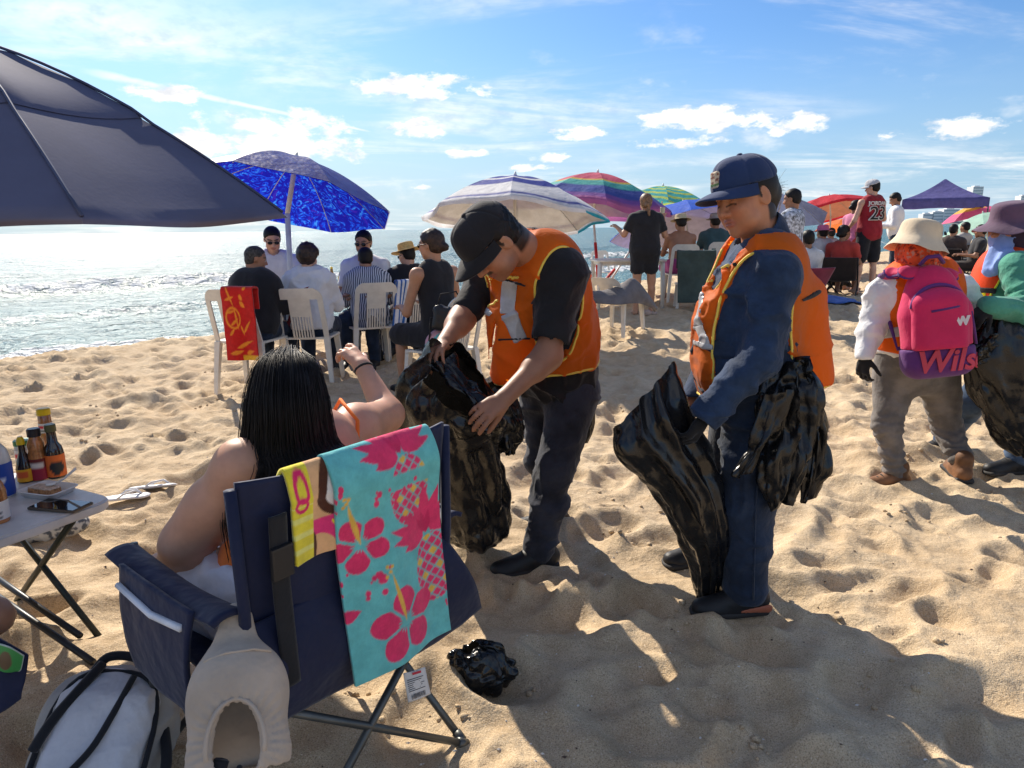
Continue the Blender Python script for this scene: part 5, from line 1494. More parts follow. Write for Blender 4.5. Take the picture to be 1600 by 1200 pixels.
    bodyp = [rbox(L(0, 0, -0.09), (0.160, 0.085, 0.19), Rb, 0.08, 0.06), ell(L(0.01, -0.005, 0.10), (0.130, 0.078, 0.17), Rb, 0.08), plane(L(0, 0, -0.13), Rb @ A3((0, 0, -1)))]
    puff = lambda V: 0.006 * fbm(V, 7, 2, seed=3)
    put('main_body', solid(bodyp, 0.008, 1, disp=puff), PINK, B)
    lower = [rbox(L(0, 0.002, -0.02), (0.166, 0.086, 0.262), Rb, 0.08), plane(L(0, 0, -0.1305), Rb @ A3((0, 0, 1)))]
    lo_ = put('lower_panel', solid(lower, 0.008, 1, disp=puff), PURPLE, B)
    pk = [rbox(L(0.012, 0.05, -0.015), (0.128, 0.068, 0.15), Rb, 0.055), ell(L(0.012, 0.04, 0.08), (0.105, 0.062, 0.09), Rb, 0.04), plane(L(0, 0, -0.135), Rb @ A3((0, 0, -1)))]
    pkt = put('front_pocket', solid(pk, 0.007, 1, disp=puff), PINK, B)
    mb = MB(); mb.tube(rel(B, [L(-0.055, 0.119, 0.062), L(0.0, 0.1215, 0.056), L(0.07, 0.121, 0.050)]), 0.006, 6); mb.build('pocket_zip', PURPLE, pkt, True)
    arc = [L(0.012 + 0.122 * math.cos(a), 0.066, 0.06 + 0.110 * math.sin(a)) for a in np.linspace(0.08, math.pi - 0.08, 16)]
    mb = MB(); mb.tube(rel(B, arc), 0.010, 6); mb.build('main_zip', PURPLE, B, True)
    mb = MB(); mb.tube(rel(B, [L(-0.13, 0.07, 0.03), L(-0.15, 0.05, -0.05), L(-0.165, 0.035, -0.13)]), 0.007, 6); mb.build('side_strap', PURPLE, B, True)
    mb = MB(); mb.tube(rel(B, [L(-0.05, 0.0, 0.27), L(-0.02, 0.02, 0.305), L(0.03, 0.02, 0.305), L(0.06, 0.0, 0.27)]), 0.010, 8); mb.build('grab_handle', PURPLE, B, True)
    for pts in ([L(-0.055, -0.02, 0.225), W(1416, 424, 3.47), W(1396, 426, 3.53), W(1384, 434, 3.64)], [L(0.075, -0.02, 0.225), W(1484, 428, 3.50), W(1491, 422, 3.56), W(1495, 428, 3.66)]):
        nn = A3((0, -0.7, 0.7))
        st = put('shoulder_strap', solid([cone(a, b, 0.033, 0.033, 0.02, (nn, 0.36)) for a, b in zip(pts[:-1], pts[1:])], 0.006, 1), PINK, B)
        put('strap_edge', solid([cone(a - nn * 0.006, b - nn * 0.006, 0.041, 0.041, 0.02, (nn, 0.20)) for a, b in zip(pts[:-1], pts[1:])], 0.006, 1), PURPLE, st)
    mb = MB(); mb.tube(rel(B, [L(-0.15, -0.01, -0.10), W(1402, 545, 3.50), W(1392, 510, 3.56), W(1386, 490, 3.66)]), 0.011, 6); mb.build('lower_strap', PURPLE, B, True)
    Rt = np.stack([Rb[:, 0] * -1, Rb[:, 2], Rb[:, 1]], 1); Rt[:, 0] = np.cross(Rt[:, 1], Rt[:, 2])
    LOGO = mat('logo_white', (0.75, 0.70, 0.70), rough=0.6)
    text_mesh('logo', 'w', 0.085, LOGO, pkt, M4(L(0.068, 0.117, 0.0) if Rt[0, 0] * Rb[0, 0] > 0 else L(-0.068, 0.117, 0.0), Rt), 0.003, offset=0.003)
    CORAL = mat('lettering_coral', (0.56, 0.055, 0.09), rough=0.7)
    def wrap(V):
        V = V.copy(); V[:, 0] += 0.072; x = V[:, 0]; xe, r = 0.088, 0.078
        a = np.maximum(np.abs(x) - xe, 0) / r; sx_ = np.sign(x)
        off = V[:, 2].copy()
        V[:, 0] = np.where(np.abs(x) > xe, sx_ * (xe + (r + off) * np.sin(a)), x)
        V[:, 2] = np.where(np.abs(x) > xe, (r + off) * np.cos(a) - r, off)
        return V
    sgn = 1 if Rt[0, 0] * Rb[0, 0] > 0 else -1
    text_mesh('lettering', 'Wilson', 0.145, CORAL, lo_, M4(L(0.0, 0.094, -0.196), Rt), 0.003, shear=0.25, offset=0.0035, warp=wrap)
worker_backpack()

def worker_plum_hat():
    base = G(1560, 720); base[2] = 0
    P = empty('person', base, 'person in plum bucket hat, pale blue scarf and sea green sleeves at the right edge', 'person')
    J = dict(pelvis=W(1584, 560, 3.95), waist=W(1578, 520, 3.93), chest=W(1572, 450, 3.88), neck=W(1572, 398, 3.85), shL=W(1592, 420, 3.64), shR=W(1568, 414, 4.05), hipL=W(1590, 575, 3.86), hipR=W(1578, 575, 4.04),
             elL=W(1604, 486, 3.50), wrL=W(1544, 478, 3.44), elR=W(1535, 470, 4.1), wrR=W(1525, 500, 4.0), knL=W(1604, 650, 3.80), anL=W(1592, 706, 3.80), knR=W(1520, 625, 4.12), anR=W(1478, 668, 4.32), fw=A3((-1, -0.1, 0)))
    for a in ('anL', 'anR'): J[a][2] = gz(*J[a][:2]) + 0.085
    J['s'] = 0.95
    hc = W(1578, 352, 3.82); R = frame((-0.93, -0.25, -0.2), (-0.1, 0, 1)); s = 1.04
    hd = solid([cone(J['neck'], hc, 0.06, 0.055, 0.03)] + head_prims(hc, R, s), 0.007, 1)
    tk = solid(grow(spine_prims(J, PROF_HEAVY), -0.03) + limb(J['shL'], J['elL'], J['wrL'], 0.045, 0.04, 0.028) + limb(J['shR'], J['elR'], J['wrR'], 0.045, 0.04, 0.028) + limb(J['hipL'], J['knL'], J['anL'], 0.085, 0.055, 0.04) + limb(J['hipR'], J['knR'], J['anR'], 0.085, 0.055, 0.04), 0.016)
    put('body', merge(hd, tk), SKIN, P, head_cols(hc, R, s, (0.4, 0.2, 0.12)))
    brim_hat(P, hc, frame(R[:, 1] + A3((0, 0, 0.12)), (0.05, 0, 1)), 0.98, PURPLE_HAT, crown=(0.100, 0.112, 0.098), brim=0.078, droop=0.042, z0=0.018, wave=0.010, name='bucket_hat', seed=4)
    DARKSC = cloth('dark_plum_hood', (0.045, 0.032, 0.055))
    put('hood', solid([ell(hc + A3((0.025, 0.01, -0.03)), (0.10, 0.105, 0.12)), cone(hc + A3((0.03, 0, -0.05)), J['neck'] + A3((0.04, 0, 0)), 0.09, 0.10, 0.04), minus(ell(hc + A3((-0.12, -0.03, -0.02)), (0.09, 0.09, 0.10)), 0.01)], 0.008, 1, disp=folds(0.006, 12, 3)), DARKSC, P)
    put('scarf', solid([ell(hc + R @ A3((0, 0.040, -0.055)), (0.070, 0.066, 0.066), R), cone(hc + R @ A3((0, 0.025, -0.09)), J['neck'] + A3((-0.02, -0.02, 0.0)), 0.064, 0.080, 0.04), cone(W(1562, 398, 3.76), W(1546, 424, 3.73), 0.055, 0.034, 0.04, (A3((-0.6, -0.8, 0)), 0.5)), cone(W(1574, 402, 3.70), W(1560, 418, 3.69), 0.045, 0.030, 0.04, (A3((-0.3, -0.9, 0)), 0.5))], 0.006, 1, disp=folds(0.016, 15, 6, (1, 1, 0.6))), SCARF_BLUE, P)
    tp = spine_prims(J, PROF_HEAVY, 0.01) + [ball(J['shL'], 0.075, 0.05), cone(J['shL'], J['elL'], 0.078, 0.070, 0.05), cone(J['elL'], J['wrL'], 0.066, 0.048, 0.03), ball(J['shR'], 0.07, 0.05), cone(J['shR'], J['elR'], 0.075, 0.065, 0.05), cone(J['elR'], J['wrR'], 0.06, 0.045, 0.03), plane(J['pelvis'] + A3((0, 0, -0.02)), (0, 0, -1))]
    def sq(V): return 0.006 * np.sin((V @ nrm(J['elL'] - J['shL'])) * 130 + 5 * fbm(V, 8, 2, seed=5)) * np.clip(1.2 - np.linalg.norm(V - J['elL'], axis=1) / 0.25, 0, 1) + 0.006 * fbm(V, 9, 2, seed=3, ridged=True)
    put('shirt', solid(tp, 0.012, 1, disp=sq), GREEN_SLEEVE, P)
    ORANGE2 = cloth('vest_flame', (0.95, 0.085, 0.012), rough=0.6, var=0.05, transl=0.3)
    YEL = cloth('vest_yellow', (0.85, 0.80, 0.02), rough=0.6, var=0.05, transl=0.3)
    vb = spine_prims(J, [(t, w + 0.01, d + 0.015, f) for t, w, d, f in PROF_HEAVY if 0.05 < t < 0.9] + [(0.9, 0.145, 0.085, 0.0)], 0.012)
    sl = ell(W(1606, 470, 3.62), (0.105, 0.3, 0.22)); hem = plane(W(1590, 545, 3.8), (0, 0, -1))
    vest(P, vb, [minus(sl), hem], [sl], h=0.011, m=ORANGE2, pip=PIPING_LIME, disp=folds(0.005, 9, 36), tapes=[([strip(1512, 452, 1560, 455, 0.032, 3.5, 3.95)], TRIM_BLACK, 'strap', 0.004), ([strip(1530, 458, 1538, 520, 0.06, 3.5, 3.95)], YEL, 'yellow_panel', 0.0035)])
    tr = spine_prims(J, PROF_HEAVY[:3], 0.008) + [cone(J['hipL'], J['knL'], 0.115, 0.085, 0.05), cone(J['knL'], J['anL'], 0.085, 0.062, 0.04), cone(J['hipR'], J['knR'], 0.115, 0.085, 0.05), cone(J['knR'], J['anR'], 0.085, 0.062, 0.04), plane(J['waist'], (0, 0, 1))]
    put('trousers', solid(tr, 0.012, 1, disp=folds(0.008, 9, 18)), JEAN_BLUE, P)
    put('glove', solid(hand_prims(J['wrL'], A3((-0.7, -0.2, -0.6)), A3((0.2, 0.7, -0.6)), 1, 0.9), 0.006, 1), GLOVE, P)
    shoe(P, J['anL'], (-1, -0.15, 0), L=0.27, col=SHOE_BLACK, sole=SOLE_DARK, ground=gz(*J['anL'][:2]) - 0.017)
    shoe(P, J['anR'], (-1, -0.05, 0), L=0.26, col=SHOE_BLACK, sole=SOLE_DARK, ground=gz(*J['anR'][:2]) - 0.017)
    sx = lambda px, py, y, ax_, bx: (W(px, py, y), A3(ax_), A3(bx))
    secs = [sx(1570, 478, 3.55, (0.10, 0, 0.02), (0, 0.08, 0)), sx(1566, 520, 3.53, (0.16, 0, 0.02), (0, 0.11, 0)), sx(1566, 575, 3.53, (0.18, 0, 0), (0, 0.13, 0)), sx(1580, 635, 3.53, (0.165, 0, 0), (0, 0.12, 0)), sx(1598, 690, 3.53, (0.12, 0, 0), (0, 0.09, 0)), sx(1604, 712, 3.53, (0.06, 0, 0), (0, 0.05, 0))]
    o = sack('bin_bag', secs, BAG, amp=0.022, seed=24, gather=0.08)
    sack('shiny_corner', [sx(1548, 525, 3.38, (0.02, 0, 0.01), (0, 0.02, 0)), sx(1535, 545, 3.40, (0.06, 0, 0.02), (0, 0.03, 0)), sx(1528, 570, 3.42, (0.03, 0, 0.02), (0, 0.02, 0))], BAG_SHINY, o, amp=0.03, seed=25, nv=30, nu=40)
    tag(o, 'large black sack carried by the person in the plum bucket hat', 'bin bag', 'black plastic sacks')
worker_plum_hat()

# ------------------------------------------------------------------ folding camp chair, the seated guest, towels
NAVY_NYLON = cloth('navy_nylon', (0.012, 0.018, 0.055), rough=0.6, var=0.12, bump=[(7, 0.4, 3), (30, 0.2, 2), (700, 0.3, 1)])
STEEL_GREY = mat('grey_tube', (0.12, 0.125, 0.12), rough=0.4, metal=0.6, var=0.15, bump=[(80, 0.1, 2)])
BLACK_TUBE = mat('black_tube', (0.015, 0.015, 0.016), rough=0.4, var=0.15)
TERRY = mat('terry', attr=True, rough=0.95, spec=0.1, var=0.08, vscale=30, bump=[(260, 0.9, 2), (14, 0.4, 2)], sheen=0.3)

def camp_chair(origin, fdir, label, w=0.54, back=0.89, tube=STEEL_GREY, name='camp_chair', white_tape=True):
    """rear middle of the seat at origin (ground), facing fdir"""
    C = empty(name, origin, label, 'camp chair')
    q = place(origin, fdir)
    hw = w / 2
    def rows(fn, us, vs): return [[fn(u, v) for u in us] for v in vs]
    # back panel (slightly slung), continuing into the seat
    us = np.linspace(-1, 1, 7)
    bk = rows(lambda u, v: q(u * (hw - 0.01 + 0.02 * v), -0.02 - 0.035 * v - 0.030 * (1 - u * u) * (1 - 0.5 * v), 0.40 + (back - 0.40) * v + 0.018 * u * u * (v > 0.9)), us, np.linspace(1, 0, 7))
    b = sheet('backrest', bk, NAVY_NYLON, C, 30, 36, amp=0.006, seed=3, thick=0.008)
    st = rows(lambda u, v: q(u * (hw + 0.01), -0.03 + 0.50 * v, 0.40 - 0.055 * (1 - u * u) * math.sin(math.pi * min(v + .15, 1)) + 0.02 * v), us, np.linspace(0, 1, 7))
    sheet('seat', st, NAVY_NYLON, C, 26, 26, amp=0.004, seed=5, thick=0.008)
    sk = rows(lambda u, v: q(u * (hw + 0.006) + (0.13 * v if u > 0 else 0.04 * v) * u, -0.050 - 0.035 * math.sin(math.pi * v) + 0.010 * math.cos(3 * u) * v, 0.60 - 0.25 * v - (0.02 * math.sin(2.6 * u) + 0.03 * (1 - u * u)) * v), us, np.linspace(0, 1, 6))
    sheet('rear_skirt', sk, NAVY_NYLON, C, 30, 24, amp=0.010, seed=7, thick=0.006)
    for sgn in (-1, 1):
        x = sgn * (hw + 0.015)
        ar = rows(lambda u, v: q(x + sgn * (0.035 * u + 0.03), -0.05 + 0.50 * v, 0.645 - 0.012 * u * u - 0.02 * math.sin(3 * v)), (-1, -0.4, 0.4, 1), np.linspace(0, 1, 6))
        a = sheet('armrest', ar, NAVY_NYLON, C, 10, 24, amp=0.003, seed=9, thick=0.012)
        sp = rows(lambda u, v: q(x + sgn * (0.068 + 0.012 * math.sin(math.pi * v)), 0.02 + 0.34 * (u + 1) / 2 * (1 - 0.18 * v) + 0.05 * v, 0.64 - 0.26 * v), np.linspace(-1, 1, 5), np.linspace(0, 1, 5))
        sheet('side_pocket', sp, NAVY_NYLON, a, 20, 20, amp=0.006, seed=11, thick=0.01)
        if white_tape:
            WT = cloth('white_tape', (0.72, 0.74, 0.78))
            mb = MB(); mb.tube(rel(C, [q(x + sgn * 0.082, 0.05, 0.60), q(x + sgn * 0.086, 0.18, 0.585), q(x + sgn * 0.085, 0.34, 0.60)]), 0.008, 6); mb.build('piping_tape', WT, a, True)
        mb = MB(); mb.tube(rel(C, [q(x, -0.03, 0.36), q(x, -0.055, 0.64), q(x + sgn * 0.005, -0.055, back + 0.005)]), 0.013, 8); mb.build('back_post', NAVY_NYLON, C, True)
        mb = MB(); mb.tube(rel(C, [q(x, 0.44, 0.02), q(x, 0.45, 0.64)]), 0.010, 8); mb.build('front_post', tube, C, True)
    # crossed legs on each side, front and back
    for (a, b_) in (((-hw - .02, -.10, .0), (hw + .0, -.02, .40)), ((hw + .02, -.10, .0), (-hw - .0, -.02, .40)), ((-hw, .50, .0), (hw, .46, .40)), ((hw, .50, .0), (-hw, .46, .40)), ((-hw - .02, -.09, .01), (-hw, .46, .38)), ((hw + .02, -.09, .01), (hw, .46, .38))):
        A = q(*a); B_ = q(*b_)
        A[2] = gz(A[0], A[1]) - 0.01
        mb = MB(); mb.tube(rel(C, [A, B_]), 0.0105, 8)
        mb.tube(rel(C, [A, A + (B_ - A) * 0.05]), 0.014, 8)
        mb.build('leg', tube, C, True)
    return C

CH_O = A3((-0.40, 1.545, 0.0)); CH_F = A3((-0.77, 0.64, 0))
CH_O[2] = 0.0
camp_chair(CH_O, CH_F, 'navy folding camp chair with towels over its back, under the long haired guest')
CHQ = place(CH_O, CH_F)

def seated_guest():
    J = sit(CHQ(0, 0.24, 0), CH_F, seat=0.40, s=0.97, lean=0.02)
    J['shL'] = W(378, 728, 1.60); J['shR'] = W(556, 668, 1.98); J['neck'] = (J['shL'] + J['shR']) / 2 + A3((0.0, 0, 0.055)); J['chest'] = (J['shL'] + J['shR']) / 2 + A3((0.0, 0, -0.12))
    J['waist'] = J['chest'] * 0.45 + J['pelvis'] * 0.55
    J['elL'] = W(288, 848, 1.64); J['wrL'] = W(250, 905, 1.70); J['elR'] = W(606, 648, 2.19); J['wrR'] = W(566, 572, 2.30)
    J['knL'] = W(262, 905, 1.78); J['knR'] = W(420, 850, 2.15); J['anL'] = A3((J['knL'][0] + 0.12, J['knL'][1] + 0.12, 0.09)); J['anR'] = A3((J['knR'][0] + 0.0, J['knR'][1] + 0.10, 0.09))
    base = A3((J['pelvis'][0], J['pelvis'][1], 0))
    P = empty('person', base, 'person with long straight black hair sitting in the navy camp chair, one arm raised', 'person')
    tone = A3((0.56, 0.30, 0.20))
    hc = W(452, 636, 1.70); R = frame((-0.20, 0.97, -0.06), (0.02, -0.02, 1)); s = 0.96
    hd = solid([cone(J['neck'] + A3((0, 0, -0.06)), hc + A3((0.02, -0.02, -0.07)), 0.06, 0.056, 0.03)] + head_prims(hc, R, s), 0.006, 1)
    prof = [(t, w * 1.05, d * 1.12, f) for t, w, d, f in PROF_F]
    body = spine_prims(J, prof) + [ball(J['shL'], 0.058, 0.05), ball(J['shR'], 0.062, 0.05)]
    body += [cone(J['shL'], J['elL'], 0.060, 0.050, 0.04), cone(J['elL'], J['wrL'], 0.048, 0.031, 0.03), cone(J['shL'] * .5 + J['elL'] * .5, J['elL'], 0.066, 0.052, 0.03), cone(J['shR'], J['elR'], 0.066, 0.050, 0.04), cone(J['elR'], J['wrR'], 0.048, 0.029, 0.03)]
    body += [cone(J['hipL'], J['knL'], 0.115, 0.075, 0.05), cone(J['knL'], J['anL'], 0.062, 0.040, 0.04), cone(J['hipR'], J['knR'], 0.11, 0.07, 0.05), cone(J['knR'], J['anR'], 0.06, 0.04, 0.04)]
    hr = solid(hand_prims(J['wrR'], W(538, 540, 2.36) - J['wrR'], A3((-0.5, 0.5, -0.4)), -1, 0.6, s=0.95, curls=(0.35, 0.75, 0.8, 0.85)) + [cone(J['elR'] * .3 + J['wrR'] * .7, J['wrR'], 0.033, 0.027, 0.02)], 0.0045, 1)
    hl = solid(hand_prims(J['wrL'], A3((-0.7, 0.55, -0.3)), A3((0.1, 0.2, -1)), 1, 0.35) + [cone(J['wrL'] + nrm(J['elL'] - J['wrL']) * 0.06, J['wrL'], 0.034, 0.027, 0.02)], 0.006, 1)
    put('body', merge(hd, solid(body, 0.013, 1), hr, hl), SKIN, P, head_cols(hc, R, s, tone))
    for d in ('anL', 'anR'): shoe(P, J[d], CH_F, L=0.24, col=cloth('sandal_strap', (0.3, 0.2, 0.15)), sole=SOLE_DARK, h=0.009)
    SHORTS = cloth('white_shorts', (0.70, 0.70, 0.78), var=0.08, bump=[(9, 0.6, 3), (30, 0.3, 2)])
    kl = J['hipL'] * 0.45 + J['knL'] * 0.55; kr = J['hipR'] * 0.45 + J['knR'] * 0.55
    put('shorts', solid(spine_prims(J, prof[:2], 0.014) + [cone(J['hipL'], kl, 0.132, 0.112, 0.05), cone(J['hipR'], kr, 0.128, 0.108, 0.05), plane(J['waist'], (0, 0, 1))], 0.011, 1, disp=folds(0.014, 10, 9, (1, 1, 1))), SHORTS, P)
    ORT = cloth('orange_swimsuit', (0.85, 0.20, 0.035))
    up = nrm(J['neck'] - J['pelvis'])
    sw = spine_prims(J, prof, 0.007) + [plane(J['chest'] + up * 0.02, up + nrm(CH_F) * -0.5), plane(J['pelvis'], -up)]
    so = put('swimsuit', solid(sw, 0.011, 1), ORT, P)
    fl = A3(CH_F) * 0.115
    mb = MB()
    for a in ('shR', 'shL'):
        m_ = J[a] * 0.72 + J['neck'] * 0.28
        mb.tube(rel(P, [J['chest'] + (J[a] - J['neck']) * 0.5 - fl * 0.9 + A3((0, 0, 0.02)), m_ - fl * 0.62 + A3((0, 0, 0.03)), m_ + A3((0, 0, 0.078)), m_ + fl * 0.6]), 0.006, 6)
    mb.build('shoulder_strap', ORT, so, True)
    # hair: smooth cap of hair, then long strands down the back
    L = lambda x, y, z: hc + R @ (A3((x, y, z)) * s)
    back = -R[:, 1] * A3((1, 1, 0)); back = nrm(back)
    hp = hair_prims(hc, R, s, 'long')[:2] + [minus(ell(L(0, 0.095, -0.05), A3((0.12, 0.082, 0.115)), R), 0.015)]
    bk_ = nrm(J['chest'] - J['pelvis'])
    bb = nrm(-A3(CH_F) * 0.45 + back * 0.55)
    cen = [L(0, 0.035, 0.126), L(0, -0.05, 0.125), L(0, -0.112, 0.060), L(0, -0.124, -0.01), L(0, -0.120, -0.085), W(461, 732, 1.560), W(452, 776, 1.55), W(446, 826, 1.54), W(442, 884, 1.54)]
    wid = [0.022, 0.056, 0.079, 0.085, 0.096, 0.112, 0.124, 0.122, 0.100]
    crv = [0.02, 0.045, 0.078, 0.082, 0.080, 0.076, 0.070, 0.066, 0.060]
    lat = R[:, 0]
    def hs_pt(a, t, off=0.0):
        c_ = catmull(cen, np.atleast_1d(t)); w_ = catmull(np.array(wid)[:, None], np.atleast_1d(t)); k_ = catmull(np.array(crv)[:, None], np.atleast_1d(t))
        c_ = c_ + lat * w_ * a - back * (k_ * a * a) + A3((0, 0, -0.02)) * (a * a) * (np.atleast_1d(t)[:, None] < 0.3)
        n_ = back[None, :] * np.clip(np.atleast_1d(t)[:, None] * 4, 0, 1) + A3((0, 0, 1)) * np.clip(1 - np.atleast_1d(t)[:, None] * 4, 0, 1) + lat * a * 0.6
        return c_ + n_ * off
    ho = put('hair', solid(hp, 0.007, 1, disp=folds(0.002, 22, 3, (1, 1, 0.15))), HAIR, P)
    rows = [[hs_pt(a, t)[0] for a in np.linspace(-1, 1, 9)] for t in np.linspace(0, 1, 14)]
    sheet('hair_fall', rows, HAIR, ho, 40, 60, amp=0.003, seed=2, thick=0.026, f=9)
    cu = bpy.data.curves.new('hair_strands', 'CURVE'); cu.dimensions = '3D'; cu.bevel_depth = 0.0007; cu.bevel_resolution = 0; cu.use_fill_caps = False
    rg = random.Random(5)
    tt_ = np.linspace(0.0, 1, 20)
    for i in range(1500):
        a = rg.uniform(-1.05, 1.05); e = rg.uniform(-0.14, 0.14); ph = rg.uniform(0, 6); o_ = rg.uniform(0.010, 0.019) + (0.012 if rg.random() < 0.05 else 0)
        t_ = np.minimum(tt_ * rg.uniform(0.82, 1.06), 1)
        P_ = hs_pt((a + e * t_ ** 2 + 0.02 * np.sin(ph + 7 * t_))[:, None], t_, (o_ + 0.004 * np.sin(ph * 2 + 6 * t_))[:, None])
        P_ = rel(P, P_)
        sp = cu.splines.new('POLY'); sp.points.add(len(P_) - 1)
        sp.points.foreach_set('co', np.concatenate([P_, np.ones((len(P_), 1))], 1).ravel().astype(np.float32))
    cu.materials.append(HAIR)
    hs = bpy.data.objects.new('hair_strands', cu); link(hs, ho); hs['kind'] = 'stuff'
    # wristband, glasses temple
    ax = nrm(J['wrR'] - J['elR'])
    mb = MB(); mb.lathe([(0.0285, -0.005), (0.033, -0.003), (0.033, 0.003), (0.0285, 0.005)], rel(P, [J['wrR'] - ax * 0.012])[0], 20, Vector(ax).to_track_quat('Z', 'Y').to_matrix())
    mb.build('wristband', TRIM_BLACK, P, True)
    GLF = mat('clear_frame', (0.55, 0.32, 0.30), rough=0.2, spec=0.6)
    put('glasses', merge(*[solid([cone(L(x * 0.062, 0.088, 0.004), L(x * 0.084, -0.005, 0.004), 0.004, 0.004)], 0.003, 0) for x in (-1, 1)], *[solid([ell(L(x * 0.033, 0.096, 0.0), (0.027, 0.004, 0.022), R), ], 0.004, 0) for x in (-1, 1)]), GLF, P)
    bk = MB(); bk.tube(rel(P, [W(522, 668, 1.80), W(534, 680, 1.80), W(545, 692, 1.81)]), 0.008, 6); bk.build('hair_clip', TRIM_BLACK, P, True)
seated_guest()

# ---- printed beach towels over the chair back
def in_ell(u, v, cx, cy, a, b, rot=0.0):
    c, s = math.cos(rot), math.sin(rot); x = (u - cx) * c + (v - cy) * s; y = -(u - cx) * s + (v - cy) * c
    return (x / a) ** 2 + (y / b) ** 2 < 1
def leafshape(u, v, x0, y0, x1, y1, w):
    L = math.hypot(x1 - x0, y1 - y0); tx, ty = (x1 - x0) / L, (y1 - y0) / L
    t = ((u - x0) * tx + (v - y0) * ty) / L; d = np.abs(-(u - x0) * ty + (v - y0) * tx)
    return (t > 0) & (t < 1) & (d < w * np.sin(np.pi * np.clip(t, 0, 1) ** 0.8))

def towel_floral(u, v):
    """u across 0..1 (m*~0.30), v down 0..1; works in units where width = 1, height = 2.1"""
    y = v * 2.1; C = np.tile(A3((0.155, 0.555, 0.545)), (len(u), 1)); pink = A3((0.82, 0.045, 0.15)); yel = A3((0.85, 0.50, 0.08))
    def hib(cx, cy, r, rot, stam=True):
        m = np.zeros(len(u), bool)
        wob = 0.06 * np.sin(np.arctan2(y - cy, u - cx) * 23)
        for k in range(5):
            a = rot + k * 2 * math.pi / 5
            m |= in_ell(u, y, cx + r * 0.60 * math.cos(a), cy + r * 0.60 * math.sin(a), r * 0.46, r * 0.38, a)
        rr = np.hypot(u - cx, y - cy); ang = np.arctan2(y - cy, u - cx)
        m &= rr > r * (0.24 + 0.07 * np.sin(ang * 17))
        gap = np.abs(((ang - rot + math.pi / 5) / (2 * math.pi / 5)) % 1 - 0.0); gap = np.minimum(gap, 1 - gap) * rr
        m &= gap > 0.010
        C[m] = pink
        if stam:
            C[leafshape(u, y, cx, cy, cx - 0.10 * r / 0.3, cy - 0.5 * r / 0.3, 0.02)] = yel
            for dx, dy in ((-.11, -.5), (-.14, -.47), (-.09, -.54), (-.13, -.55)): C[in_ell(u, y, cx + dx * r / .3, cy + dy * r / .3, 0.016, 0.016)] = yel
    def pine(cx, cy, s):
        for (a, l) in ((-1.95, .30), (-1.6, .42), (-1.25, .40), (-2.35, .33), (-2.75, .38), (-3.05, .34), (-0.9, .36), (-0.55, .36), (-0.2, .30), (-3.4, .25)):
            C[leafshape(u, y, cx + 0.03 * math.cos(a), cy + 0.05 * math.sin(a), cx + s * l * 1.15 * math.cos(a), cy + s * l * 1.15 * math.sin(a), 0.055 * s)] = pink
        for (a, l) in ((-1.75, .22), (-1.4, .22), (-2.1, .2)): 
            C[leafshape(u, y, cx, cy, cx + s * l * math.cos(a), cy + s * l * math.sin(a), 0.028 * s)] = A3((0.70, 0.03, 0.12))
        bx, by = cx + 0.05 * s, cy + 0.36 * s
        b = in_ell(u, y, bx, by, 0.21 * s, 0.34 * s)
        gx = ((u - bx) + (y - by)) / (0.105 * s); gy = ((u - bx) - (y - by)) / (0.105 * s)
        cell = (np.abs(gx % 1 - 0.5) < 0.42) & (np.abs(gy % 1 - 0.5) < 0.42)
        C[b & cell] = pink
        C[b & cell & ((np.floor(gx) + 2 * np.floor(gy)) % 5 == 0)] = yel
    pine(0.62, 0.20, 0.95)
    # leave the bottom of that pineapple off: paint the ground back where the flowers start
    C[(y > 0.36) & (y < 0.50)] = A3((0.155, 0.555, 0.545))
    hib(0.18, 0.86, 0.24, 0.5)
    pine(0.84, 1.02, 1.0)
    hib(0.50, 1.72, 0.32, 0.9)
    C[leafshape(u, y, -0.05, 1.48, 0.13, 1.44, 0.06)] = pink
    rg = random.Random(4)
    for cx, cy, n in ((0.45, 0.52, 9), (0.30, 1.25, 8), (0.62, 0.55, 5), (0.08, 1.2, 4), (0.85, 1.75, 3), (0.1, 0.45, 4), (0.35, 1.30, 4)):
        for i in range(n):
            r = rg.uniform(0.009, 0.026)
            px, py = cx + rg.uniform(-.14, .14), cy + rg.uniform(-.12, .12)
            mk = in_ell(u, y, px, py, r, r * 1.3) & (np.abs(C[:, 1] - 0.555) < 0.02)
            C[mk] = pink
    C *= (0.94 + 0.06 * np.random.default_rng(3).random(len(u)))[:, None]
    return C

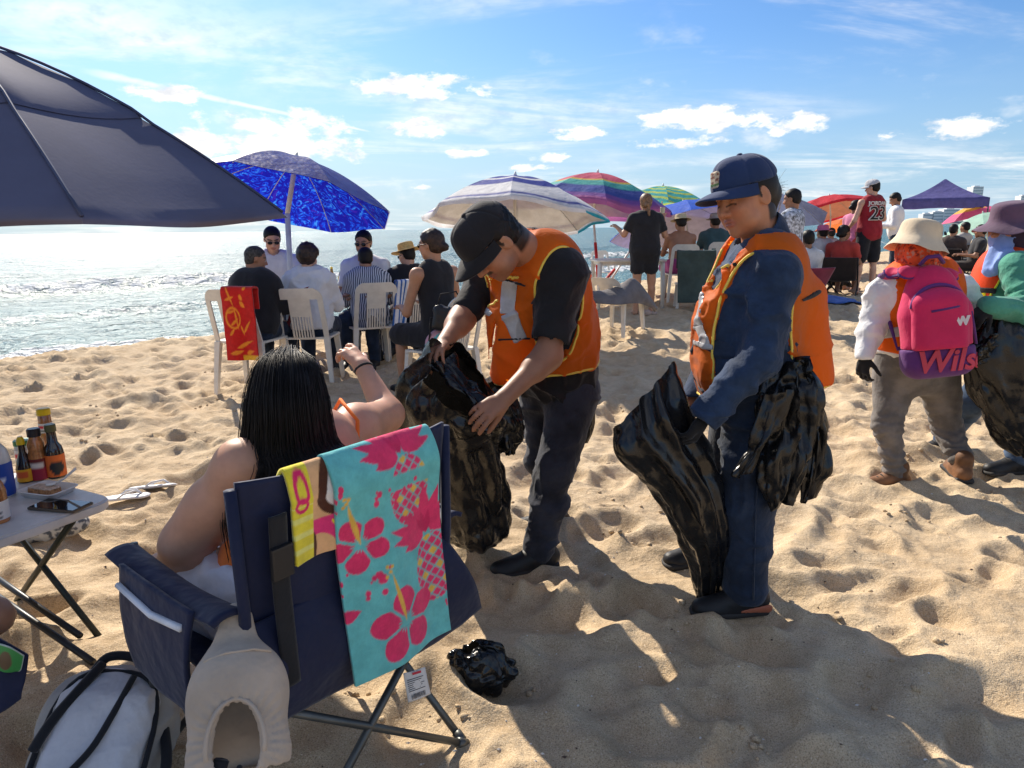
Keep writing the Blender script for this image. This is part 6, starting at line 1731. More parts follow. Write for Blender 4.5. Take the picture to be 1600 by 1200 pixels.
def towel_sweet(u, v):
    y = v; C = np.tile(A3((0.82, 0.045, 0.20)), (len(u), 1))
    choc = A3((0.09, 0.03, 0.015)); cream = A3((0.80, 0.46, 0.22))
    C[(u < 0.30)] = (0.85, 0.72, 0.05)
    C[(u < 0.30) & (((y * 5) % 1) < 0.35) & (y > .25)] = (0.88, 0.84, 0.22)
    C[in_ell(u, y, 0.16, 0.12, 0.10, 0.10) & ~in_ell(u, y, 0.16, 0.12, 0.055, 0.055)] = (0.80, 0.03, 0.15)
    C[in_ell(u, y, 0.14, 0.25, 0.10, 0.10) & ~in_ell(u, y, 0.14, 0.25, 0.055, 0.055)] = (0.80, 0.03, 0.15)
    d = (u >= 0.30)
    C[d & (y < 0.5)] = cream
    C[d & in_ell(u, y, 0.82, 0.24, 0.46, 0.30)] = choc
    C[d & in_ell(u, y, 0.85, 0.22, 0.36, 0.22)] = (0.86, 0.80, 0.76)
    C[d & in_ell(u, y, 0.35, 0.98, 0.30, 0.28)] = cream
    C[d & in_ell(u, y, 0.30, 0.86, 0.05, 0.2)] = choc
    for cx, cy, a in ((0.62, 0.62, 0.9), (0.95, 0.85, 0.5), (0.80, 0.70, 2.0)): C[d & in_ell(u, y, cx, cy, 0.07, 0.022, a)] = (0.90, 0.75, 0.03)
    return C

def on_back(u, v, off):
    """point on / over the chair back: u metres along the top edge from the left, v metres down the rear face (negative: forward side)"""
    vv = 0.89 - max(v, 0) if v >= 0 else 0.89 - abs(v)
    t = (vv - 0.40) / 0.49
    y = -0.02 - 0.035 * t
    return CHQ(-0.27 + u, (y - 0.035 - off - 0.11 * max(v - 0.18, 0)) if v > 0.02 else (y + 0.02 if v < -0.02 else y - 0.01), vv + (0.016 + off * 0.4 if abs(v) <= 0.02 else 0.0))

def draped(name, label, colf, u0, u1, down, front, off, sag, seed, nu=90, nv=190, skew=0.0):
    rows = []
    vs = list(np.linspace(-front, -0.03, 3)) + [0.0] + list(np.linspace(0.04, down, 7))
    for v in vs:
        row = []
        for k in range(6):
            f = k / 5; u = u0 + (u1 - u0) * f + skew * max(v, 0)
            p = on_back(u, v, off)
            if v > 0.03: p = p + A3((0.8, -0.6, 0)) * (0.012 * math.sin(7 * f + seed) * min(v * 4, 1)) + A3((0, 0, -sag * f * max(v, 0)))
            row.append(p)
        rows.append(row)
    o = sheet(name, rows, TERRY, None, nu, nv, amp=0.004, seed=seed, thick=0.010, cols=None if colf is None else (lambda u, v: colf(u, np.clip((v * (len(vs) - 1) - 3) / (len(vs) - 4), 0, 1))))
    tag(o, label, 'towel')
    return o
draped('beach_towel', 'yellow and pink dessert print towel folded over the camp chair back', towel_sweet, 0.088, 0.255, 0.185, 0.12, 0.002, 0.0, 2, nu=70, nv=90)
draped('beach_towel', 'turquoise towel with pink flowers and pineapples over the camp chair back', towel_floral, 0.182, 0.486, 0.525, 0.15, 0.016, 0.0, 5, nu=112, nv=225, skew=0.05)

# ---- side strap with buckle on the chair back, price tag
def chair_bits():
    S = empty('seat_strap', on_back(0.05, 0.3, 0.0), 'dark webbing strap with buckle on the camp chair back', 'strap')
    mb = MB()
    rows = [[on_back(0.035, v, 0.004), on_back(0.055, v, 0.006), on_back(0.075, v, 0.004)] for v in np.linspace(0.06, 0.44, 8)]
    sheet('webbing', rows, TRIM_BLACK, S, 6, 30, amp=0.002, seed=1, thick=0.004)
    Rm = Matrix(np.stack([nrm((0.6, 0.8, 0)), nrm((-0.8, 0.6, 0.05)), np.cross(nrm((0.6, 0.8, 0)), nrm((-0.8, 0.6, 0.05)))], 1).tolist())
    mb = MB(); mb.box(rel(S, [on_back(0.055, 0.16, 0.014)])[0], (0.05, 0.012, 0.07), Rm, 0.004); mb.build('buckle', mat('buckle_plastic', (0.02, 0.02, 0.022), rough=0.4), S)
    T = empty('price_tag', W(652, 1070, 1.62), 'white printed care label hanging under the camp chair seat', 'label')
    PAPER = mat('tag_paper', (0.75, 0.73, 0.70), rough=0.8, var=0.04)
    rows = [[W(630, 1052, 1.66), W(664, 1042, 1.70)], [W(634, 1075, 1.655), W(668, 1062, 1.695)], [W(638, 1098, 1.66), W(673, 1084, 1.70)]]
    rows = [[r[0], (r[0] + r[1]) / 2 + A3((0.002, -0.002, 0)), r[1]] for r in rows]
    sheet('paper', rows, PAPER, T, 8, 12, thick=0.001)
    INK = mat('tag_ink', (0.08, 0.08, 0.09), rough=0.8); INKR = mat('tag_ink_red', (0.7, 0.05, 0.08), rough=0.8)
    def tagp(u, v):
        a = rows[0][0] + (rows[2][0] - rows[0][0]) * v; b = rows[0][2] + (rows[2][2] - rows[0][2]) * v
        return a + (b - a) * u + nrm(np.cross(rows[0][2] - rows[0][0], rows[0][0] - rows[2][0])) * -0.0 + A3((0.001, -0.008, 0.003))
    mb = MB(); mr = MB()
    def bar(m_, u0, v0, u1, v1): m_.add(rel(T, [tagp(u0, v0), tagp(u1, v0), tagp(u1, v1), tagp(u0, v1)]), [(0, 3, 2, 1)])
    bar(mr, 0.40, 0.05, 0.80, 0.13)
    for i in range(7): bar(mb, 0.12, 0.24 + i * 0.065, 0.85 - 0.1 * (i % 3), 0.265 + i * 0.065)
    x = 0.2; rg = random.Random(2)
    while x < 0.8:
        w_ = rg.choice((0.012, 0.02, 0.03)); bar(mb, x, 0.76, x + w_, 0.93); x += w_ + rg.choice((0.012, 0.02))
    mb.build('print', INK, T); mr.build('brand_print', INKR, T)
chair_bits()

# ------------------------------------------------------------------ things near the camera
def left_table():
    z = 0.50
    c = A3((-1.47, 2.17, 0)); d1 = nrm((-0.47, -0.88, 0)); d2 = nrm((-0.65, 0.76, 0)); d2 = nrm(d2 - d1 * 0.15)
    ctr = c + d1 * 0.42 + d2 * 0.30
    T = empty('folding_table', A3((ctr[0], ctr[1], 0)), 'white plastic folding table laden with sauce bottles at the left edge', 'table')
    TOP = mat('table_plastic', (0.62, 0.63, 0.64), rough=0.45, var=0.08, vscale=12, bump=[(140, 0.15, 2)])
    R = frame(d2, (0, 0, 1)); R = np.stack([-d1, np.cross(A3((0, 0, 1)), -d1), A3((0, 0, 1))], 1)
    vq = solid([rbox(ctr + A3((0, 0, z - 0.018)), (0.43, 0.31, 0.018), R, 0.016)] , 0.008, 1)
    # rounded plan: bevelled slab
    bm = bmesh.new(); n = 10
    pts = []
    for (sx_, sy_, a0) in ((1, 1, 0), (-1, 1, 90), (-1, -1, 180), (1, -1, 270)):
        for k in range(n + 1):
            a = rad(a0 + 90 * k / n); pts.append((sx_ * 0.37 + 0.06 * math.cos(a), sy_ * 0.25 + 0.06 * math.sin(a)))
    vs = [bm.verts.new((x, y, 0)) for x, y in pts]; f = bm.faces.new(vs)
    r_ = bmesh.ops.extrude_face_region(bm, geom=[f]); bmesh.ops.translate(bm, vec=(0, 0, 0.036), verts=[v for v in r_['geom'] if isinstance(v, bmesh.types.BMVert)])
    bmesh.ops.bevel(bm, geom=[e for e in bm.edges if abs(e.verts[0].co.z - e.verts[1].co.z) < 1e-6], offset=0.007, segments=3, affect='EDGES')
    bmesh.ops.recalc_face_normals(bm, faces=bm.faces[:])
    bm.verts.ensure_lookup_table(); bm.verts.index_update()
    V = np.array([v.co[:] for v in bm.verts]) @ R.T + ctr + A3((0, 0, z - 0.036)); F = [[v.index for v in f.verts] for f in bm.faces]; bm.free()
    o = mesh_obj('table_top', rel(T, V), F, TOP, T); auto_smooth(o, 35)
    q = lambda x, y, zz: ctr + R @ A3((x, y, 0)) + A3((0, 0, zz))
    for sx_ in (-0.34, 0.34):
        for sg in (-1, 1):
            a = q(sx_ * 0.9, sg * 0.27, z - 0.04); b = q(sx_, -sg * 0.27, 0); b[2] = gz(b[0], b[1]) - 0.02
            mb = MB(); mb.tube(rel(T, [a, b]), 0.011, 8); mb.build('leg', mat('green_black_tube', (0.012, 0.02, 0.018), rough=0.4), T, True)
    return z, q
TZ, TQ = left_table()

def bottle(px, py, label, prof, gl, cap_m, cap_z, lab=None, labz=None, labm=None, name='sauce_bottle', n=24, z=None, loc=None):
    """prof: (r,z) list in metres; stands on the table at the table point seen at (px,py)"""
    p = G(px, py, TZ) if loc is None else A3(loc)
    prof = [(r * 1.16, zz * 1.16) for r, zz in prof]; cap_z *= 1.16; labz = (labz[0] * 1.16, labz[1] * 1.16)
    o = empty(name, p, label, 'bottle', 'sauce bottles on the table')
    cut = [x for x in prof if x[1] <= cap_z] ; top = [x for x in prof if x[1] >= cap_z]
    auto_smooth(MB().lathe([(max(r, 1e-4), zz + 0.001) for r, zz in prof if zz <= cap_z], n=n).build('glass', gl, o), 50)
    auto_smooth(MB().lathe([(r, zz) for r, zz in top], n=n).build('cap', cap_m, o), 40)
    if labm is not None:
        r = float(np.interp((labz[0] + labz[1]) / 2, [x[1] for x in prof], [x[0] for x in prof])) + 0.0012
        V = []; F = []
        m = 28
        for zz in np.linspace(labz[0], labz[1], 9):
            for k in range(m + 1):
                a = rad(-160 + 320 * k / m - 90); V.append((r * math.cos(a), r * math.sin(a), zz))
        C = np.array([lab(k / m, j / 8) for j in range(9) for k in range(m + 1)])
        F = [(j * (m + 1) + k, j * (m + 1) + k + 1, (j + 1) * (m + 1) + k + 1, (j + 1) * (m + 1) + k) for j in range(8) for k in range(m)]
        mesh_obj('label', V, F, labm, o, cols=C)
    return o

LABEL = mat('printed_label', attr=True, rough=0.5, var=0.05)
DGLASS = mat('dark_sauce_glass', (0.018, 0.010, 0.008), rough=0.12, spec=0.6, coat=0.5)
AGLASS = mat('amber_sauce_glass', (0.42, 0.16, 0.045), rough=0.15, spec=0.6, coat=0.5, var=0.35, vscale=40)
YCAP = mat('yellow_cap', (0.75, 0.52, 0.01), rough=0.35)
BCAP = mat('black_cap', (0.018, 0.016, 0.022), rough=0.35)
GCAP = mat('olive_cap', (0.10, 0.10, 0.04), rough=0.4)
CLEAR = mat('clear_plastic', (0.72, 0.74, 0.75), rough=0.2, spec=0.5, trans=0.25)
def lab_orange(u, v):
    if u < 0.28: return (0.75, 0.73, 0.70) if (int(v * 14) % 2 and 0.05 < u < 0.2 and v < 0.7) is False else (0.05, 0.05, 0.05)
    if (u - 0.62) ** 2 / 0.02 + (v - 0.42) ** 2 / 0.10 < 1: return (0.03, 0.03, 0.03)
    return (0.80, 0.17, 0.03)
def lab_yellow(u, v):
    if 0.3 < v < 0.8 and 0.35 < u < 0.65: return (0.75, 0.12, 0.03)
    return (0.82, 0.40, 0.02)
def lab_red(u, v):
    if 0.62 < v < 0.78 and 0.3 < u < 0.7: return (0.70, 0.65, 0.6)
    return (0.16, 0.02, 0.02) if v > 0.5 else (0.34, 0.02, 0.05)
def lab_blue(u, v):
    if v < 0.42 and 0.40 < u < 0.62: return (0.03, 0.03, 0.04) if int(u * 90) % 2 else (0.8, 0.8, 0.8)
    if 0.48 < v < 0.62 and 0.3 < u < 0.7: return (0.75, 0.78, 0.85)
    return (0.012, 0.065, 0.36)
def lab_white(u, v):
    if 0.5 < v < 0.85 and 0.38 < u < 0.55: return (0.7, 0.03, 0.05)
    if v < 0.4 and int(v * 25) % 2 and 0.3 < u < 0.7: return (0.1, 0.1, 0.1)
    return (0.78, 0.75, 0.70)
s_neck = lambda R, H, n=0.012: [(R * 0.96, 0), (R, 0.006), (R, H * 0.42), (R * 0.97, H * 0.5), (n * 1.5, H * 0.68), (n, H * 0.78), (n, H * 0.86), (n * 1.15, H * 0.861), (n * 1.15, H * 0.99), (n, H)]
bottle(90, 745, 'dark sauce bottle with orange label and olive cap on the table', [(0.026, 0), (0.027, .005), (0.027, .085), (0.024, .10), (0.015, .115), (0.013, .15), (0.016, .151), (0.016, .172), (0.014, .174)], DGLASS, GCAP, 0.151, lab_orange, (0.008, 0.078), LABEL)
bottle(64, 748, 'amber sauce bottle with dark cap and dark red label on the table', [(0.025, 0), (0.027, .005), (0.027, .075), (0.022, .095), (0.024, .115), (0.016, .135), (0.0155, .14), (0.019, .141), (0.019, .163), (0.016, .166)], AGLASS, BCAP, 0.141, lab_red, (0.004, 0.072), LABEL)
bottle(42, 752, 'small black sauce bottle with yellow cap and yellow label on the table', [(0.022, 0), (0.023, .004), (0.023, .05), (0.018, .07), (0.010, .095), (0.009, .12), (0.0115, .121), (0.0115, .135), (0.006, .146)], DGLASS, YCAP, 0.121, lab_yellow, (0.005, 0.045), LABEL)
bottle(2, 775, 'clear squeeze bottle with blue label at the table edge', [(0.036, 0), (0.038, .006), (0.038, .11), (0.032, .14), (0.016, .165), (0.016, .168), (0.02, .169), (0.02, .19), (0.016, .192)], CLEAR, mat('white_cap', (0.8, 0.8, 0.8), rough=0.4), 0.169, lab_blue, (0.006, 0.105), LABEL)
bottle(80, 722, 'amber oil bottle with tall yellow cap behind the other bottles', [(0.021, 0), (0.022, .004), (0.022, .095), (0.020, .12), (0.019, .165), (0.0185, .166), (0.0205, .167), (0.0205, .186), (0.018, .188)], AGLASS, YCAP, 0.167, lab_white, (0.10, 0.14), LABEL)
bottle(42, 735, 'short jar with green lid behind the yellow capped bottle', [(0.024, 0), (0.025, .004), (0.025, .085), (0.024, .088), (0.0262, .089), (0.0262, .103), (0.024, .105)], CLEAR, mat('green_lid', (0.03, 0.22, 0.08), rough=0.4), 0.089, lab_white, (0.012, 0.075), LABEL)
bottle(-4, 815, 'brown bottle with white and red label at the front of the table', [(0.030, 0), (0.031, .004), (0.031, .085), (0.026, .105), (0.014, .13), (0.013, .15), (0.015, .151), (0.015, .17), (0.012, .172)], AGLASS, BCAP, 0.151, lab_white, (0.012, 0.062), LABEL)

def table_things():
    FOAM = mat('white_foam', (0.80, 0.80, 0.80), rough=0.7, var=0.03, bump=[(90, 0.2, 2)])
    c = G(76, 772, TZ); T = empty('foam_tray', c, 'white foam tray holding a slice of cake on the table', 'tray')
    R = frame(nrm((0.30, 1, 0)), (0, 0, 1)); q = lambda x, y, z: c + R @ A3((x, y, z))
    rows = []
    prof_ = [(-1.0, 0.022), (-0.93, 0.021), (-0.80, 0.003), (0, 0.003), (0.80, 0.003), (0.93, 0.021), (1.0, 0.022)]
    V = []; n = 40
    for (k, z) in ((1.0, 0.022), (0.93, 0.0215), (0.80, 0.003), (0.4, 0.003), (0.02, 0.003)):
        for i in range(n):
            a = 2 * math.pi * i / n; cx, cy = math.cos(a), math.sin(a); e = 0.28
            V.append(q(0.082 * k * math.copysign(abs(cx) ** e, cx), 0.060 * k * math.copysign(abs(cy) ** e, cy), z + 0.002))
    F = [(j * n + i, j * n + (i + 1) % n, (j + 1) * n + (i + 1) % n, (j + 1) * n + i) for j in range(4) for i in range(n)]
    o = mesh_obj('tray', rel(T, V), F, FOAM, T); m_ = o.modifiers.new('s', 'SOLIDIFY'); m_.thickness = 0.003; m_.offset = -1
    CAKE = mat('sponge_cake', (0.42, 0.22, 0.10), rough=0.9, var=0.35, vscale=60, bump=[(90, 0.8, 3)])
    c2 = q(-0.005, -0.008, 0.016)
    K = empty('cake_slice', c2 - A3((0, 0, 0.012)), 'brown slice of sponge cake in the foam tray', 'cake')
    put('sponge', solid([rbox(c2, (0.052, 0.024, 0.012), R, 0.006)], 0.004, 0, disp=lambda V: 0.003 * fbm(V, 60, 2, seed=3)), CAKE, K)
    ICING = mat('cake_icing', (0.62, 0.50, 0.40), rough=0.6, var=0.2, vscale=80)
    put('icing', solid([rbox(c2 + A3((0, 0, 0.012)), (0.050, 0.022, 0.0035), R, 0.003)], 0.003, 0, disp=lambda V: 0.002 * fbm(V, 70, 2, seed=5)), ICING, K)
    S = empty('plastic_spoon', q(0.02, 0.01, 0.03), 'white plastic spoon resting in the foam tray', 'spoon')
    SP = mat('white_plastic', (0.82, 0.82, 0.80), rough=0.35)
    put('bowl', solid([ell(q(0.012, 0.004, 0.036), (0.020, 0.013, 0.006), frame(nrm((0.2, 1, 0)), (-0.2, 0, 1)))], 0.003, 1), SP, S)
    mb = MB(); mb.tube(rel(S, [q(0.025, 0.010, 0.037), q(0.05, 0.025, 0.052), q(0.085, 0.045, 0.085)]), [0.004, 0.0035, 0.005], 8); mb.build('handle', SP, S, True)
    # phone
    p = G(95, 793, TZ); Ph = empty('phone', p, 'dark smartphone lying face up on the table beside the tray', 'phone')
    Rm = Matrix(frame(nrm((0.22, 1, 0)), (0, 0, 1)).tolist())
    mb = MB(); mb.box((0, 0, 0.006), (0.178, 0.084, 0.009), Rm, 0.004); mb.build('casing', mat('phone_case', (0.10, 0.08, 0.06), rough=0.4), Ph)
    mb = MB(); mb.box((0, 0, 0.0112), (0.170, 0.077, 0.0012), Rm, 0.0004); mb.build('screen', mat('phone_glass', (0.012, 0.015, 0.018), rough=0.05, spec=0.6), Ph)
table_things()

def sandals():
    WS = mat('white_rubber', (0.72, 0.72, 0.74), rough=0.5, var=0.08); 
    for (px, py, dr, tilt, lab) in ((196, 782, (1, 0.30, 0), 0.05, 'white flip flop lying flat on the sand, nearer the table'), (240, 766, (1, 0.28, 0), 0.35, 'white flip flop tipped on its edge on the sand')):
        c = G(px, py); c[2] = gz(c[0], c[1]) + 0.022
        S = empty('flip_flop', c, lab, 'sandal', 'pair of white flip flops')
        d = nrm(dr); lat = nrm(np.cross(d, A3((0, 0, 1))) * math.cos(tilt) + A3((0, 0, 1)) * math.sin(tilt)); R = np.stack([lat, d, np.cross(lat, d)], 1)
        q = lambda x, y, z: c + R @ A3((x, y, z))
        put('sole', solid([cone(q(0, -0.09, 0), q(0, -0.03, 0), 0.034, 0.032, 0.03, (R[:, 2], 0.3)), cone(q(0, -0.03, 0), q(0.003, 0.08, 0), 0.032, 0.045, 0.03, (R[:, 2], 0.25))], 0.006, 1), WS, S)
        for sx_ in (-1, 1):
            mb = MB(); mb.tube(rel(S, [q(0, 0.085, 0.008), q(sx_ * 0.012, 0.055, 0.032), q(sx_ * 0.036, 0.0, 0.024), q(sx_ * 0.038, -0.03, 0.004)]), 0.005, 6); mb.build('strap', WS, S, True)
    # printed bag under the table
    PB = mat('printed_canvas', attr=True, rough=0.8, var=0.1, bump=[(30, 0.4, 2)])
    c = G(75, 838); c[2] = gz(c[0], c[1])
    o = empty('beach_bag', c, 'grey and white leaf print bag lying under the white table', 'bag')
    def pc(V):
        n = np.sin(V[:, 0] * 60 + 3 * fbm(V, 12, 2, seed=2) * 3) * np.sin(V[:, 2] * 70 + V[:, 1] * 40 + 3 * fbm(V, 10, 2, seed=4))
        return np.where((n > 0.1)[:, None], A3((0.10, 0.11, 0.13)), A3((0.55, 0.54, 0.50)))
    put('pouch', solid([ell(c + A3((-0.02, 0, 0.05)), (0.17, 0.11, 0.07), k=0.03), ell(c + A3((0.1, 0.02, 0.05)), (0.08, 0.08, 0.045), k=0.03)], 0.008, 1, disp=folds(0.010, 12, 3)), PB, o, pc)
    mb = MB(); mb.tube(rel(o, [c + A3((-0.10, 0, 0.11)), c + A3((-0.04, -0.02, 0.16)), c + A3((0.05, -0.03, 0.15)), c + A3((0.1, 0, 0.08))]), 0.007, 6); mb.build('handle', cloth('bag_handle', (0.2, 0.2, 0.2)), o, True)
sandals()

def shiny_bag():
    c = G(745, 1062); c[2] = gz(c[0], c[1])
    v = lambda x, y, z: c + A3((x, y, z))
    secs = [(v(-0.02, 0.0, 0.13), A3((0.035, 0, 0.015)), A3((0, 0.03, 0))), (v(0.0, 0, 0.115), A3((0.085, 0, 0.01)), A3((0, 0.05, 0))), (v(0.01, 0, 0.07), A3((0.100, 0, -0.012)), A3((0, 0.075, 0))), (v(0.012, 0, 0.02), A3((0.098, 0, 0.01)), A3((0, 0.08, 0))), (v(0.01, 0, -0.01), A3((0.07, 0, 0)), A3((0, 0.06, 0)))]
    o = sack('crumpled_bag', secs, BAG_SHINY, amp=0.024, seed=33, gather=0.12, nu=64, nv=50)
    tag(o, 'small crumpled shiny black bag on the sand behind the camp chair', 'plastic bag', 'black plastic sacks')
shiny_bag()

def sun_hood():
    """beige sun hat with a neck cape hanging from the chair corner"""
    HB = cloth('hood_beige', (0.50, 0.41, 0.32), var=0.12, bump=[(14, 0.4, 3), (40, 0.3, 2)])
    c = W(372, 1075, 1.22)
    H = empty('sun_hat', c - A3((0, 0, 0.1)), 'beige sun hat with neck cape hanging from the camp chair arm', 'hat')
    fwd = nrm(W(372, 1075, 1.0) - W(372, 1075, 1.3)); right = nrm(np.cross(fwd, A3((0, 0, 1)))) * -1
    R = frame(fwd, (0.08, 0.0, 1))
    q = lambda x, y, z: c + R @ A3((x, y, z))
    shell = [ell(q(0, 0.0, 0.00), (0.092, 0.058, 0.090), R, 0.02), cone(q(0.0, -0.01, -0.05), q(0, 0.0, -0.12), 0.086, 0.094, 0.03, (R[:, 1], 0.65)), cone(q(0.005, -0.01, 0.07), q(0.0, -0.02, 0.135), 0.048, 0.030, 0.02, (R[:, 1], 0.45))]
    open_ = [minus(ell(q(0.006, 0.085, -0.095), (0.046, 0.10, 0.075), R), 0.006), plane(q(0, 0, -0.145), -R[:, 2])]
    def rip(V):
        p = (V - c) @ R; r = np.hypot(p[:, 0], p[:, 2] + 0.09); a = np.arctan2(p[:, 0], p[:, 2] + 0.09)
        return 0.0026 * np.sin(a * 30) * np.exp(-((r - 0.072) / 0.022) ** 2) * (p[:, 1] > 0.0) + 0.004 * fbm(V, 9, 2, seed=3)
    put('hood', solid(shell + open_, 0.006, 1, disp=rip, hollow=0.016), HB, H)
    mb = MB(); mb.tube(rel(H, [q(0.006 + 0.050 * math.cos(a), 0.052 + 0.012 * math.cos(a) ** 2, -0.098 + 0.080 * math.sin(a)) for a in np.linspace(-0.2, math.pi + 0.2, 22)]), 0.0045, 6); mb.build('elastic_edge', HB, H, True)
    mb = MB(); mb.tube(rel(H, [q(-0.062, 0.022, 0.058), q(-0.03, 0.036, 0.066), q(0.02, 0.036, 0.066), q(0.06, 0.022, 0.056)]), 0.003, 5); mb.build('seam', HB, H, True)
    put('drawcord', solid([cone(q(0.0, 0.05, -0.135), q(0.004, 0.04, -0.20), 0.006, 0.006)], 0.003, 0), TRIM_BLACK, H)
    mb = MB(); mb.tube(rel(H, [q(0.03, 0.03, -0.118), q(0.045, 0.02, -0.16), q(0.06, 0.0, -0.20)]), 0.014, 8); mb.build('strap', TRIM_BLACK, H, True)
sun_hood()

def pack_left():
    """pale day pack slumped on the sand"""
    WP = cloth('pack_white', (0.60, 0.61, 0.66), var=0.10, bump=[(10, 0.5, 3), (30, 0.3, 2), (500, 0.2, 1)])
    WG = cloth('pack_grey', (0.40, 0.38, 0.36), var=0.12, bump=[(10, 0.5, 3), (30, 0.3, 2)])
    BK = cloth('pack_black', (0.018, 0.02, 0.026))
    c = G(165, 1200); c = A3((-1.04, 1.50, 0.105))
    B = empty('day_pack', A3((c[0], c[1], 0)), 'pale grey day pack with black trim on the sand at the bottom left', 'backpack')
    R = frame(nrm((0.22, -0.9, 1.0)), (0.05, 0.9, 1.0))
    q = lambda x, y, z: c + R @ A3((x, y, z))
    put('main_body', solid([rbox(q(0, -0.04, -0.02), (0.155, 0.10, 0.22), R, 0.09), ell(q(0, -0.03, 0.12), (0.15, 0.10, 0.12), R, 0.05)], 0.009, 1, disp=folds(0.008, 9, 3)), WG, B)
    fp = [rbox(q(-0.01, 0.035, 0.0), (0.115, 0.055, 0.17), R, 0.05), ell(q(-0.01, 0.03, 0.13), (0.11, 0.055, 0.09), R, 0.04)]
    o = put('front_panel', solid(fp, 0.008, 1, disp=folds(0.007, 11, 5)), WP, B)
    def trim(pts, r, nm, m=BK, par=None):
        mb = MB(); mb.tube(rel(B, catmull(pts, np.linspace(0, 1, 26))), r, 8); return mb.build(nm, m, par or B, True)
    ring = [q(-0.01 + 0.127 * math.copysign(abs(math.cos(a)) ** 0.6, math.cos(a)), 0.052, 0.01 + 0.200 * math.copysign(abs(math.sin(a)) ** 0.7, math.sin(a))) for a in np.linspace(-0.35 * math.pi, 1.35 * math.pi, 18)]
    trim(ring, 0.007, 'piping')
    trim([q(-0.06, 0.078, 0.195), q(-0.045, 0.100, 0.10), q(-0.02, 0.102, 0.02), q(0.03, 0.102, -0.05), q(0.07, 0.100, -0.07)], 0.008, 'centre_strap')
    trim([q(0.03, 0.06, 0.225), q(0.055, 0.092, 0.15), q(0.09, 0.092, 0.08), q(0.115, 0.075, 0.02)], 0.012, 'top_zip')
    trim([q(-0.14, 0.0, 0.10), q(-0.175, 0.02, 0.02), q(-0.185, 0.03, -0.06), q(-0.18, 0.03, -0.15)], 0.013, 'shoulder_strap')
    trim([q(-0.05, -0.03, 0.225), q(-0.02, -0.02, 0.262), q(0.05, -0.02, 0.262), q(0.08, -0.03, 0.22)], 0.012, 'grab_handle')
    put('lower_pocket', solid([rbox(q(0.03, 0.045, -0.12), (0.10, 0.052, 0.075), R, 0.035)], 0.008, 1, disp=folds(0.005, 10, 8)), WG, B)
    trim([q(-0.06, 0.093, -0.055), q(0.03, 0.105, -0.05), q(0.12, 0.088, -0.06)], 0.006, 'pocket_zip')
    SPOT = mat('dark_spot', (0.09, 0.06, 0.05), rough=0.8)
    put('wavy_logo', merge(*[solid([cone(q(0.085 + 0.012 * k, 0.075, -0.10 - 0.018 * k), q(0.100 + 0.006 * k, 0.072, -0.13), 0.005, 0.004)], 0.0025, 0) for k in range(3)]), SPOT, B)
pack_left()

def left_chair_and_elbow():
    o = A3((-2.36, 1.36, 0.0))
    camp_chair(o, (-0.3, 0.95, 0), 'dark camp chair cut off by the left edge of the view', tube=BLACK_TUBE, white_tape=False)
    # two long feet of its frame on the sand
    F_ = empty('chair_stand', G(60, 1000), 'black tubular chair runners lying on the sand left of the camp chair', 'chair frame')
    for (a, b) in (((-30, 938), (128, 1009)), ((-30, 968), (148, 1048))):
        A_, B_ = G(*a), G(*b); A_[2] += 0.16; B_[2] = gz(B_[0], B_[1]) + 0.012
        mb = MB(); mb.tube(rel(F_, [A_, B_]), 0.011, 8); mb.build('runner', BLACK_TUBE, F_, True)
    q = place(o, (-0.3, 0.95, 0))
    J = sit(q(0, 0.20, 0), (-0.3, 0.95, 0), seat=0.40, s=1.0)
    J['elR'] = W(-12, 965, 1.46); J['wrR'] = W(-90, 930, 1.68); J['shR'] = J['shR'] * 0.75 + J['elR'] * 0.25
    figure('person in navy top whose bare elbow shows at the left edge', J, tone='brown', top=NAVY, bottom=NAVY_DENIM, leg='knee', h=0.019)
    P = empty('drink_holder', W(10, 1060, 1.36), 'navy arm pocket with a green picture card at the left edge', 'pocket')
    rows = [[W(-40, 985, 1.40), W(-5, 995, 1.40), W(44, 1022, 1.42)], [W(-40, 1040, 1.38), W(-5, 1050, 1.38), W(38, 1066, 1.40)], [W(-40, 1100, 1.38), W(-5, 1112, 1.38), W(32, 1086, 1.40)]]
    sheet('pouch', rows, NAVY_NYLON, P, 16, 16, amp=0.005, seed=3, thick=0.02)
    CARD = mat('green_card', attr=True, rough=0.4, var=0.05)
    rows = [[W(-12, 1003, 1.375), W(14, 1010, 1.375), W(38, 1024, 1.39)], [W(-14, 1024, 1.37), W(12, 1032, 1.37), W(33, 1046, 1.385)], [W(-16, 1040, 1.37), W(8, 1050, 1.37), W(27, 1048, 1.385)]]
    def cc(u, v):
        C = np.tile(A3((0.05, 0.28, 0.07)), (len(u), 1)); C[in_ell(u, v, 0.45, 0.55, 0.18, 0.32)] = (0.14, 0.09, 0.05); C[(u > 0.96) | (v < 0.05)] = (0.5, 0.55, 0.5)
        return C
    sheet('card', rows, CARD, P, 30, 24, thick=0.003, cols=cc)
left_chair_and_elbow()

# ------------------------------------------------------------------ parasols and gazebo
POLE_W = mat('white_pole', (0.70, 0.68, 0.64), rough=0.4, var=0.08)
RIB = mat('parasol_rib', (0.55, 0.55, 0.55), rough=0.4, metal=0.4)
CANOPY = mat('canopy_cloth', attr=True, rough=0.7, spec=0.25, var=0.07, vscale=5, bump=[(5, 0.5, 3), (22, 0.25, 2)], transl=0.42)
CANOPY_DARK = mat('canopy_cloth_coated', attr=True, rough=0.8, spec=0.15, var=0.06, vscale=3, bump=[(60, 0.08, 2)], transl=0.3)
LINING = mat('canopy_lining', attr=True, rough=0.8, spec=0.2, var=0.08, vscale=5, bump=[(6, 0.4, 3)], transl=0.25)

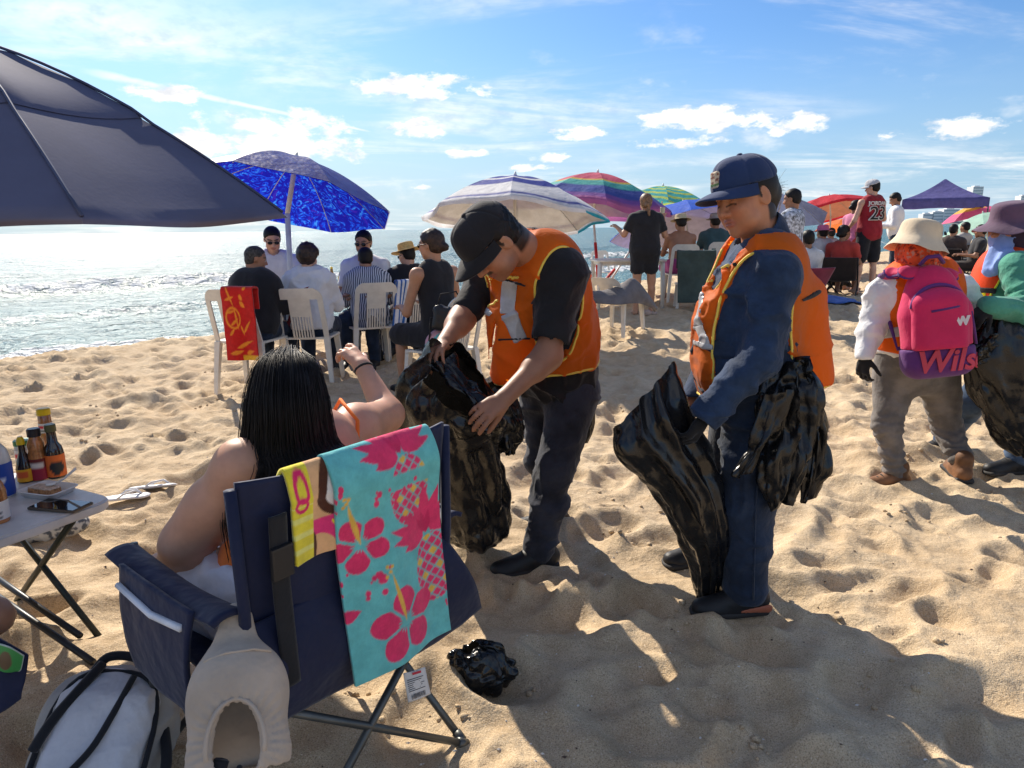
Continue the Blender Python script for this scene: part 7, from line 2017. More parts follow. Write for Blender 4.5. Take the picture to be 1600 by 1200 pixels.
def parasol(apex, axis, R, depth, label, colf, n=8, lining=None, mat_=None, spin=0.0, pole_to=None, pole_r=0.017, valance=0.0, flap=0.0, seed=0, nr=26, na=6, name='parasol', pole_m=None, vent=False, ribs=True, power=1.7, liningm=None, red_tip=False, trimcol=None):
    apex = A3(apex); axis = nrm(axis)
    a1 = nrm(np.cross(axis, A3((0.3, 1, 0.1)))); a2 = np.cross(axis, a1)
    base = A3(pole_to) if pole_to is not None else apex - axis * 2.0
    P = empty(name, base, label, 'parasol', 'beach parasols')
    def surf_pt(f, ph, off=0.0):
        """f 0..1 radial, ph panel angle; straight hems between rib tips, cloth slightly hollow between the ribs"""
        sec = 2 * math.pi / n; k = math.floor((ph - spin) / sec); loc = (ph - spin) - (k + 0.5) * sec
        poly = math.cos(sec / 2) / math.cos(loc)
        mid = 1 - (loc / (sec / 2)) ** 2
        rr = R * f * (poly * 0.55 + 0.45 * (poly if f > 0.9 else 1 - (1 - poly) * f))
        z = -depth * f ** power - depth * 0.055 * mid * f * (1 - f) * 2.2
        wob = flap * math.sin(3 * ph + seed) * f ** 3 + flap * 0.5 * math.sin(7 * ph + 2 * seed) * f ** 4
        return apex + (a1 * math.cos(ph) + a2 * math.sin(ph)) * rr + axis * (z + wob + off)
    sec = 2 * math.pi / n
    for k in range(n):
        for layer in ((0, 1) if lining is not None else (0,)):
            V = []; C = []
            for i in range(nr + 1):
                f = 0.015 + 0.985 * i / nr
                for j in range(na + 1):
                    ph = spin + (k + j / na) * sec
                    ph = min(max(ph, spin + k * sec + 1e-5), spin + (k + 1) * sec - 1e-5)
                    V.append(surf_pt(f * (1.0 if not layer else 0.992), ph, -0.010 * layer)); C.append((lining if layer else colf)(f, k, j / na))
            if valance and not layer:
                for q_ in (0.5, 1.0):
                    for j in range(na + 1):
                        ph = min(max(spin + (k + j / na) * sec, spin + k * sec + 1e-5), spin + (k + 1) * sec - 1e-5)
                        p = surf_pt(1.0, ph); out = a1 * math.cos(ph) + a2 * math.sin(ph)
                        V.append(p - axis * valance * q_ * (0.8 + 0.2 * math.sin(math.pi * j / na)) + out * 0.02 * q_ * math.sin(9 * ph + seed)); C.append(colf(1.0 + 0.1 * q_, k, j / na))
            m = nr + (2 if (valance and not layer) else 0)
            F = [(i * (na + 1) + j, (i + 1) * (na + 1) + j, (i + 1) * (na + 1) + j + 1, i * (na + 1) + j + 1) for i in range(m) for j in range(na)]
            if layer: F = [f_[::-1] for f_ in F]
            mesh_obj('lining' if layer else 'panel', rel(P, V), F, (liningm or LINING) if layer else (mat_ or CANOPY), P, cols=np.array(C))
        if vent:
            mb = MB(); mb.tube(rel(P, [surf_pt(f, spin + k * sec + 1e-4, 0.005 + (0.012 if f < 0.57 else 0)) for f in np.linspace(0.03, 1.0, 16)]), 0.0055, 5); mb.build('seam', mat('seam_tape', (0.05, 0.06, 0.12), rough=0.5), P, True)
        if ribs:
            pts = [surf_pt(f, spin + k * sec + 1e-4, -0.016) for f in np.linspace(0.03, 0.99, 9)]
            mb = MB(); mb.tube(rel(P, pts), 0.0045, 5); mb.build('rib', RIB, P, True)
    if vent:
        V = []; 
        for f in (0.02, 0.2, 0.4, 0.56, 0.575):
            for j in range(n * 6):
                V.append(surf_pt(f * 1.0, spin + j * sec / 6 + 1e-4, 0.012 if f < 0.57 else 0.004))
        m = n * 6
        F = [(i * m + j, (i + 1) * m + j, (i + 1) * m + (j + 1) % m, i * m + (j + 1) % m) for i in range(4) for j in range(m)]
        mesh_obj('vent_cap', rel(P, V), F, mat_ or CANOPY, P, cols=np.tile(A3(colf(0.3, 0, 0.5)), (len(V), 1)))
    pm = pole_m or POLE_W
    hub = apex - axis * depth * 0.25
    knee = apex - axis * (depth + 0.12)
    mb = MB(); mb.tube(rel(P, [apex + axis * 0.02, hub, knee]), pole_r, 10); mb.tube(rel(P, [knee, (knee + base) / 2, base - A3((0, 0, 0.25))]), pole_r * 1.1, 10)
    mb.build('pole', pm, P, True)
    if red_tip:
        d = nrm(base - knee)
        mb = MB(); mb.tube(rel(P, [base - d * 1.0, base - d * 0.35]), pole_r * 1.5, 10); mb.build('pole_socket', mat('red_paint', (0.55, 0.03, 0.03), rough=0.5), P, True)
    mb = MB(); mb.lathe([(0.022, -0.01), (0.024, 0.01), (0.016, 0.03), (0.008, 0.055), (0.002, 0.06)], rel(P, [apex])[0], 12, Vector(axis).to_track_quat('Z', 'Y').to_matrix()); mb.build('finial', pm, P, True)
    return P

def ground_at(px, Y):
    p = W(px, 500, Y); return A3((p[0], p[1], gz(p[0], p[1])))

# near dark parasol, top left
def near_col(f, k, j): return (0.15, 0.16, 0.25) if f < 1.03 else (0.17, 0.16, 0.22)
parasol(W(-88, 62, 2.62), (-0.015, -0.045, 1), 1.08, 0.60, 'large slate blue parasol cut off by the top left of the view', near_col, mat_=CANOPY_DARK, lining=lambda f, k, j: (0.42, 0.33, 0.24), spin=0.33, pole_to=ground_at(-480, 2.5), flap=0.012, seed=1.0, nr=22, na=14, valance=0.02, vent=True, power=1.47, liningm=mat('near_lining', attr=True, rough=0.8, transl=0.1))
# blue printed parasol over the dining table
def blue_in(f, k, j):
    x = f * math.cos(k * 0.785 + j * 0.785) * 6; y = f * math.sin(k * 0.785 + j * 0.785) * 6
    return (0.0, 0.0, 0.0)
PRT = None
def printed_lining():
    m, g, b = principled('blue_wave_print')
    oc = g.new('ShaderNodeTexCoord').outputs['Object']
    w_ = g.vmath('ADD', oc, g.vmath('SCALE', g.new('ShaderNodeTexNoise').outputs['Color'], 0.0))
    n1 = g.noise(oc, 7.0, 3, 0.65, 3.2); n2 = g.noise(g.vmath('ADD', oc, (5, 3, 1)), 5.0, 3, 0.6, 2.4)
    c = g.mix(g.ramp(n1, 0.50, 0.54), (0.010, 0.012, 0.42, 1), (0.012, 0.085, 0.80, 1))
    c = g.mix(g.ramp(n1, 0.60, 0.63), c, (0.06, 0.36, 0.95, 1))
    c = g.mix(g.ramp(n2, 0.60, 0.63), c, (0.05, 0.02, 0.48, 1))
    g.put(b.inputs['Base Color'], c); b.inputs['Roughness'].default_value = 0.8
    tr = g.new('ShaderNodeBsdfTranslucent'); g.put(tr.inputs[0], c)
    mx = g.new('ShaderNodeMixShader'); mx.inputs[0].default_value = 0.65
    g.l.new(b.outputs[0], mx.inputs[1]); g.l.new(tr.outputs[0], mx.inputs[2]); g.l.new(mx.outputs[0], g.n['Material Output'].inputs[0])
    return m
OUT_BLUE = mat('blue_outer', attr=True, rough=0.45, spec=0.4, var=0.08, bump=[(5, 0.5, 3)], transl=0.6, tcol=(0.75, 0.75, 0.9))
parasol(W(463, 247, 7.3), (0.16, 0.27, 1), 1.04, 0.44, 'blue parasol with a printed blue underside over the dining group', lambda f, k, j: (0.07, 0.075, 0.20), lining=lambda f, k, j: (0.02, 0.05, 0.6), liningm=printed_lining(), mat_=OUT_BLUE, spin=0.1, pole_to=ground_at(455, 7.0), flap=0.012, seed=2, pole_r=0.024)
# navy and white striped
def stripe_navy(f, k, j):
    return (0.025, 0.05, 0.36) if (f < 0.10 or 0.20 < f < 0.36 or 0.46 < f < 0.64 or 0.90 < f < 0.93) else ((0.02, 0.35, 0.50) if f > 1.0 and k in (3, 4) else (0.80, 0.80, 0.82))
parasol(W(805, 276, 8.3), (0.03, 0.17, 1), 1.06, 0.46, 'navy and white striped parasol behind the black cap', stripe_navy, lining=lambda f, k, j: (0.66, 0.64, 0.61) if k % 2 else (0.60, 0.58, 0.56), spin=0.25, pole_to=ground_at(815, 8.1), flap=0.03, seed=3, valance=0.05)
def rainbow(f, k, j):
    if f < 0.48: return (0.66, 0.13, 0.21)
    if f < 0.53: return (0.80, 0.62, 0.08)
    if f < 0.68: return (0.10, 0.48, 0.44)
    if f < 0.85: return (0.08, 0.12, 0.42)
    if f < 0.93: return (0.28, 0.12, 0.42)
    return (0.48, 0.15, 0.36)
parasol(W(934, 270, 11.8), (0.10, 0.05, 1), 1.28, 0.55, 'rainbow striped parasol with pink crown beside the striped one', rainbow, lining=lambda f, k, j: (0.56, 0.44, 0.48), spin=0.3, pole_to=ground_at(937, 11.8), flap=0.04, seed=4, valance=0.08, red_tip=True)
parasol(W(1036, 291, 14.5), (0.05, 0.1, 1), 1.05, 0.42, 'teal and lime parasol half hidden behind the rainbow one', lambda f, k, j: (0.06, 0.42, 0.42) if (f * 5 + 0.7 * math.sin(k * 1.7 + j)) % 1 < 0.6 else (0.50, 0.62, 0.12), spin=0.2, pole_to=ground_at(920, 12.2), flap=0.03, seed=5, red_tip=True)
parasol(W(1068, 317, 12.8), (-0.12, 0.27, 1), 1.36, 0.46, 'bright blue parasol tilted low with a pale lilac underside', lambda f, k, j: (0.03, 0.13, 0.62), lining=lambda f, k, j: (0.74, 0.70, 0.84), spin=0.15, pole_to=ground_at(1058, 13.2), flap=0.02, seed=6)
parasol(W(1222, 306, 13.0), (0.25, 0.2, 1), 0.85, 0.30, 'grey blue parasol behind the person in the patterned shirt', lambda f, k, j: (0.18, 0.21, 0.33), spin=0.3, pole_to=ground_at(1215, 13.0), flap=0.02, seed=7)
parasol(W(1296, 306, 17.5), (-0.05, 0.22, 1), 1.10, 0.36, 'red parasol with a pale underside left of the red jersey', lambda f, k, j: (0.62, 0.03, 0.05), lining=lambda f, k, j: (0.72, 0.46, 0.34), spin=0.2, pole_to=ground_at(1288, 17.6), flap=0.03, seed=8, valance=0.06)
parasol(W(1516, 322, 27.0), (-0.25, 0.1, 1), 1.05, 0.40, 'distant pink and yellow parasol beyond the gazebo', lambda f, k, j: (0.80, 0.16, 0.36) if f > 0.55 else (0.85, 0.52, 0.10), spin=0.2, pole_to=ground_at(1516, 27.0), seed=9)
parasol(W(1536, 333, 19.0), (-0.2, 0.15, 1), 1.15, 0.50, 'mint green parasol behind the plum bucket hat', lambda f, k, j: (0.42, 0.66, 0.56), spin=0.5, pole_to=ground_at(1545, 19.0), seed=10)
parasol(W(1318, 342, 24.0), (0.0, 0.2, 1), 0.9, 0.30, 'distant orange parasol low behind the red jersey', lambda f, k, j: (0.75, 0.20, 0.05), spin=0.5, pole_to=ground_at(1318, 24.0), seed=11)

def gazebo():
    c0 = W(1475, 300, 26.0); g0 = gz(c0[0], c0[1])
    T = empty('gazebo', A3((c0[0], c0[1], g0)), 'purple blue pop up gazebo at the far right', 'gazebo')
    TC = mat('gazebo_cloth', (0.105, 0.10, 0.30), rough=0.7, var=0.1, bump=[(3, 0.4, 3)], transl=0.25)
    FR = mat('gazebo_frame', (0.12, 0.12, 0.13), rough=0.4)
    yaw = rad(-28); s = 1.28; ez = W(1470, 312, 26.0)[2] - g0; top = W(1475, 279, 26.0)[2] - g0
    cor = [A3((s * math.cos(yaw + rad(a)) * 1.414, s * math.sin(yaw + rad(a)) * 1.414, ez)) for a in (45, 135, 225, 315)]
    ap = A3((0, 0, top))
    for k in range(4):
        a, b = cor[k], cor[(k + 1) % 4]; rows = []
        for f in np.linspace(0.02, 1, 9):
            row = []
            for t in np.linspace(0, 1, 7):
                e = a * (1 - t) + b * t; p = ap * (1 - f) + e * f
                p = p + A3((0, 0, -0.30 * f * (1 - f) * (top - ez) * 1.6)); row.append(p)
            rows.append(row)
        for zz in (0.12, 0.28): rows.append([(a * (1 - t) + b * t) * A3((1.0, 1.0, 1)) + A3((0, 0, -zz - 0.02 * math.sin(9 * t))) for t in np.linspace(0, 1, 7)])
        V = [p for r in rows for p in r]; n = 7
        F = [(i * n + j, (i + 1) * n + j, (i + 1) * n + j + 1, i * n + j + 1) for i in range(len(rows) - 1) for j in range(n - 1)]
        mesh_obj('roof_panel', V, F, TC, T)
        mb = MB(); mb.tube([cor[k] * A3((0.985, 0.985, 1)), A3((cor[k][0] * 0.985, cor[k][1] * 0.985, -0.1))], 0.022, 6); mb.build('leg', FR, T, True)
        mb = MB(); mb.tube([cor[k] * 0.98, cor[(k + 1) % 4] * 0.98], 0.015, 6); mb.build('frame_bar', FR, T, True)
gazebo()

# ------------------------------------------------------------------ white resin chairs and tables
RESIN = mat('white_resin', (0.74, 0.70, 0.62), rough=0.42, spec=0.4, var=0.07, vscale=9, bump=[(120, 0.08, 2)])
def resin_chair(loc, fdir, label, arms=False, h_back=0.88, group='white resin chairs', s=1.0):
    loc = A3(loc)
    C = empty('resin_chair', loc, label, 'chair', group)
    f = nrm((fdir[0], fdir[1], 0)); r = A3((f[1], -f[0], 0))
    C.rotation_euler = (0, 0, math.atan2(-f[0], f[1])); C.scale = (s, s, s)
    # local frame: x right, y forward, origin rear middle on the ground
    def bend(u, z):
        """point on the curved, reclined back shell; u metres across"""
        t = (z - 0.42) / (h_back - 0.42)
        return (u, -0.02 - 0.13 * t + 0.35 * u * u, z)
    def plate(name, us, zs, th=0.010, inset=None):
        V = []; F = []
        nu_, nz_ = len(us[0]), len(zs)
        for sgn in (0, 1):
            for i, z in enumerate(zs):
                for u in us[i]:
                    p = bend(u, z); V.append((p[0], p[1] - th * sgn, p[2]))
        n1 = nu_ * nz_
        for i in range(nz_ - 1):
            for j in range(nu_ - 1):
                a = i * nu_ + j
                F.append((a, a + nu_, a + nu_ + 1, a + 1)); F.append((n1 + a, n1 + a + 1, n1 + a + nu_ + 1, n1 + a + nu_))
        for j in range(nu_ - 1):
            F.append((j, j + 1, n1 + j + 1, n1 + j)); a = (nz_ - 1) * nu_ + j; F.append((a, n1 + a, n1 + a + 1, a + 1))
        for i in range(nz_ - 1):
            a = i * nu_; F.append((a, n1 + a, n1 + a + nu_, a + nu_)); a = i * nu_ + nu_ - 1; F.append((a, a + nu_, n1 + a + nu_, n1 + a))
        o = mesh_obj(name, V, F, RESIN, C, smooth=False)
        bm = bmesh.new(); bm.from_mesh(o.data); bmesh.ops.recalc_face_normals(bm, faces=bm.faces[:]); bm.to_mesh(o.data); bm.free()
        return auto_smooth(o, 40)
    W0, W1 = 0.225, 0.205
    wz = lambda z: W0 + (W1 - W0) * (z - 0.42) / (h_back - 0.42)
    zs = list(np.linspace(0.42, h_back - 0.10, 7))
    for sg in (-1, 1):
        plate('side_post', [sorted([sg * wz(z), sg * (wz(z) - 0.022), sg * (wz(z) - 0.045)]) for z in zs], zs, 0.016)
    zt = list(np.linspace(h_back - 0.10, h_back, 7))
    def topw(z):
        t = (z - (h_back - 0.10)) / 0.10; return W1 * (1 - 0.30 * t ** 3) + 0.004 * (1 - t)
    plate('top_rail', [list(np.linspace(-topw(z), topw(z), 13)) for z in zt], zt, 0.014)
    zc = list(np.linspace(max(h_back - 0.26, 0.48), h_back - 0.10, 4))
    plate('centre_panel', [list(np.linspace(-0.095, 0.095, 7)) for z in zc], zc, 0.009)
    z2 = list(np.linspace(0.42, max(h_back - 0.26, 0.48), 5))
    for sg in (-1, 1): plate('panel_edge', [sorted([sg * 0.095, sg * 0.078]) for z in z2], z2, 0.010)
    for k in range(6):
        u = -0.062 + k * 0.0248
        plate('slat', [[u - 0.0068, u + 0.0068] for z in z2], z2, 0.008)
    # seat: dished slab
    V = []; F = []; nx, ny = 11, 9
    for sgn in (0, 1):
        for j in range(ny):
            for i in range(nx):
                u = -1 + 2 * i / (nx - 1); v = j / (ny - 1)
                w = 0.225 + 0.02 * v - (0.02 if v > 0.95 else 0)
                V.append((u * w, -0.02 + 0.42 * v, 0.425 - 0.022 * (1 - u * u) * math.sin(math.pi * v) - (0.03 * max(v - 0.85, 0) / 0.15) - 0.018 * sgn))
    n1 = nx * ny
    for j in range(ny - 1):
        for i in range(nx - 1):
            a = j * nx + i; F.append((a, a + 1, a + nx + 1, a + nx)); F.append((n1 + a, n1 + a + nx, n1 + a + nx + 1, n1 + a + 1))
    for i in range(nx - 1): F.append((i, n1 + i, n1 + i + 1, i + 1)); a = (ny - 1) * nx + i; F.append((a, a + 1, n1 + a + 1, n1 + a))
    for j in range(ny - 1): a = j * nx; F.append((a, a + nx, n1 + a + nx, n1 + a)); a = j * nx + nx - 1; F.append((a, n1 + a, n1 + a + nx, a + nx))
    auto_smooth(mesh_obj('seat', V, F, RESIN, C), 40)
    for sx_ in (-1, 1):
        for (y0, y1) in ((-0.01, -0.06), (0.37, 0.41)):
            w0, w1 = 0.052, 0.034
            V = []
            for (z, w, x, y) in ((-0.05, w1, 0.235, y1), (0.20, (w0 + w1) / 2, 0.218, (y0 + y1) / 2), (0.42, w0, 0.20, y0)):
                for (dx, dy) in ((-.5, -.5), (.5, -.5), (.5, .5), (-.5, .5)): V.append((sx_ * x + dx * w, y + dy * w * 0.9, z))
            F = [(0, 3, 2, 1), (8, 9, 10, 11)] + [(a + k, a + (k + 1) % 4, a + 4 + (k + 1) % 4, a + 4 + k) for a in (0, 4) for k in range(4)]
            mesh_obj('leg', V, F, RESIN, C, smooth=False)
    if arms:
        for sx_ in (-1, 1):
            mb = MB(); mb.tube([(sx_ * 0.215, -0.07, 0.70), (sx_ * 0.255, 0.10, 0.67), (sx_ * 0.262, 0.26, 0.655), (sx_ * 0.255, 0.36, 0.60), (sx_ * 0.245, 0.38, 0.40)], 0.018, 8); mb.build('armrest', RESIN, C, True)
    return C

def gpt(px, py):
    p = G(px, py)
    for _ in range(6): p = G(px, py, gz(p[0], p[1]))
    return p

SEATS = {}
def seat(key, px, py, fdir, label, **kw):
    p = gpt(px, py); SEATS[key] = (p, nrm((fdir[0], fdir[1], 0))); return resin_chair(p, fdir, label, **kw)
seat('a', 382, 608, (0.22, 1), 'white resin chair with the red towel, leftmost of the dining chairs')
seat('b', 482, 598, (-0.02, 1), 'white resin chair under the curly haired diner')
seat('c', 590, 575, (-0.40, 0.92), 'white resin chair under the diner in the striped shirt')
seat('d', 655, 566, (-0.45, 0.89), 'white resin chair with the blue striped towel, under the straw hat diner')
seat('e', 952, 518, (0.65, 0.75), 'white resin chair with the grey towel in front of the empty table', h_back=0.66)
seat('f', 1082, 490, (0.15, 1), 'white resin chair with the dark green towel')
seat('g', 938, 450, (0.1, -1), 'white resin armchair facing this way behind the empty table', arms=True)

def resin_table(px, py, w, d, hgt, yaw, label, name='resin_table'):
    p = gpt(px, py); T = empty(name, p, label, 'table')
    T.rotation_euler = (0, 0, yaw)
    mb = MB(); mb.box((0, 0, hgt - 0.015), (w, d, 0.03), None, 0.010); auto_smooth(mb.build('table_top', RESIN, T), 40)
    mb = MB(); mb.box((0, 0, hgt - 0.055), (w - 0.10, d - 0.10, 0.05), None, 0.004); mb.build('apron', RESIN, T)
    for sx_ in (-1, 1):
        for sy_ in (-1, 1):
            mb = MB(); mb.tube([(sx_ * (w / 2 - 0.05), sy_ * (d / 2 - 0.05), hgt - 0.04), (sx_ * (w / 2 - 0.035), sy_ * (d / 2 - 0.035), -0.05)], [0.034, 0.024], 10); mb.build('leg', RESIN, T, True)
    return T
resin_table(978, 481, 1.02, 0.70, 0.73, rad(3), 'bare white resin table in front of the standing person in black')
TB = resin_table(525, 545, 1.05, 0.85, 0.72, rad(2), 'white resin table in the middle of the dining group')

# ---- things on the dining table
def dining_things():
    tz = TB.location.z + 0.72; tx, ty = TB.location.x, TB.location.y
    GLS = mat('soda_glass', (0.30, 0.16, 0.03), rough=0.1, spec=0.6)
    def thing(nm, lab, dx, dy, prof, m, capm=None, cap=None):
        o = empty(nm, (tx + dx, ty + dy, tz), lab, 'bottle')
        auto_smooth(MB().lathe(prof, n=16).build('glass', m, o), 50)
        if cap: auto_smooth(MB().lathe(cap, n=16).build('lid', capm, o), 40)
    thing('drink_bottle', 'amber drink bottle on the dining table right of the curly hair', 0.02, -0.05, [(0.03, 0), (0.032, 0.01), (0.032, 0.15), (0.02, 0.20), (0.013, 0.24)], GLS, YCAP, [(0.015, 0.24), (0.015, 0.262), (0.01, 0.264)])
    thing('sauce_bottle', 'yellow squeeze bottle on the dining table beside the amber one', 0.10, 0.02, [(0.025, 0), (0.027, 0.01), (0.027, 0.13), (0.02, 0.15)], mat('mustard_plastic', (0.62, 0.42, 0.04), rough=0.4), BCAP, [(0.02, 0.15), (0.014, 0.17), (0.005, 0.20)])
    o = empty('foam_box', (tx - 0.33, ty - 0.12, tz), 'white foam food box open on the dining table', 'box')
    FO = mat('white_foam', (0.80, 0.80, 0.80))
    mb = MB(); mb.box((0, 0, 0.03), (0.22, 0.20, 0.05), None, 0.01); mb.build('tray', FO, o)
    mb = MB(); mb.box((0, 0.12, 0.11), (0.22, 0.02, 0.15), None, 0.008); mb.build('lid', FO, o)
dining_things()

# ---- towels over chairs
def over_chair(key, rows_fn, label, colf, vs, us, thick=0.012, nu=44, nv=60, amp=0.012, seed=0, m=None):
    p, f = SEATS[key]; r = A3((f[1], -f[0], 0))
    q = lambda x, y, z: p + r * x + f * y + A3((0, 0, z))
    rows = [[q(*rows_fn(u, v)) for u in us] for v in vs]
    o = sheet('towel', rows, m or TERRY, None, nu, nv, amp=amp, seed=seed, thick=thick, f=5, cols=colf)
    tag(o, label, 'towel', 'towels hung over resin chairs')
    return o
def red_cols(u, v):
    C = np.tile(A3((0.58, 0.018, 0.014)), (len(u), 1)); yel = A3((0.85, 0.27, 0.025))
    y = v * 2.0
    rg = random.Random(12)
    for (x0, y0, x1, y1, w) in ((0.28, 0.25, 0.5, 0.40, .028), (0.52, 0.42, 0.62, 0.22, .03), (0.70, 0.60, 0.78, 0.48, .05), (0.55, 0.82, 0.72, 0.95, .05), (0.55, 0.70, 0.66, 0.80, .05), (0.15, 0.5, 0.35, 0.95, .03), (0.35, 0.95, 0.42, 1.4, .03), (0.10, 0.8, 0.40, 0.72, .028), (0.12, 1.05, 0.38, 1.0, .028), (0.2, 1.3, 0.45, 1.15, .03), (0.60, 1.45, 0.85, 1.2, .035), (0.5, 1.3, 0.62, 1.5, .03), (0.15, 1.5, 0.3, 1.35, .03), (0.3, 1.75, 0.9, 1.6, .04), (0.1, 1.85, 0.5, 1.8, .035), (0.62, 1.85, 0.9, 1.8, .04)):
        C[leafshape(u, y, x0, y0, x1, y1, w)] = yel
    rr = np.hypot(u - 0.30, (y - 1.15)); C[(np.abs(rr - 0.20) < 0.022)] = yel
    C[(y > 1.88) & (u > 0.45)] = (0.85, 0.45, 0.03)
    return C
def drape(u0, u1, top=0.90, down=0.5, front=0.18, side=0.0):
    def fn(u, v):
        x = u0 + (u1 - u0) * u
        if v < 0: return (x, -0.115 + 0.03, top + v * 1.0 - 0.0)
        t = v; z = top + 0.012 - t * down
        return (x + side * t + 0.02 * math.sin(6 * u) * t, -0.155 - 0.025 * math.sin(5 * u + 1) * t - 0.012 + (0.0 if t < 0.05 else 0.02 * t), z)
    return fn
over_chair('a', drape(-0.02, 0.265, 0.895, 0.62), 'red beach towel with orange fern print over the leftmost dining chair', lambda u, v: red_cols(u, np.clip((v - 0.15) / 0.85, 0, 1)), [-0.18, -0.06, -0.005, 0.02, 0.2, 0.4, 0.6, 0.8, 1.0], np.linspace(0, 1, 6), seed=3, nu=60, nv=120)
def bw_cols(u, v):
    C = np.tile(A3((0.72, 0.73, 0.76)), (len(u), 1)); C[((u * 3.6 + 0.1) % 1) < 0.42] = (0.03, 0.12, 0.38)
    return C
over_chair('d', drape(-0.26, -0.10, 0.87, 0.46, side=-0.07), 'blue and white striped towel over the straw hat diner\'s chair', bw_cols, [-0.18, -0.06, -0.005, 0.02, 0.2, 0.4, 0.6, 0.8, 1.0], np.linspace(0, 1, 6), seed=5)
over_chair('d', drape(0.06, 0.24, 0.89, 0.26, side=0.02), 'second blue and white striped towel end over the same chair, nearer the woman in black', bw_cols, [-0.18, -0.06, -0.005, 0.02, 0.2, 0.4, 0.6, 0.8, 1.0], np.linspace(0, 1, 6), seed=6)
GREYT = cloth('grey_terry', (0.155, 0.145, 0.150), bump=[(200, 0.8, 2), (12, 0.4, 2)])
GREENT = cloth('dark_green_terry', (0.055, 0.085, 0.082), bump=[(200, 0.8, 2), (12, 0.4, 2)])
over_chair('f', drape(-0.26, 0.27, 0.90, 0.74, side=0.03), 'dark green towel covering the back of a resin chair', None, [-0.25, -0.06, -0.005, 0.02, 0.2, 0.4, 0.6, 0.8, 1.0], np.linspace(0, 1, 7), seed=7, m=GREENT, amp=0.03)
def grey_towel():
    Y = 8.25
    top = [W(903, 448, Y), W(930, 456, Y), W(965, 448, Y + .2), W(990, 436, Y + .3), W(1012, 460, Y + .4), W(1026, 482, Y + .5)]
    low = [W(903, 470, Y - .1), W(930, 474, Y - .15), W(965, 476, Y - .1), W(990, 474, Y + .1), W(1006, 476, Y + .3), W(1024, 484, Y + .45)]
    mid = [(a + b) / 2 + A3((0, -0.05, 0.01)) for a, b in zip(top, low)]
    bk = [a + A3((0, 0.12, -0.06)) for a in top]
    o = sheet('towel', [bk, top, mid, low], GREYT, None, 50, 30, amp=0.012, seed=9, thick=0.014)
    tag(o, 'grey towel slung over a resin chair in front of the empty table', 'towel', 'towels hung over resin chairs')
grey_towel()

# ------------------------------------------------------------------ diners and beach crowd
BLACK_SHIRT = cloth('black_cotton', (0.018, 0.018, 0.022))
WHITE_LINEN = cloth('white_linen', (0.74, 0.73, 0.74), var=0.06, bump=[(9, 0.5, 3), (30, 0.3, 2)])
HAIR_GREY = mat('hair_greying', (0.05, 0.045, 0.042), rough=0.6, var=0.5, vscale=60, bump=[(200, 0.6, 1)])
HAIR_BROWN = mat('hair_brown', (0.035, 0.018, 0.012), rough=0.5, var=0.4, vscale=40, bump=[(160, 0.8, 1)])
HAIR_FAIR = mat('hair_fair', (0.22, 0.12, 0.06), rough=0.5, var=0.4, vscale=40, bump=[(160, 0.8, 1)])
STRAW = mat('straw', (0.62, 0.42, 0.16), rough=0.8, var=0.15, vscale=40, bump=[(120, 0.8, 2)])
def stripes_mat():
    m, g, b = principled('fine_striped_cotton')
    oc = g.new('ShaderNodeTexCoord').outputs['Object']; x = g.sep(oc)
    s = g.math('SINE', g.math('MULTIPLY', g.math('ADD', x[0], g.math('MULTIPLY', g.noise(oc, 5, 2), 0.05)), 300))
    g.put(b.inputs['Base Color'], g.mix(g.ramp(s, -0.1, 0.1), (0.05, 0.065, 0.11, 1), (0.62, 0.63, 0.66, 1))); b.inputs['Roughness'].default_value = 0.9
    return m
STRIPED = stripes_mat()
def on_seat(key, **kw):
    p, f = SEATS[key]
    fd = kw.pop('fdir', f)
    return sit(p + f * 0.20, fd, **kw)

J = on_seat('a', s=0.90, seat=0.42, lean=0.12, fdir=(0.25, 0.95), head=(0.75, 0.6, -0.25))
figure('person in black shirt with short greying hair at the left of the dining table', J, 'diners', tone='brown', hairm=HAIR_GREY, hair='buzz', top=BLACK_SHIRT, sleeve='long', bottom=NAVY_DENIM, shoes=SHOE_BLACK, prof=PROF_HEAVY, loose=0.025)
J = on_seat('b', s=0.93, seat=0.42, lean=0.08, head=(0.1, 1, -0.2))
P = figure('curly haired person in white shirt with a dark red bag strap across the back', J, 'diners', tone='light', hair='curly', hairm=HAIR_BROWN, top=WHITE_LINEN, sleeve='long', bottom=NAVY_DENIM, shoes=SHOE_BLACK, loose=0.03, top_fold=0.012)
f_ = SEATS['b'][1]; b_ = -f_ * 0.155
rr_ = A3((f_[1], -f_[0], 0))
pts = [J['shR'] + A3((0, 0, 0.075)) - rr_ * 0.06, J['shR'] * .7 + J['chest'] * .3 + b_ * 0.85, J['chest'] + b_ * 1.04 - rr_ * 0.02, J['waist'] + b_ - rr_ * 0.12, J['pelvis'] + b_ * 0.9 - rr_ * 0.17]
STRAP = cloth('maroon_webbing', (0.17, 0.022, 0.03))
sheet('bag_strap', [[p + rr_ * 0.012 + A3((0, 0, 0.012)), p - rr_ * 0.012 - A3((0, 0, 0.012))] for p in pts] if False else [[p - nrm(rr_ + A3((0, 0, -1))) * 0.018, p, p + nrm(rr_ + A3((0, 0, -1))) * 0.018] for p in pts], STRAP, P, 5, 30, thick=0.006)
J = on_seat('c', s=0.90, seat=0.41, lean=0.10, fdir=(-0.35, 0.93), head=(0.1, 1, -0.15))
figure('dark haired person in fine striped shirt seen from behind', J, 'diners', tone='tan', top=STRIPED, sleeve='long', bottom=STRIPED, shoes=SHOE_BLACK, loose=0.022, top_fold=0.01)
J = on_seat('d', s=0.90, seat=0.42, lean=0.10, fdir=(-0.3, 0.95), head=(-0.55, 0.8, -0.25))
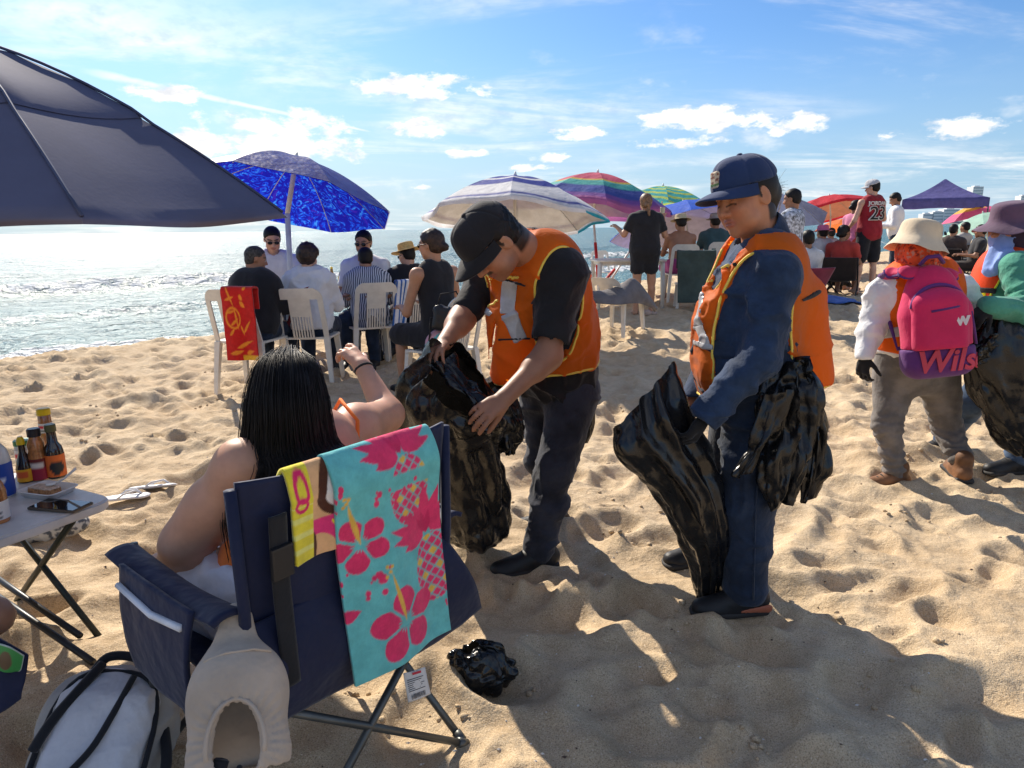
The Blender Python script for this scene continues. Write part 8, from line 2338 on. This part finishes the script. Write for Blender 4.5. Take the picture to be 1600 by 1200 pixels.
def straw_hat(P, c, R, s): brim_hat(P, c, R, s, STRAW, crown=(0.088, 0.108, 0.098), brim=0.085, droop=0.004, z0=0.050, band=TRIM_BLACK, name='straw_hat', wave=0.006, flat=True)
figure('person in straw hat and black tee at the right of the dining table', J, 'diners', tone='light', top=BLACK_SHIRT, bottom=NAVY_DENIM, shoes=SHOE_BLACK, hat=straw_hat, glasses=True)
# on the far side of the table, facing this way
def seat_far(key, px, Y, fdir, label):
    p = W(px, 500, Y); p[2] = gz(p[0], p[1]); SEATS[key] = (p - nrm((fdir[0], fdir[1], 0)) * 0.2, nrm((fdir[0], fdir[1], 0)))
    resin_chair(SEATS[key][0], fdir, label)
seat_far('h', 438, 7.75, (0.25, -1), 'white resin chair under the young diner in sunglasses')
J = on_seat('h', lean=0.16, head=(-0.15, 0.9, -0.42))
figure('young person in white shirt and sunglasses leaning over the dining table', J, 'diners', tone='light', top=WHITE_LINEN, sleeve='long', bottom=NAVY_DENIM, shoes=SHOE_BLACK, glasses=True, h=0.014)
seat_far('i', 577, 7.7, (-0.05, -1), 'white resin chair under the diner in the white polo shirt')
J = on_seat('i', lean=0.04, head=(0.1, 0.95, -0.2))
J['head'] += A3((0, 0, 0.06)); J['neck'] += A3((0, 0, 0.05)); J['chest'] += A3((0, 0, 0.03)); J['shL'] += A3((0, 0, 0.05)); J['shR'] += A3((0, 0, 0.05))
figure('person in white polo shirt and sunglasses facing this way behind the striped shirt', J, 'diners', tone='tan', top=WHITE_LINEN, sleeve='short', bottom=NAVY_DENIM, shoes=SHOE_BLACK, glasses=True, stub=0.3)
# woman in black at the right end
p = W(692, 500, 5.95); p[2] = gz(p[0], p[1])
resin_chair(p + A3((0.12, -0.1, 0)), (-0.75, 0.65), 'white resin chair under the person in the black sleeveless dress'); 
J = sit(p, (-0.72, 0.7), seat=0.46, lean=0.06, head=(-0.35, 0.9, -0.1), armR=((0.27, 0.12, 0.72), (0.10, 0.36, 0.78)))
for k in ('head', 'neck', 'shL', 'shR', 'chest', 'waist'): J[k] = J[k] + A3((-0.02, 0, 0.06))
figure('person in black sleeveless dress, dark hair tied back, at the dining table end', J, 'diners', tone='tan', prof=PROF_F, hair='bun', hairm=HAIR_BROWN, top=BLACK_SHIRT, sleeve='none', bottom=BLACK_SHIRT, leg='knee', shoes=SHOE_BLACK, glasses=True)

def holdall():
    p = W(690, 500, 5.55); c = A3((p[0], p[1], gz(p[0], p[1])))
    B = empty('beach_bag', c, 'beach bag with blue, green and white bands beside the dining chairs', 'bag')
    MB_ = mat('banded_canvas', attr=True, rough=0.8, var=0.1, bump=[(30, 0.3, 2)])
    def bc(V):
        q = (V[:, 2] - c[2]) * 1.0 - (V[:, 0] - c[0]) * 0.8 + 0.03 * fbm(V, 6, 2, seed=2)
        k = np.floor(q / 0.055).astype(int) % 6
        return np.array([(0.10, 0.16, 0.50), (0.22, 0.52, 0.08), (0.60, 0.62, 0.66), (0.12, 0.20, 0.55), (0.10, 0.38, 0.42), (0.55, 0.30, 0.35)])[k]
    t = W(668, 520, 5.55)[2] - c[2]
    put('pouch', solid([cone(c + A3((0, 0, 0.05)), c + A3((-0.01, 0, t - 0.1)), 0.17, 0.13, 0.05, (A3((0, 1, 0)), 0.55))], 0.012, 1, disp=folds(0.014, 9, 4)), MB_, B, bc)
    mb = MB(); mb.tube(rel(B, [c + A3((-0.1, -0.04, t - 0.08)), c + A3((-0.08, -0.03, t + 0.12)), c + A3((0.06, -0.03, t + 0.12)), c + A3((0.1, -0.04, t - 0.08))]), 0.009, 6); mb.build('handle', TRIM_BLACK, B, True)
    k = W(702, 500, 5.5)
    o = empty('handbag', k - A3((0, 0, 0.12)), 'black handbag hanging on the chair of the person in the black dress', 'bag')
    put('pouch', solid([rbox(k, (0.13, 0.05, 0.10), frame((0, 1, 0), (0.2, 0, 1)), 0.04)], 0.01, 1, disp=folds(0.008, 10, 3)), mat('black_leather', (0.015, 0.015, 0.018), rough=0.4), o)
    mb = MB(); mb.tube(rel(o, [k + A3((-0.10, 0, 0.07)), k + A3((-0.06, 0, 0.20)), k + A3((0.06, 0, 0.22)), k + A3((0.12, 0, 0.10))]), 0.007, 6); mb.build('handle', TRIM_BLACK, o, True)
holdall()

def at_ground(px, Y):
    p = W(px, 450, Y); return A3((p[0], p[1], gz(p[0], p[1])))
# standing in black by the empty table
J = stand(at_ground(1006, 10.0), (-0.1, 1), H=1.66, armL=((-.30, .05, 1.16), (-.36, .22, 1.26)), armR=((.30, .02, 1.14), (.30, .14, 1.40)), head=(0.1, 1, 0.05))
P = figure('person in black tee and shorts standing with a cup by the empty table', J, tone='tan', prof=PROF_HEAVY, hair='bun', hairm=HAIR_FAIR, top=BLACK_SHIRT, bottom=BLACK_SHIRT, leg='short', hem=-0.22, h=0.018)
hd = J['wrR'] + nrm(J['wrR'] - J['elR']) * 0.09
Cc = empty('cup', hd - A3((0, 0, 0.06)), 'pale cup held up by the person in black tee', 'cup')
auto_smooth(MB().lathe([(0.028, 0.0), (0.036, 0.11), (0.034, 0.112)], n=14).build('cup_body', mat('cup_paper', (0.62, 0.60, 0.42), rough=0.5), Cc), 40)
# fair pony tail
put('ponytail', solid([cone(J['head'] - J['fw'] * 0.11 + A3((0, 0, 0.0)), J['head'] - J['fw'] * 0.13 + A3((0.01, 0, -0.17)), 0.032, 0.018)], 0.010, 1), HAIR_FAIR, P)
# bare backed person in hat
p = at_ground(1062, 11.3)
resin_chair(p - A3((0, 0.2, 0)), (0.05, 1), 'white resin chair under the bare backed person')
J = sit(p, (-0.05, 1), lean=0.06, head=(-0.1, 1, -0.2))
def pale_hat(P, c, R, s): brim_hat(P, c, R, s, mat('pale_straw', (0.48, 0.42, 0.28), rough=0.8), crown=(0.088, 0.106, 0.085), brim=0.07, droop=0.008, z0=0.04, band=TRIM_BLACK, name='straw_hat', flat=True)
figure('bare backed person in pale straw hat sitting by the water', J, tone='brown', prof=PROF_HEAVY, top=None, bottom=cloth('pink_shorts', (0.45, 0.08, 0.28)), leg='knee', hat=pale_hat, h=0.018)
p = at_ground(1116, 11.8)
resin_chair(p - A3((0, 0.2, 0)), (0, 1), 'white resin chair half hidden behind the navy cap wearer')
figure('person in grey hat half hidden behind the navy cap wearer\'s vest', sit(p, (0, 1), lean=0.1), tone='brown', top=cloth('dark_teal_tee', (0.05, 0.10, 0.11)), bottom=BLACK_SHIRT, leg='knee', hat=lambda P, c, R, s: brim_hat(P, c, R, s, mat('grey_felt', (0.36, 0.35, 0.33), rough=0.9), crown=(0.088, 0.106, 0.08), brim=0.06, droop=0.012, z0=0.04, name='hat'), h=0.019)
# right hand crowd
PATT = mat('patterned_shirt', attr=True, rough=0.85, var=0.05)
J = stand(at_ground(1230, 9.0), (-0.6, 0.5), H=1.68, head=(-0.1, 1, -0.2))
P = figure('person with dark hair in pale patterned shirt just behind the navy cap', J, tone='brown', top=mat('pale_print', (0.42, 0.46, 0.54), rough=0.85, var=0.55, vscale=26), bottom=NAVY_DENIM, shoes=SHOE_BLACK, h=0.018)
J = stand(at_ground(1350, 12.0), (-0.25, 0.95), H=1.87, armL=((-.27, .02, 1.12), (-.20, .22, 1.0)), armR=((.28, .04, 1.14), (.16, .24, 1.10)), head=(-0.5, 0.8, -0.15), step=0.03)
RED = cloth('red_jersey', (0.30, 0.018, 0.028), bump=[(9, 0.4, 3), (300, 0.3, 1)])
P = figure('person in red basketball jersey, black shorts and pale cap seen from behind', J, tone='light', top=RED, sleeve='none', bottom=BLACK_SHIRT, leg='mid', h=0.016, hem=-0.12, loose=0.03,
           hat=lambda P, c, R, s: cap(P, c, R, s, cloth('pale_grey_cap', (0.58, 0.57, 0.58))))
f_ = J['fw']; b_ = -f_; rr_ = A3((f_[1], -f_[0], 0)) 
RT = np.stack([rr_, A3((0, 0, 1)), np.cross(rr_, A3((0, 0, 1)))], 1)
INKW = mat('jersey_white', (0.70, 0.66, 0.62), rough=0.8); INKB = mat('jersey_black', (0.02, 0.02, 0.02), rough=0.8)
bk = b_ * 0.158
warp_ = lambda V: np.stack([V[:, 0], V[:, 1], V[:, 2] - 1.6 * V[:, 0] ** 2], 1)
body_ = [c for c in P.children if c.name.startswith('shirt')][0]
text_mesh('back_lettering', 'JORDAN', 0.085, INKW, body_, M4(J['chest'] + bk * 1.02 + A3((0, 0, 0.105)), RT), 0.006, offset=0.002, warp=warp_)
text_mesh('back_number_outline', '23', 0.30, INKW, body_, M4(J['chest'] + bk * 1.06 + A3((0, 0, -0.06)), RT), 0.006, offset=0.012, warp=warp_)
text_mesh('back_number', '23', 0.30, INKB, body_, M4(J['chest'] + bk * 1.10 + A3((0, 0, -0.06)), RT), 0.007, offset=0.0, warp=warp_)
J = stand(at_ground(1392, 14.2), (-0.8, 0.4), H=1.78, lean=0.05, head=(-0.1, 0.9, -0.45), armL=((-.24, .06, 1.12), (-.12, .28, 1.12)), armR=((.24, .06, 1.12), (.10, .28, 1.10)))
figure('person in white shirt and dark jeans standing right of the red jersey', J, tone='brown', top=WHITE_LINEN, sleeve='long', bottom=NAVY_DENIM, shoes=SHOE_BLACK, loose=0.025, h=0.019)
J = stand(at_ground(1326, 13.0), (0.9, 0.3), H=1.60, head=(0.2, 1, -0.1))
figure('person in pink top partly hidden by the red jersey', J, tone='brown', prof=PROF_F, hair='bun', top=cloth('pink_top', (0.62, 0.20, 0.34)), bottom=cloth('coral_shorts', (0.55, 0.08, 0.06)), leg='short', h=0.020)
def beach_chair(px, Y, fdir, label, m):
    p = at_ground(px, Y); C = empty('folding_chair', p, label, 'camp chair', 'dark folding beach chairs')
    q0 = place(p, fdir); q = lambda x, y, z: q0(x, y, z * 0.72)
    V = lambda pts: [rel(C, [x])[0] for x in pts]
    for nm, rows in (('backrest', [[q(-.26, -.22, .88), q(0, -.25, .88), q(.26, -.22, .88)], [q(-.26, -.10, .62), q(0, -.14, .60), q(.26, -.10, .62)], [q(-.25, 0, .36), q(0, -.02, .33), q(.25, 0, .36)]]), ('seat', [[q(-.25, 0, .36), q(0, 0, .33), q(.25, 0, .36)], [q(-.25, .22, .36), q(0, .22, .33), q(.25, .22, .36)], [q(-.25, .44, .40), q(0, .44, .38), q(.25, .44, .40)]])):
        sheet(nm, rows, m, C, 10, 10, thick=0.012)
    for sx_ in (-1, 1):
        for a, b in (((sx_ * .27, -.2, .88), (sx_ * .27, .30, -.04)), ((sx_ * .27, .42, .40), (sx_ * .27, -.15, -.04))):
            mb = MB(); mb.tube(rel(C, [q(*a), q(*b)]), 0.012, 6); mb.build('leg', BLACK_TUBE, C, True)
    return p
MAROON = cloth('maroon_cloth', (0.16, 0.02, 0.05)); DARKC = cloth('brown_black_cloth', (0.035, 0.025, 0.022))
p = beach_chair(1262, 10.2, (-0.3, 1), 'maroon folding chair right beside the orange vest', MAROON)
figure('dark haired person in the maroon folding chair', sit(p + A3((0, 0.15, 0)), (-0.2, 1), seat=0.26, lean=-0.02), 'seated bathers', tone='dark', top=cloth('pale_vest_top', (0.5, 0.52, 0.55)), bottom=BLACK_SHIRT, leg='knee', h=0.019)
p = beach_chair(1284, 12.3, (-0.2, 1), 'black folding chair under the pink hat wearer', DARKC)
figure('person in pink hat and grey shirt sitting with back turned', sit(p + A3((0, 0.05, 0)), (-0.1, 1), seat=0.28, lean=0.05), 'seated bathers', tone='tan', top=cloth('grey_white_shirt', (0.46, 0.45, 0.46)), sleeve='long', bottom=JEAN_BLUE, hat=lambda P, c, R, s: brim_hat(P, c, R, s, cloth('pink_hat', (0.62, 0.16, 0.30)), crown=(0.090, 0.106, 0.095), brim=0.07, droop=0.006, z0=0.03, name='hat', flat=True), loose=0.03, h=0.019)
p = beach_chair(1310, 11.9, (0.5, 0.85), 'black folding chair under the dark haired bather in red', DARKC)
figure('dark haired bather in red top turned sideways', sit(p + A3((0.05, 0.1, 0)), (0.6, 0.7), seat=0.26, lean=0.02, head=(0.5, 0.9, 0)), 'seated bathers', tone='brown', prof=PROF_F, hair='bun', top=cloth('red_top', (0.42, 0.05, 0.04)), bottom=BLACK_SHIRT, leg='short', h=0.020)
for px, Y, lab, t_, col in ((1294, 17.0, 'small far bather near the waterline behind the pink hat', 'brown', (0.35, 0.3, 0.3)), (1322, 15.5, 'far bather in pale top beside the red drink', 'tan', (0.5, 0.45, 0.4))):
    p = at_ground(px, Y)
    figure(lab, sit(p, (0, 1), seat=0.2, lean=0.05), 'seated bathers', tone=t_, top=cloth('far_top_%d' % px, col), bottom=BLACK_SHIRT, leg='short', h=0.022)
# under the gazebo
for px, Y, fd, lab, t_, col in ((1478, 15.5, (0.7, 0.6), 'dark brown clad person reclining left of the gazebo leg', 'tan', (0.07, 0.05, 0.045)), (1500, 17.0, (-0.4, 0.8), 'person in pale striped top sitting under the gazebo', 'brown', (0.42, 0.38, 0.34)), (1526, 14.5, (-0.8, 0.3), 'dark clad person sitting between the two bucket hats', 'brown', (0.03, 0.03, 0.035))):
    p = beach_chair(px, Y, fd, 'dark folding chair under the %s' % lab.replace(' sitting', '').replace(' reclining', ''), DARKC)
    figure(lab, sit(p + nrm((fd[0], fd[1], 0)) * 0.1, fd, seat=0.26, lean=-0.05), 'seated bathers', tone=t_, top=cloth('g_top_%d' % px, col), sleeve='short', bottom=DARKC, leg='knee', h=0.018)

def dog():
    p = gpt(1305, 457); p = A3((p[0], p[1], gz(p[0], p[1])))
    D = empty('dog', p, 'small black dog with raised tail sniffing the sand', 'dog')
    FUR = mat('black_fur', (0.014, 0.012, 0.012), rough=0.7, var=0.3, vscale=40, bump=[(120, 0.8, 2)])
    q = place(p, (1, -0.25), 1.0)
    pr = [cone(q(0, -.11, .20), q(0, .05, .18), 0.060, 0.068, 0.04), cone(q(0, .05, .18), q(0, .13, .19), 0.062, 0.045, 0.04), cone(q(0, .12, .19), q(0, .20, .155), 0.042, 0.032, 0.03), ball(q(0, .21, .15), 0.045, 0.02), cone(q(0, .22, .14), q(0, .275, .105), 0.026, 0.014, 0.02)]
    for sx_ in (-1, 1):
        pr += [cone(q(sx_ * .03, .21, .18), q(sx_ * .045, .205, .235), 0.018, 0.006, 0.01)]
        pr += [cone(q(sx_ * .04, .08, .15), q(sx_ * .045, .085, .075), 0.026, 0.014, 0.02), cone(q(sx_ * .045, .085, .075), q(sx_ * .045, .08, .010), 0.013, 0.012, 0.01), cone(q(sx_ * .045, .08, .012), q(sx_ * .045, .10, .010), 0.013, 0.011, 0.01)]
        pr += [cone(q(sx_ * .04, -.11, .18), q(sx_ * .045, -.08, .115), 0.042, 0.024, 0.02), cone(q(sx_ * .045, -.08, .115), q(sx_ * .045, -.135, .065), 0.022, 0.013, 0.015), cone(q(sx_ * .045, -.135, .065), q(sx_ * .045, -.125, .010), 0.012, 0.011, 0.01), cone(q(sx_ * .045, -.125, .012), q(sx_ * .045, -.10, .010), 0.013, 0.011, 0.01)]
    pr += [cone(q(0, -.16, .22), q(0, -.19, .29), 0.018, 0.013, 0.02), cone(q(0, -.19, .29), q(0, -.15, .34), 0.013, 0.007, 0.02)]
    put('body', solid(pr, 0.007, 1), FUR, D)
dog()

def beach_mats():
    for px, Y, lab, col, w in ((1286, 11.0, 'blue and yellow beach mat beside the dog', (0.06, 0.14, 0.45), 0.5),):
        p = at_ground(px, Y)
        rows = [[A3((p[0] + x, p[1] + y, gz(p[0] + x, p[1] + y) + 0.03)) for x in np.linspace(-w, w, 6)] for y in np.linspace(-0.35, 0.35, 5)]
        o = sheet('beach_mat', rows, cloth('mat_cloth', col), None, 20, 14, amp=0.02, seed=2, thick=0.02); tag(o, lab, 'mat')
    p = gpt(1008, 492)
    o = empty('litter', p, 'scrap of crumpled pale paper on the sand under the empty table', 'litter')
    put('paper', solid([ell(p + A3((0, 0, 0.03)), (0.09, 0.06, 0.04)), ell(p + A3((0.12, 0.03, 0.02)), (0.05, 0.04, 0.03))], 0.009, 0, disp=folds(0.02, 18, 2)), mat('litter_paper', (0.45, 0.35, 0.30), rough=0.9), o)
beach_mats()

# ------------------------------------------------------------------ distant coast, haze put into the hotel colours
def far_coast():
    LAND = mat('far_land', (0.24, 0.26, 0.24), rough=0.95, var=0.3, vscale=0.01)
    xs = np.linspace(1150, 2600, 60); V = []; F = []
    rng = np.random.default_rng(4)
    hts = 16 + 10 * vnoise(np.stack([xs * 0.01, xs * 0], 1), 1.0, 3) + 5 * vnoise(np.stack([xs * 0.05, xs * 0], 1), 1.0, 5)
    for i, x in enumerate(xs):
        y = 2050 + (x - 1150) * 0.25; h = max(hts[i], 4) * min((i + 1) / 8, 1)
        V += [(x, y, -2.0), (x, y + 30, h * 0.7), (x, y + 120, h), (x, y + 400, -2.0)]
    F = [(i * 4 + k, i * 4 + k + 1, i * 4 + 4 + k + 1, i * 4 + 4 + k) for i in range(len(xs) - 1) for k in range(3)]
    o = mesh_obj('far_headland', V, F, LAND); tag(o, 'low hazy headland across the bay', 'headland', kind='structure')
    WALL = mat('far_wall_haze_pale', (0.80, 0.80, 0.79), rough=0.9); GLASSF = mat('far_window_haze_pale', (0.42, 0.48, 0.52), rough=0.2)  # wall and window colours lightened to stand in for haze in the air
    names = ['tallest hotel tower on the far shore, beside the gazebo peak', 'far white hotel block below the gazebo eave', 'low far hotel left of the tall tower', 'small far apartment block nearest the open sea', 'long low far hotel right of the gazebo', 'far stepped hotel behind the plum hat', 'narrow far tower near the right edge']
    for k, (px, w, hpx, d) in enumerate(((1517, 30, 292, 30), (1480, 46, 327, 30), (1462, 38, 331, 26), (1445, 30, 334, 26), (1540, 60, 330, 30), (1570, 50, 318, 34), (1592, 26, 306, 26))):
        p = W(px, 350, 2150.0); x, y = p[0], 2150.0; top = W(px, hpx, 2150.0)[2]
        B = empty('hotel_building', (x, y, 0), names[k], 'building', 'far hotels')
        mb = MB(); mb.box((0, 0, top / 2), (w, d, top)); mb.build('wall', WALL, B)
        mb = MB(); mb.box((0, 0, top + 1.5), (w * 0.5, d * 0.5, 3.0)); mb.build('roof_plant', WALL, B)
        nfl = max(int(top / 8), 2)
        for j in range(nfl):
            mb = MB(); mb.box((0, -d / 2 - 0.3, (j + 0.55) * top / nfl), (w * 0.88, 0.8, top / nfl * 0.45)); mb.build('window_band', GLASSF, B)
far_coast()
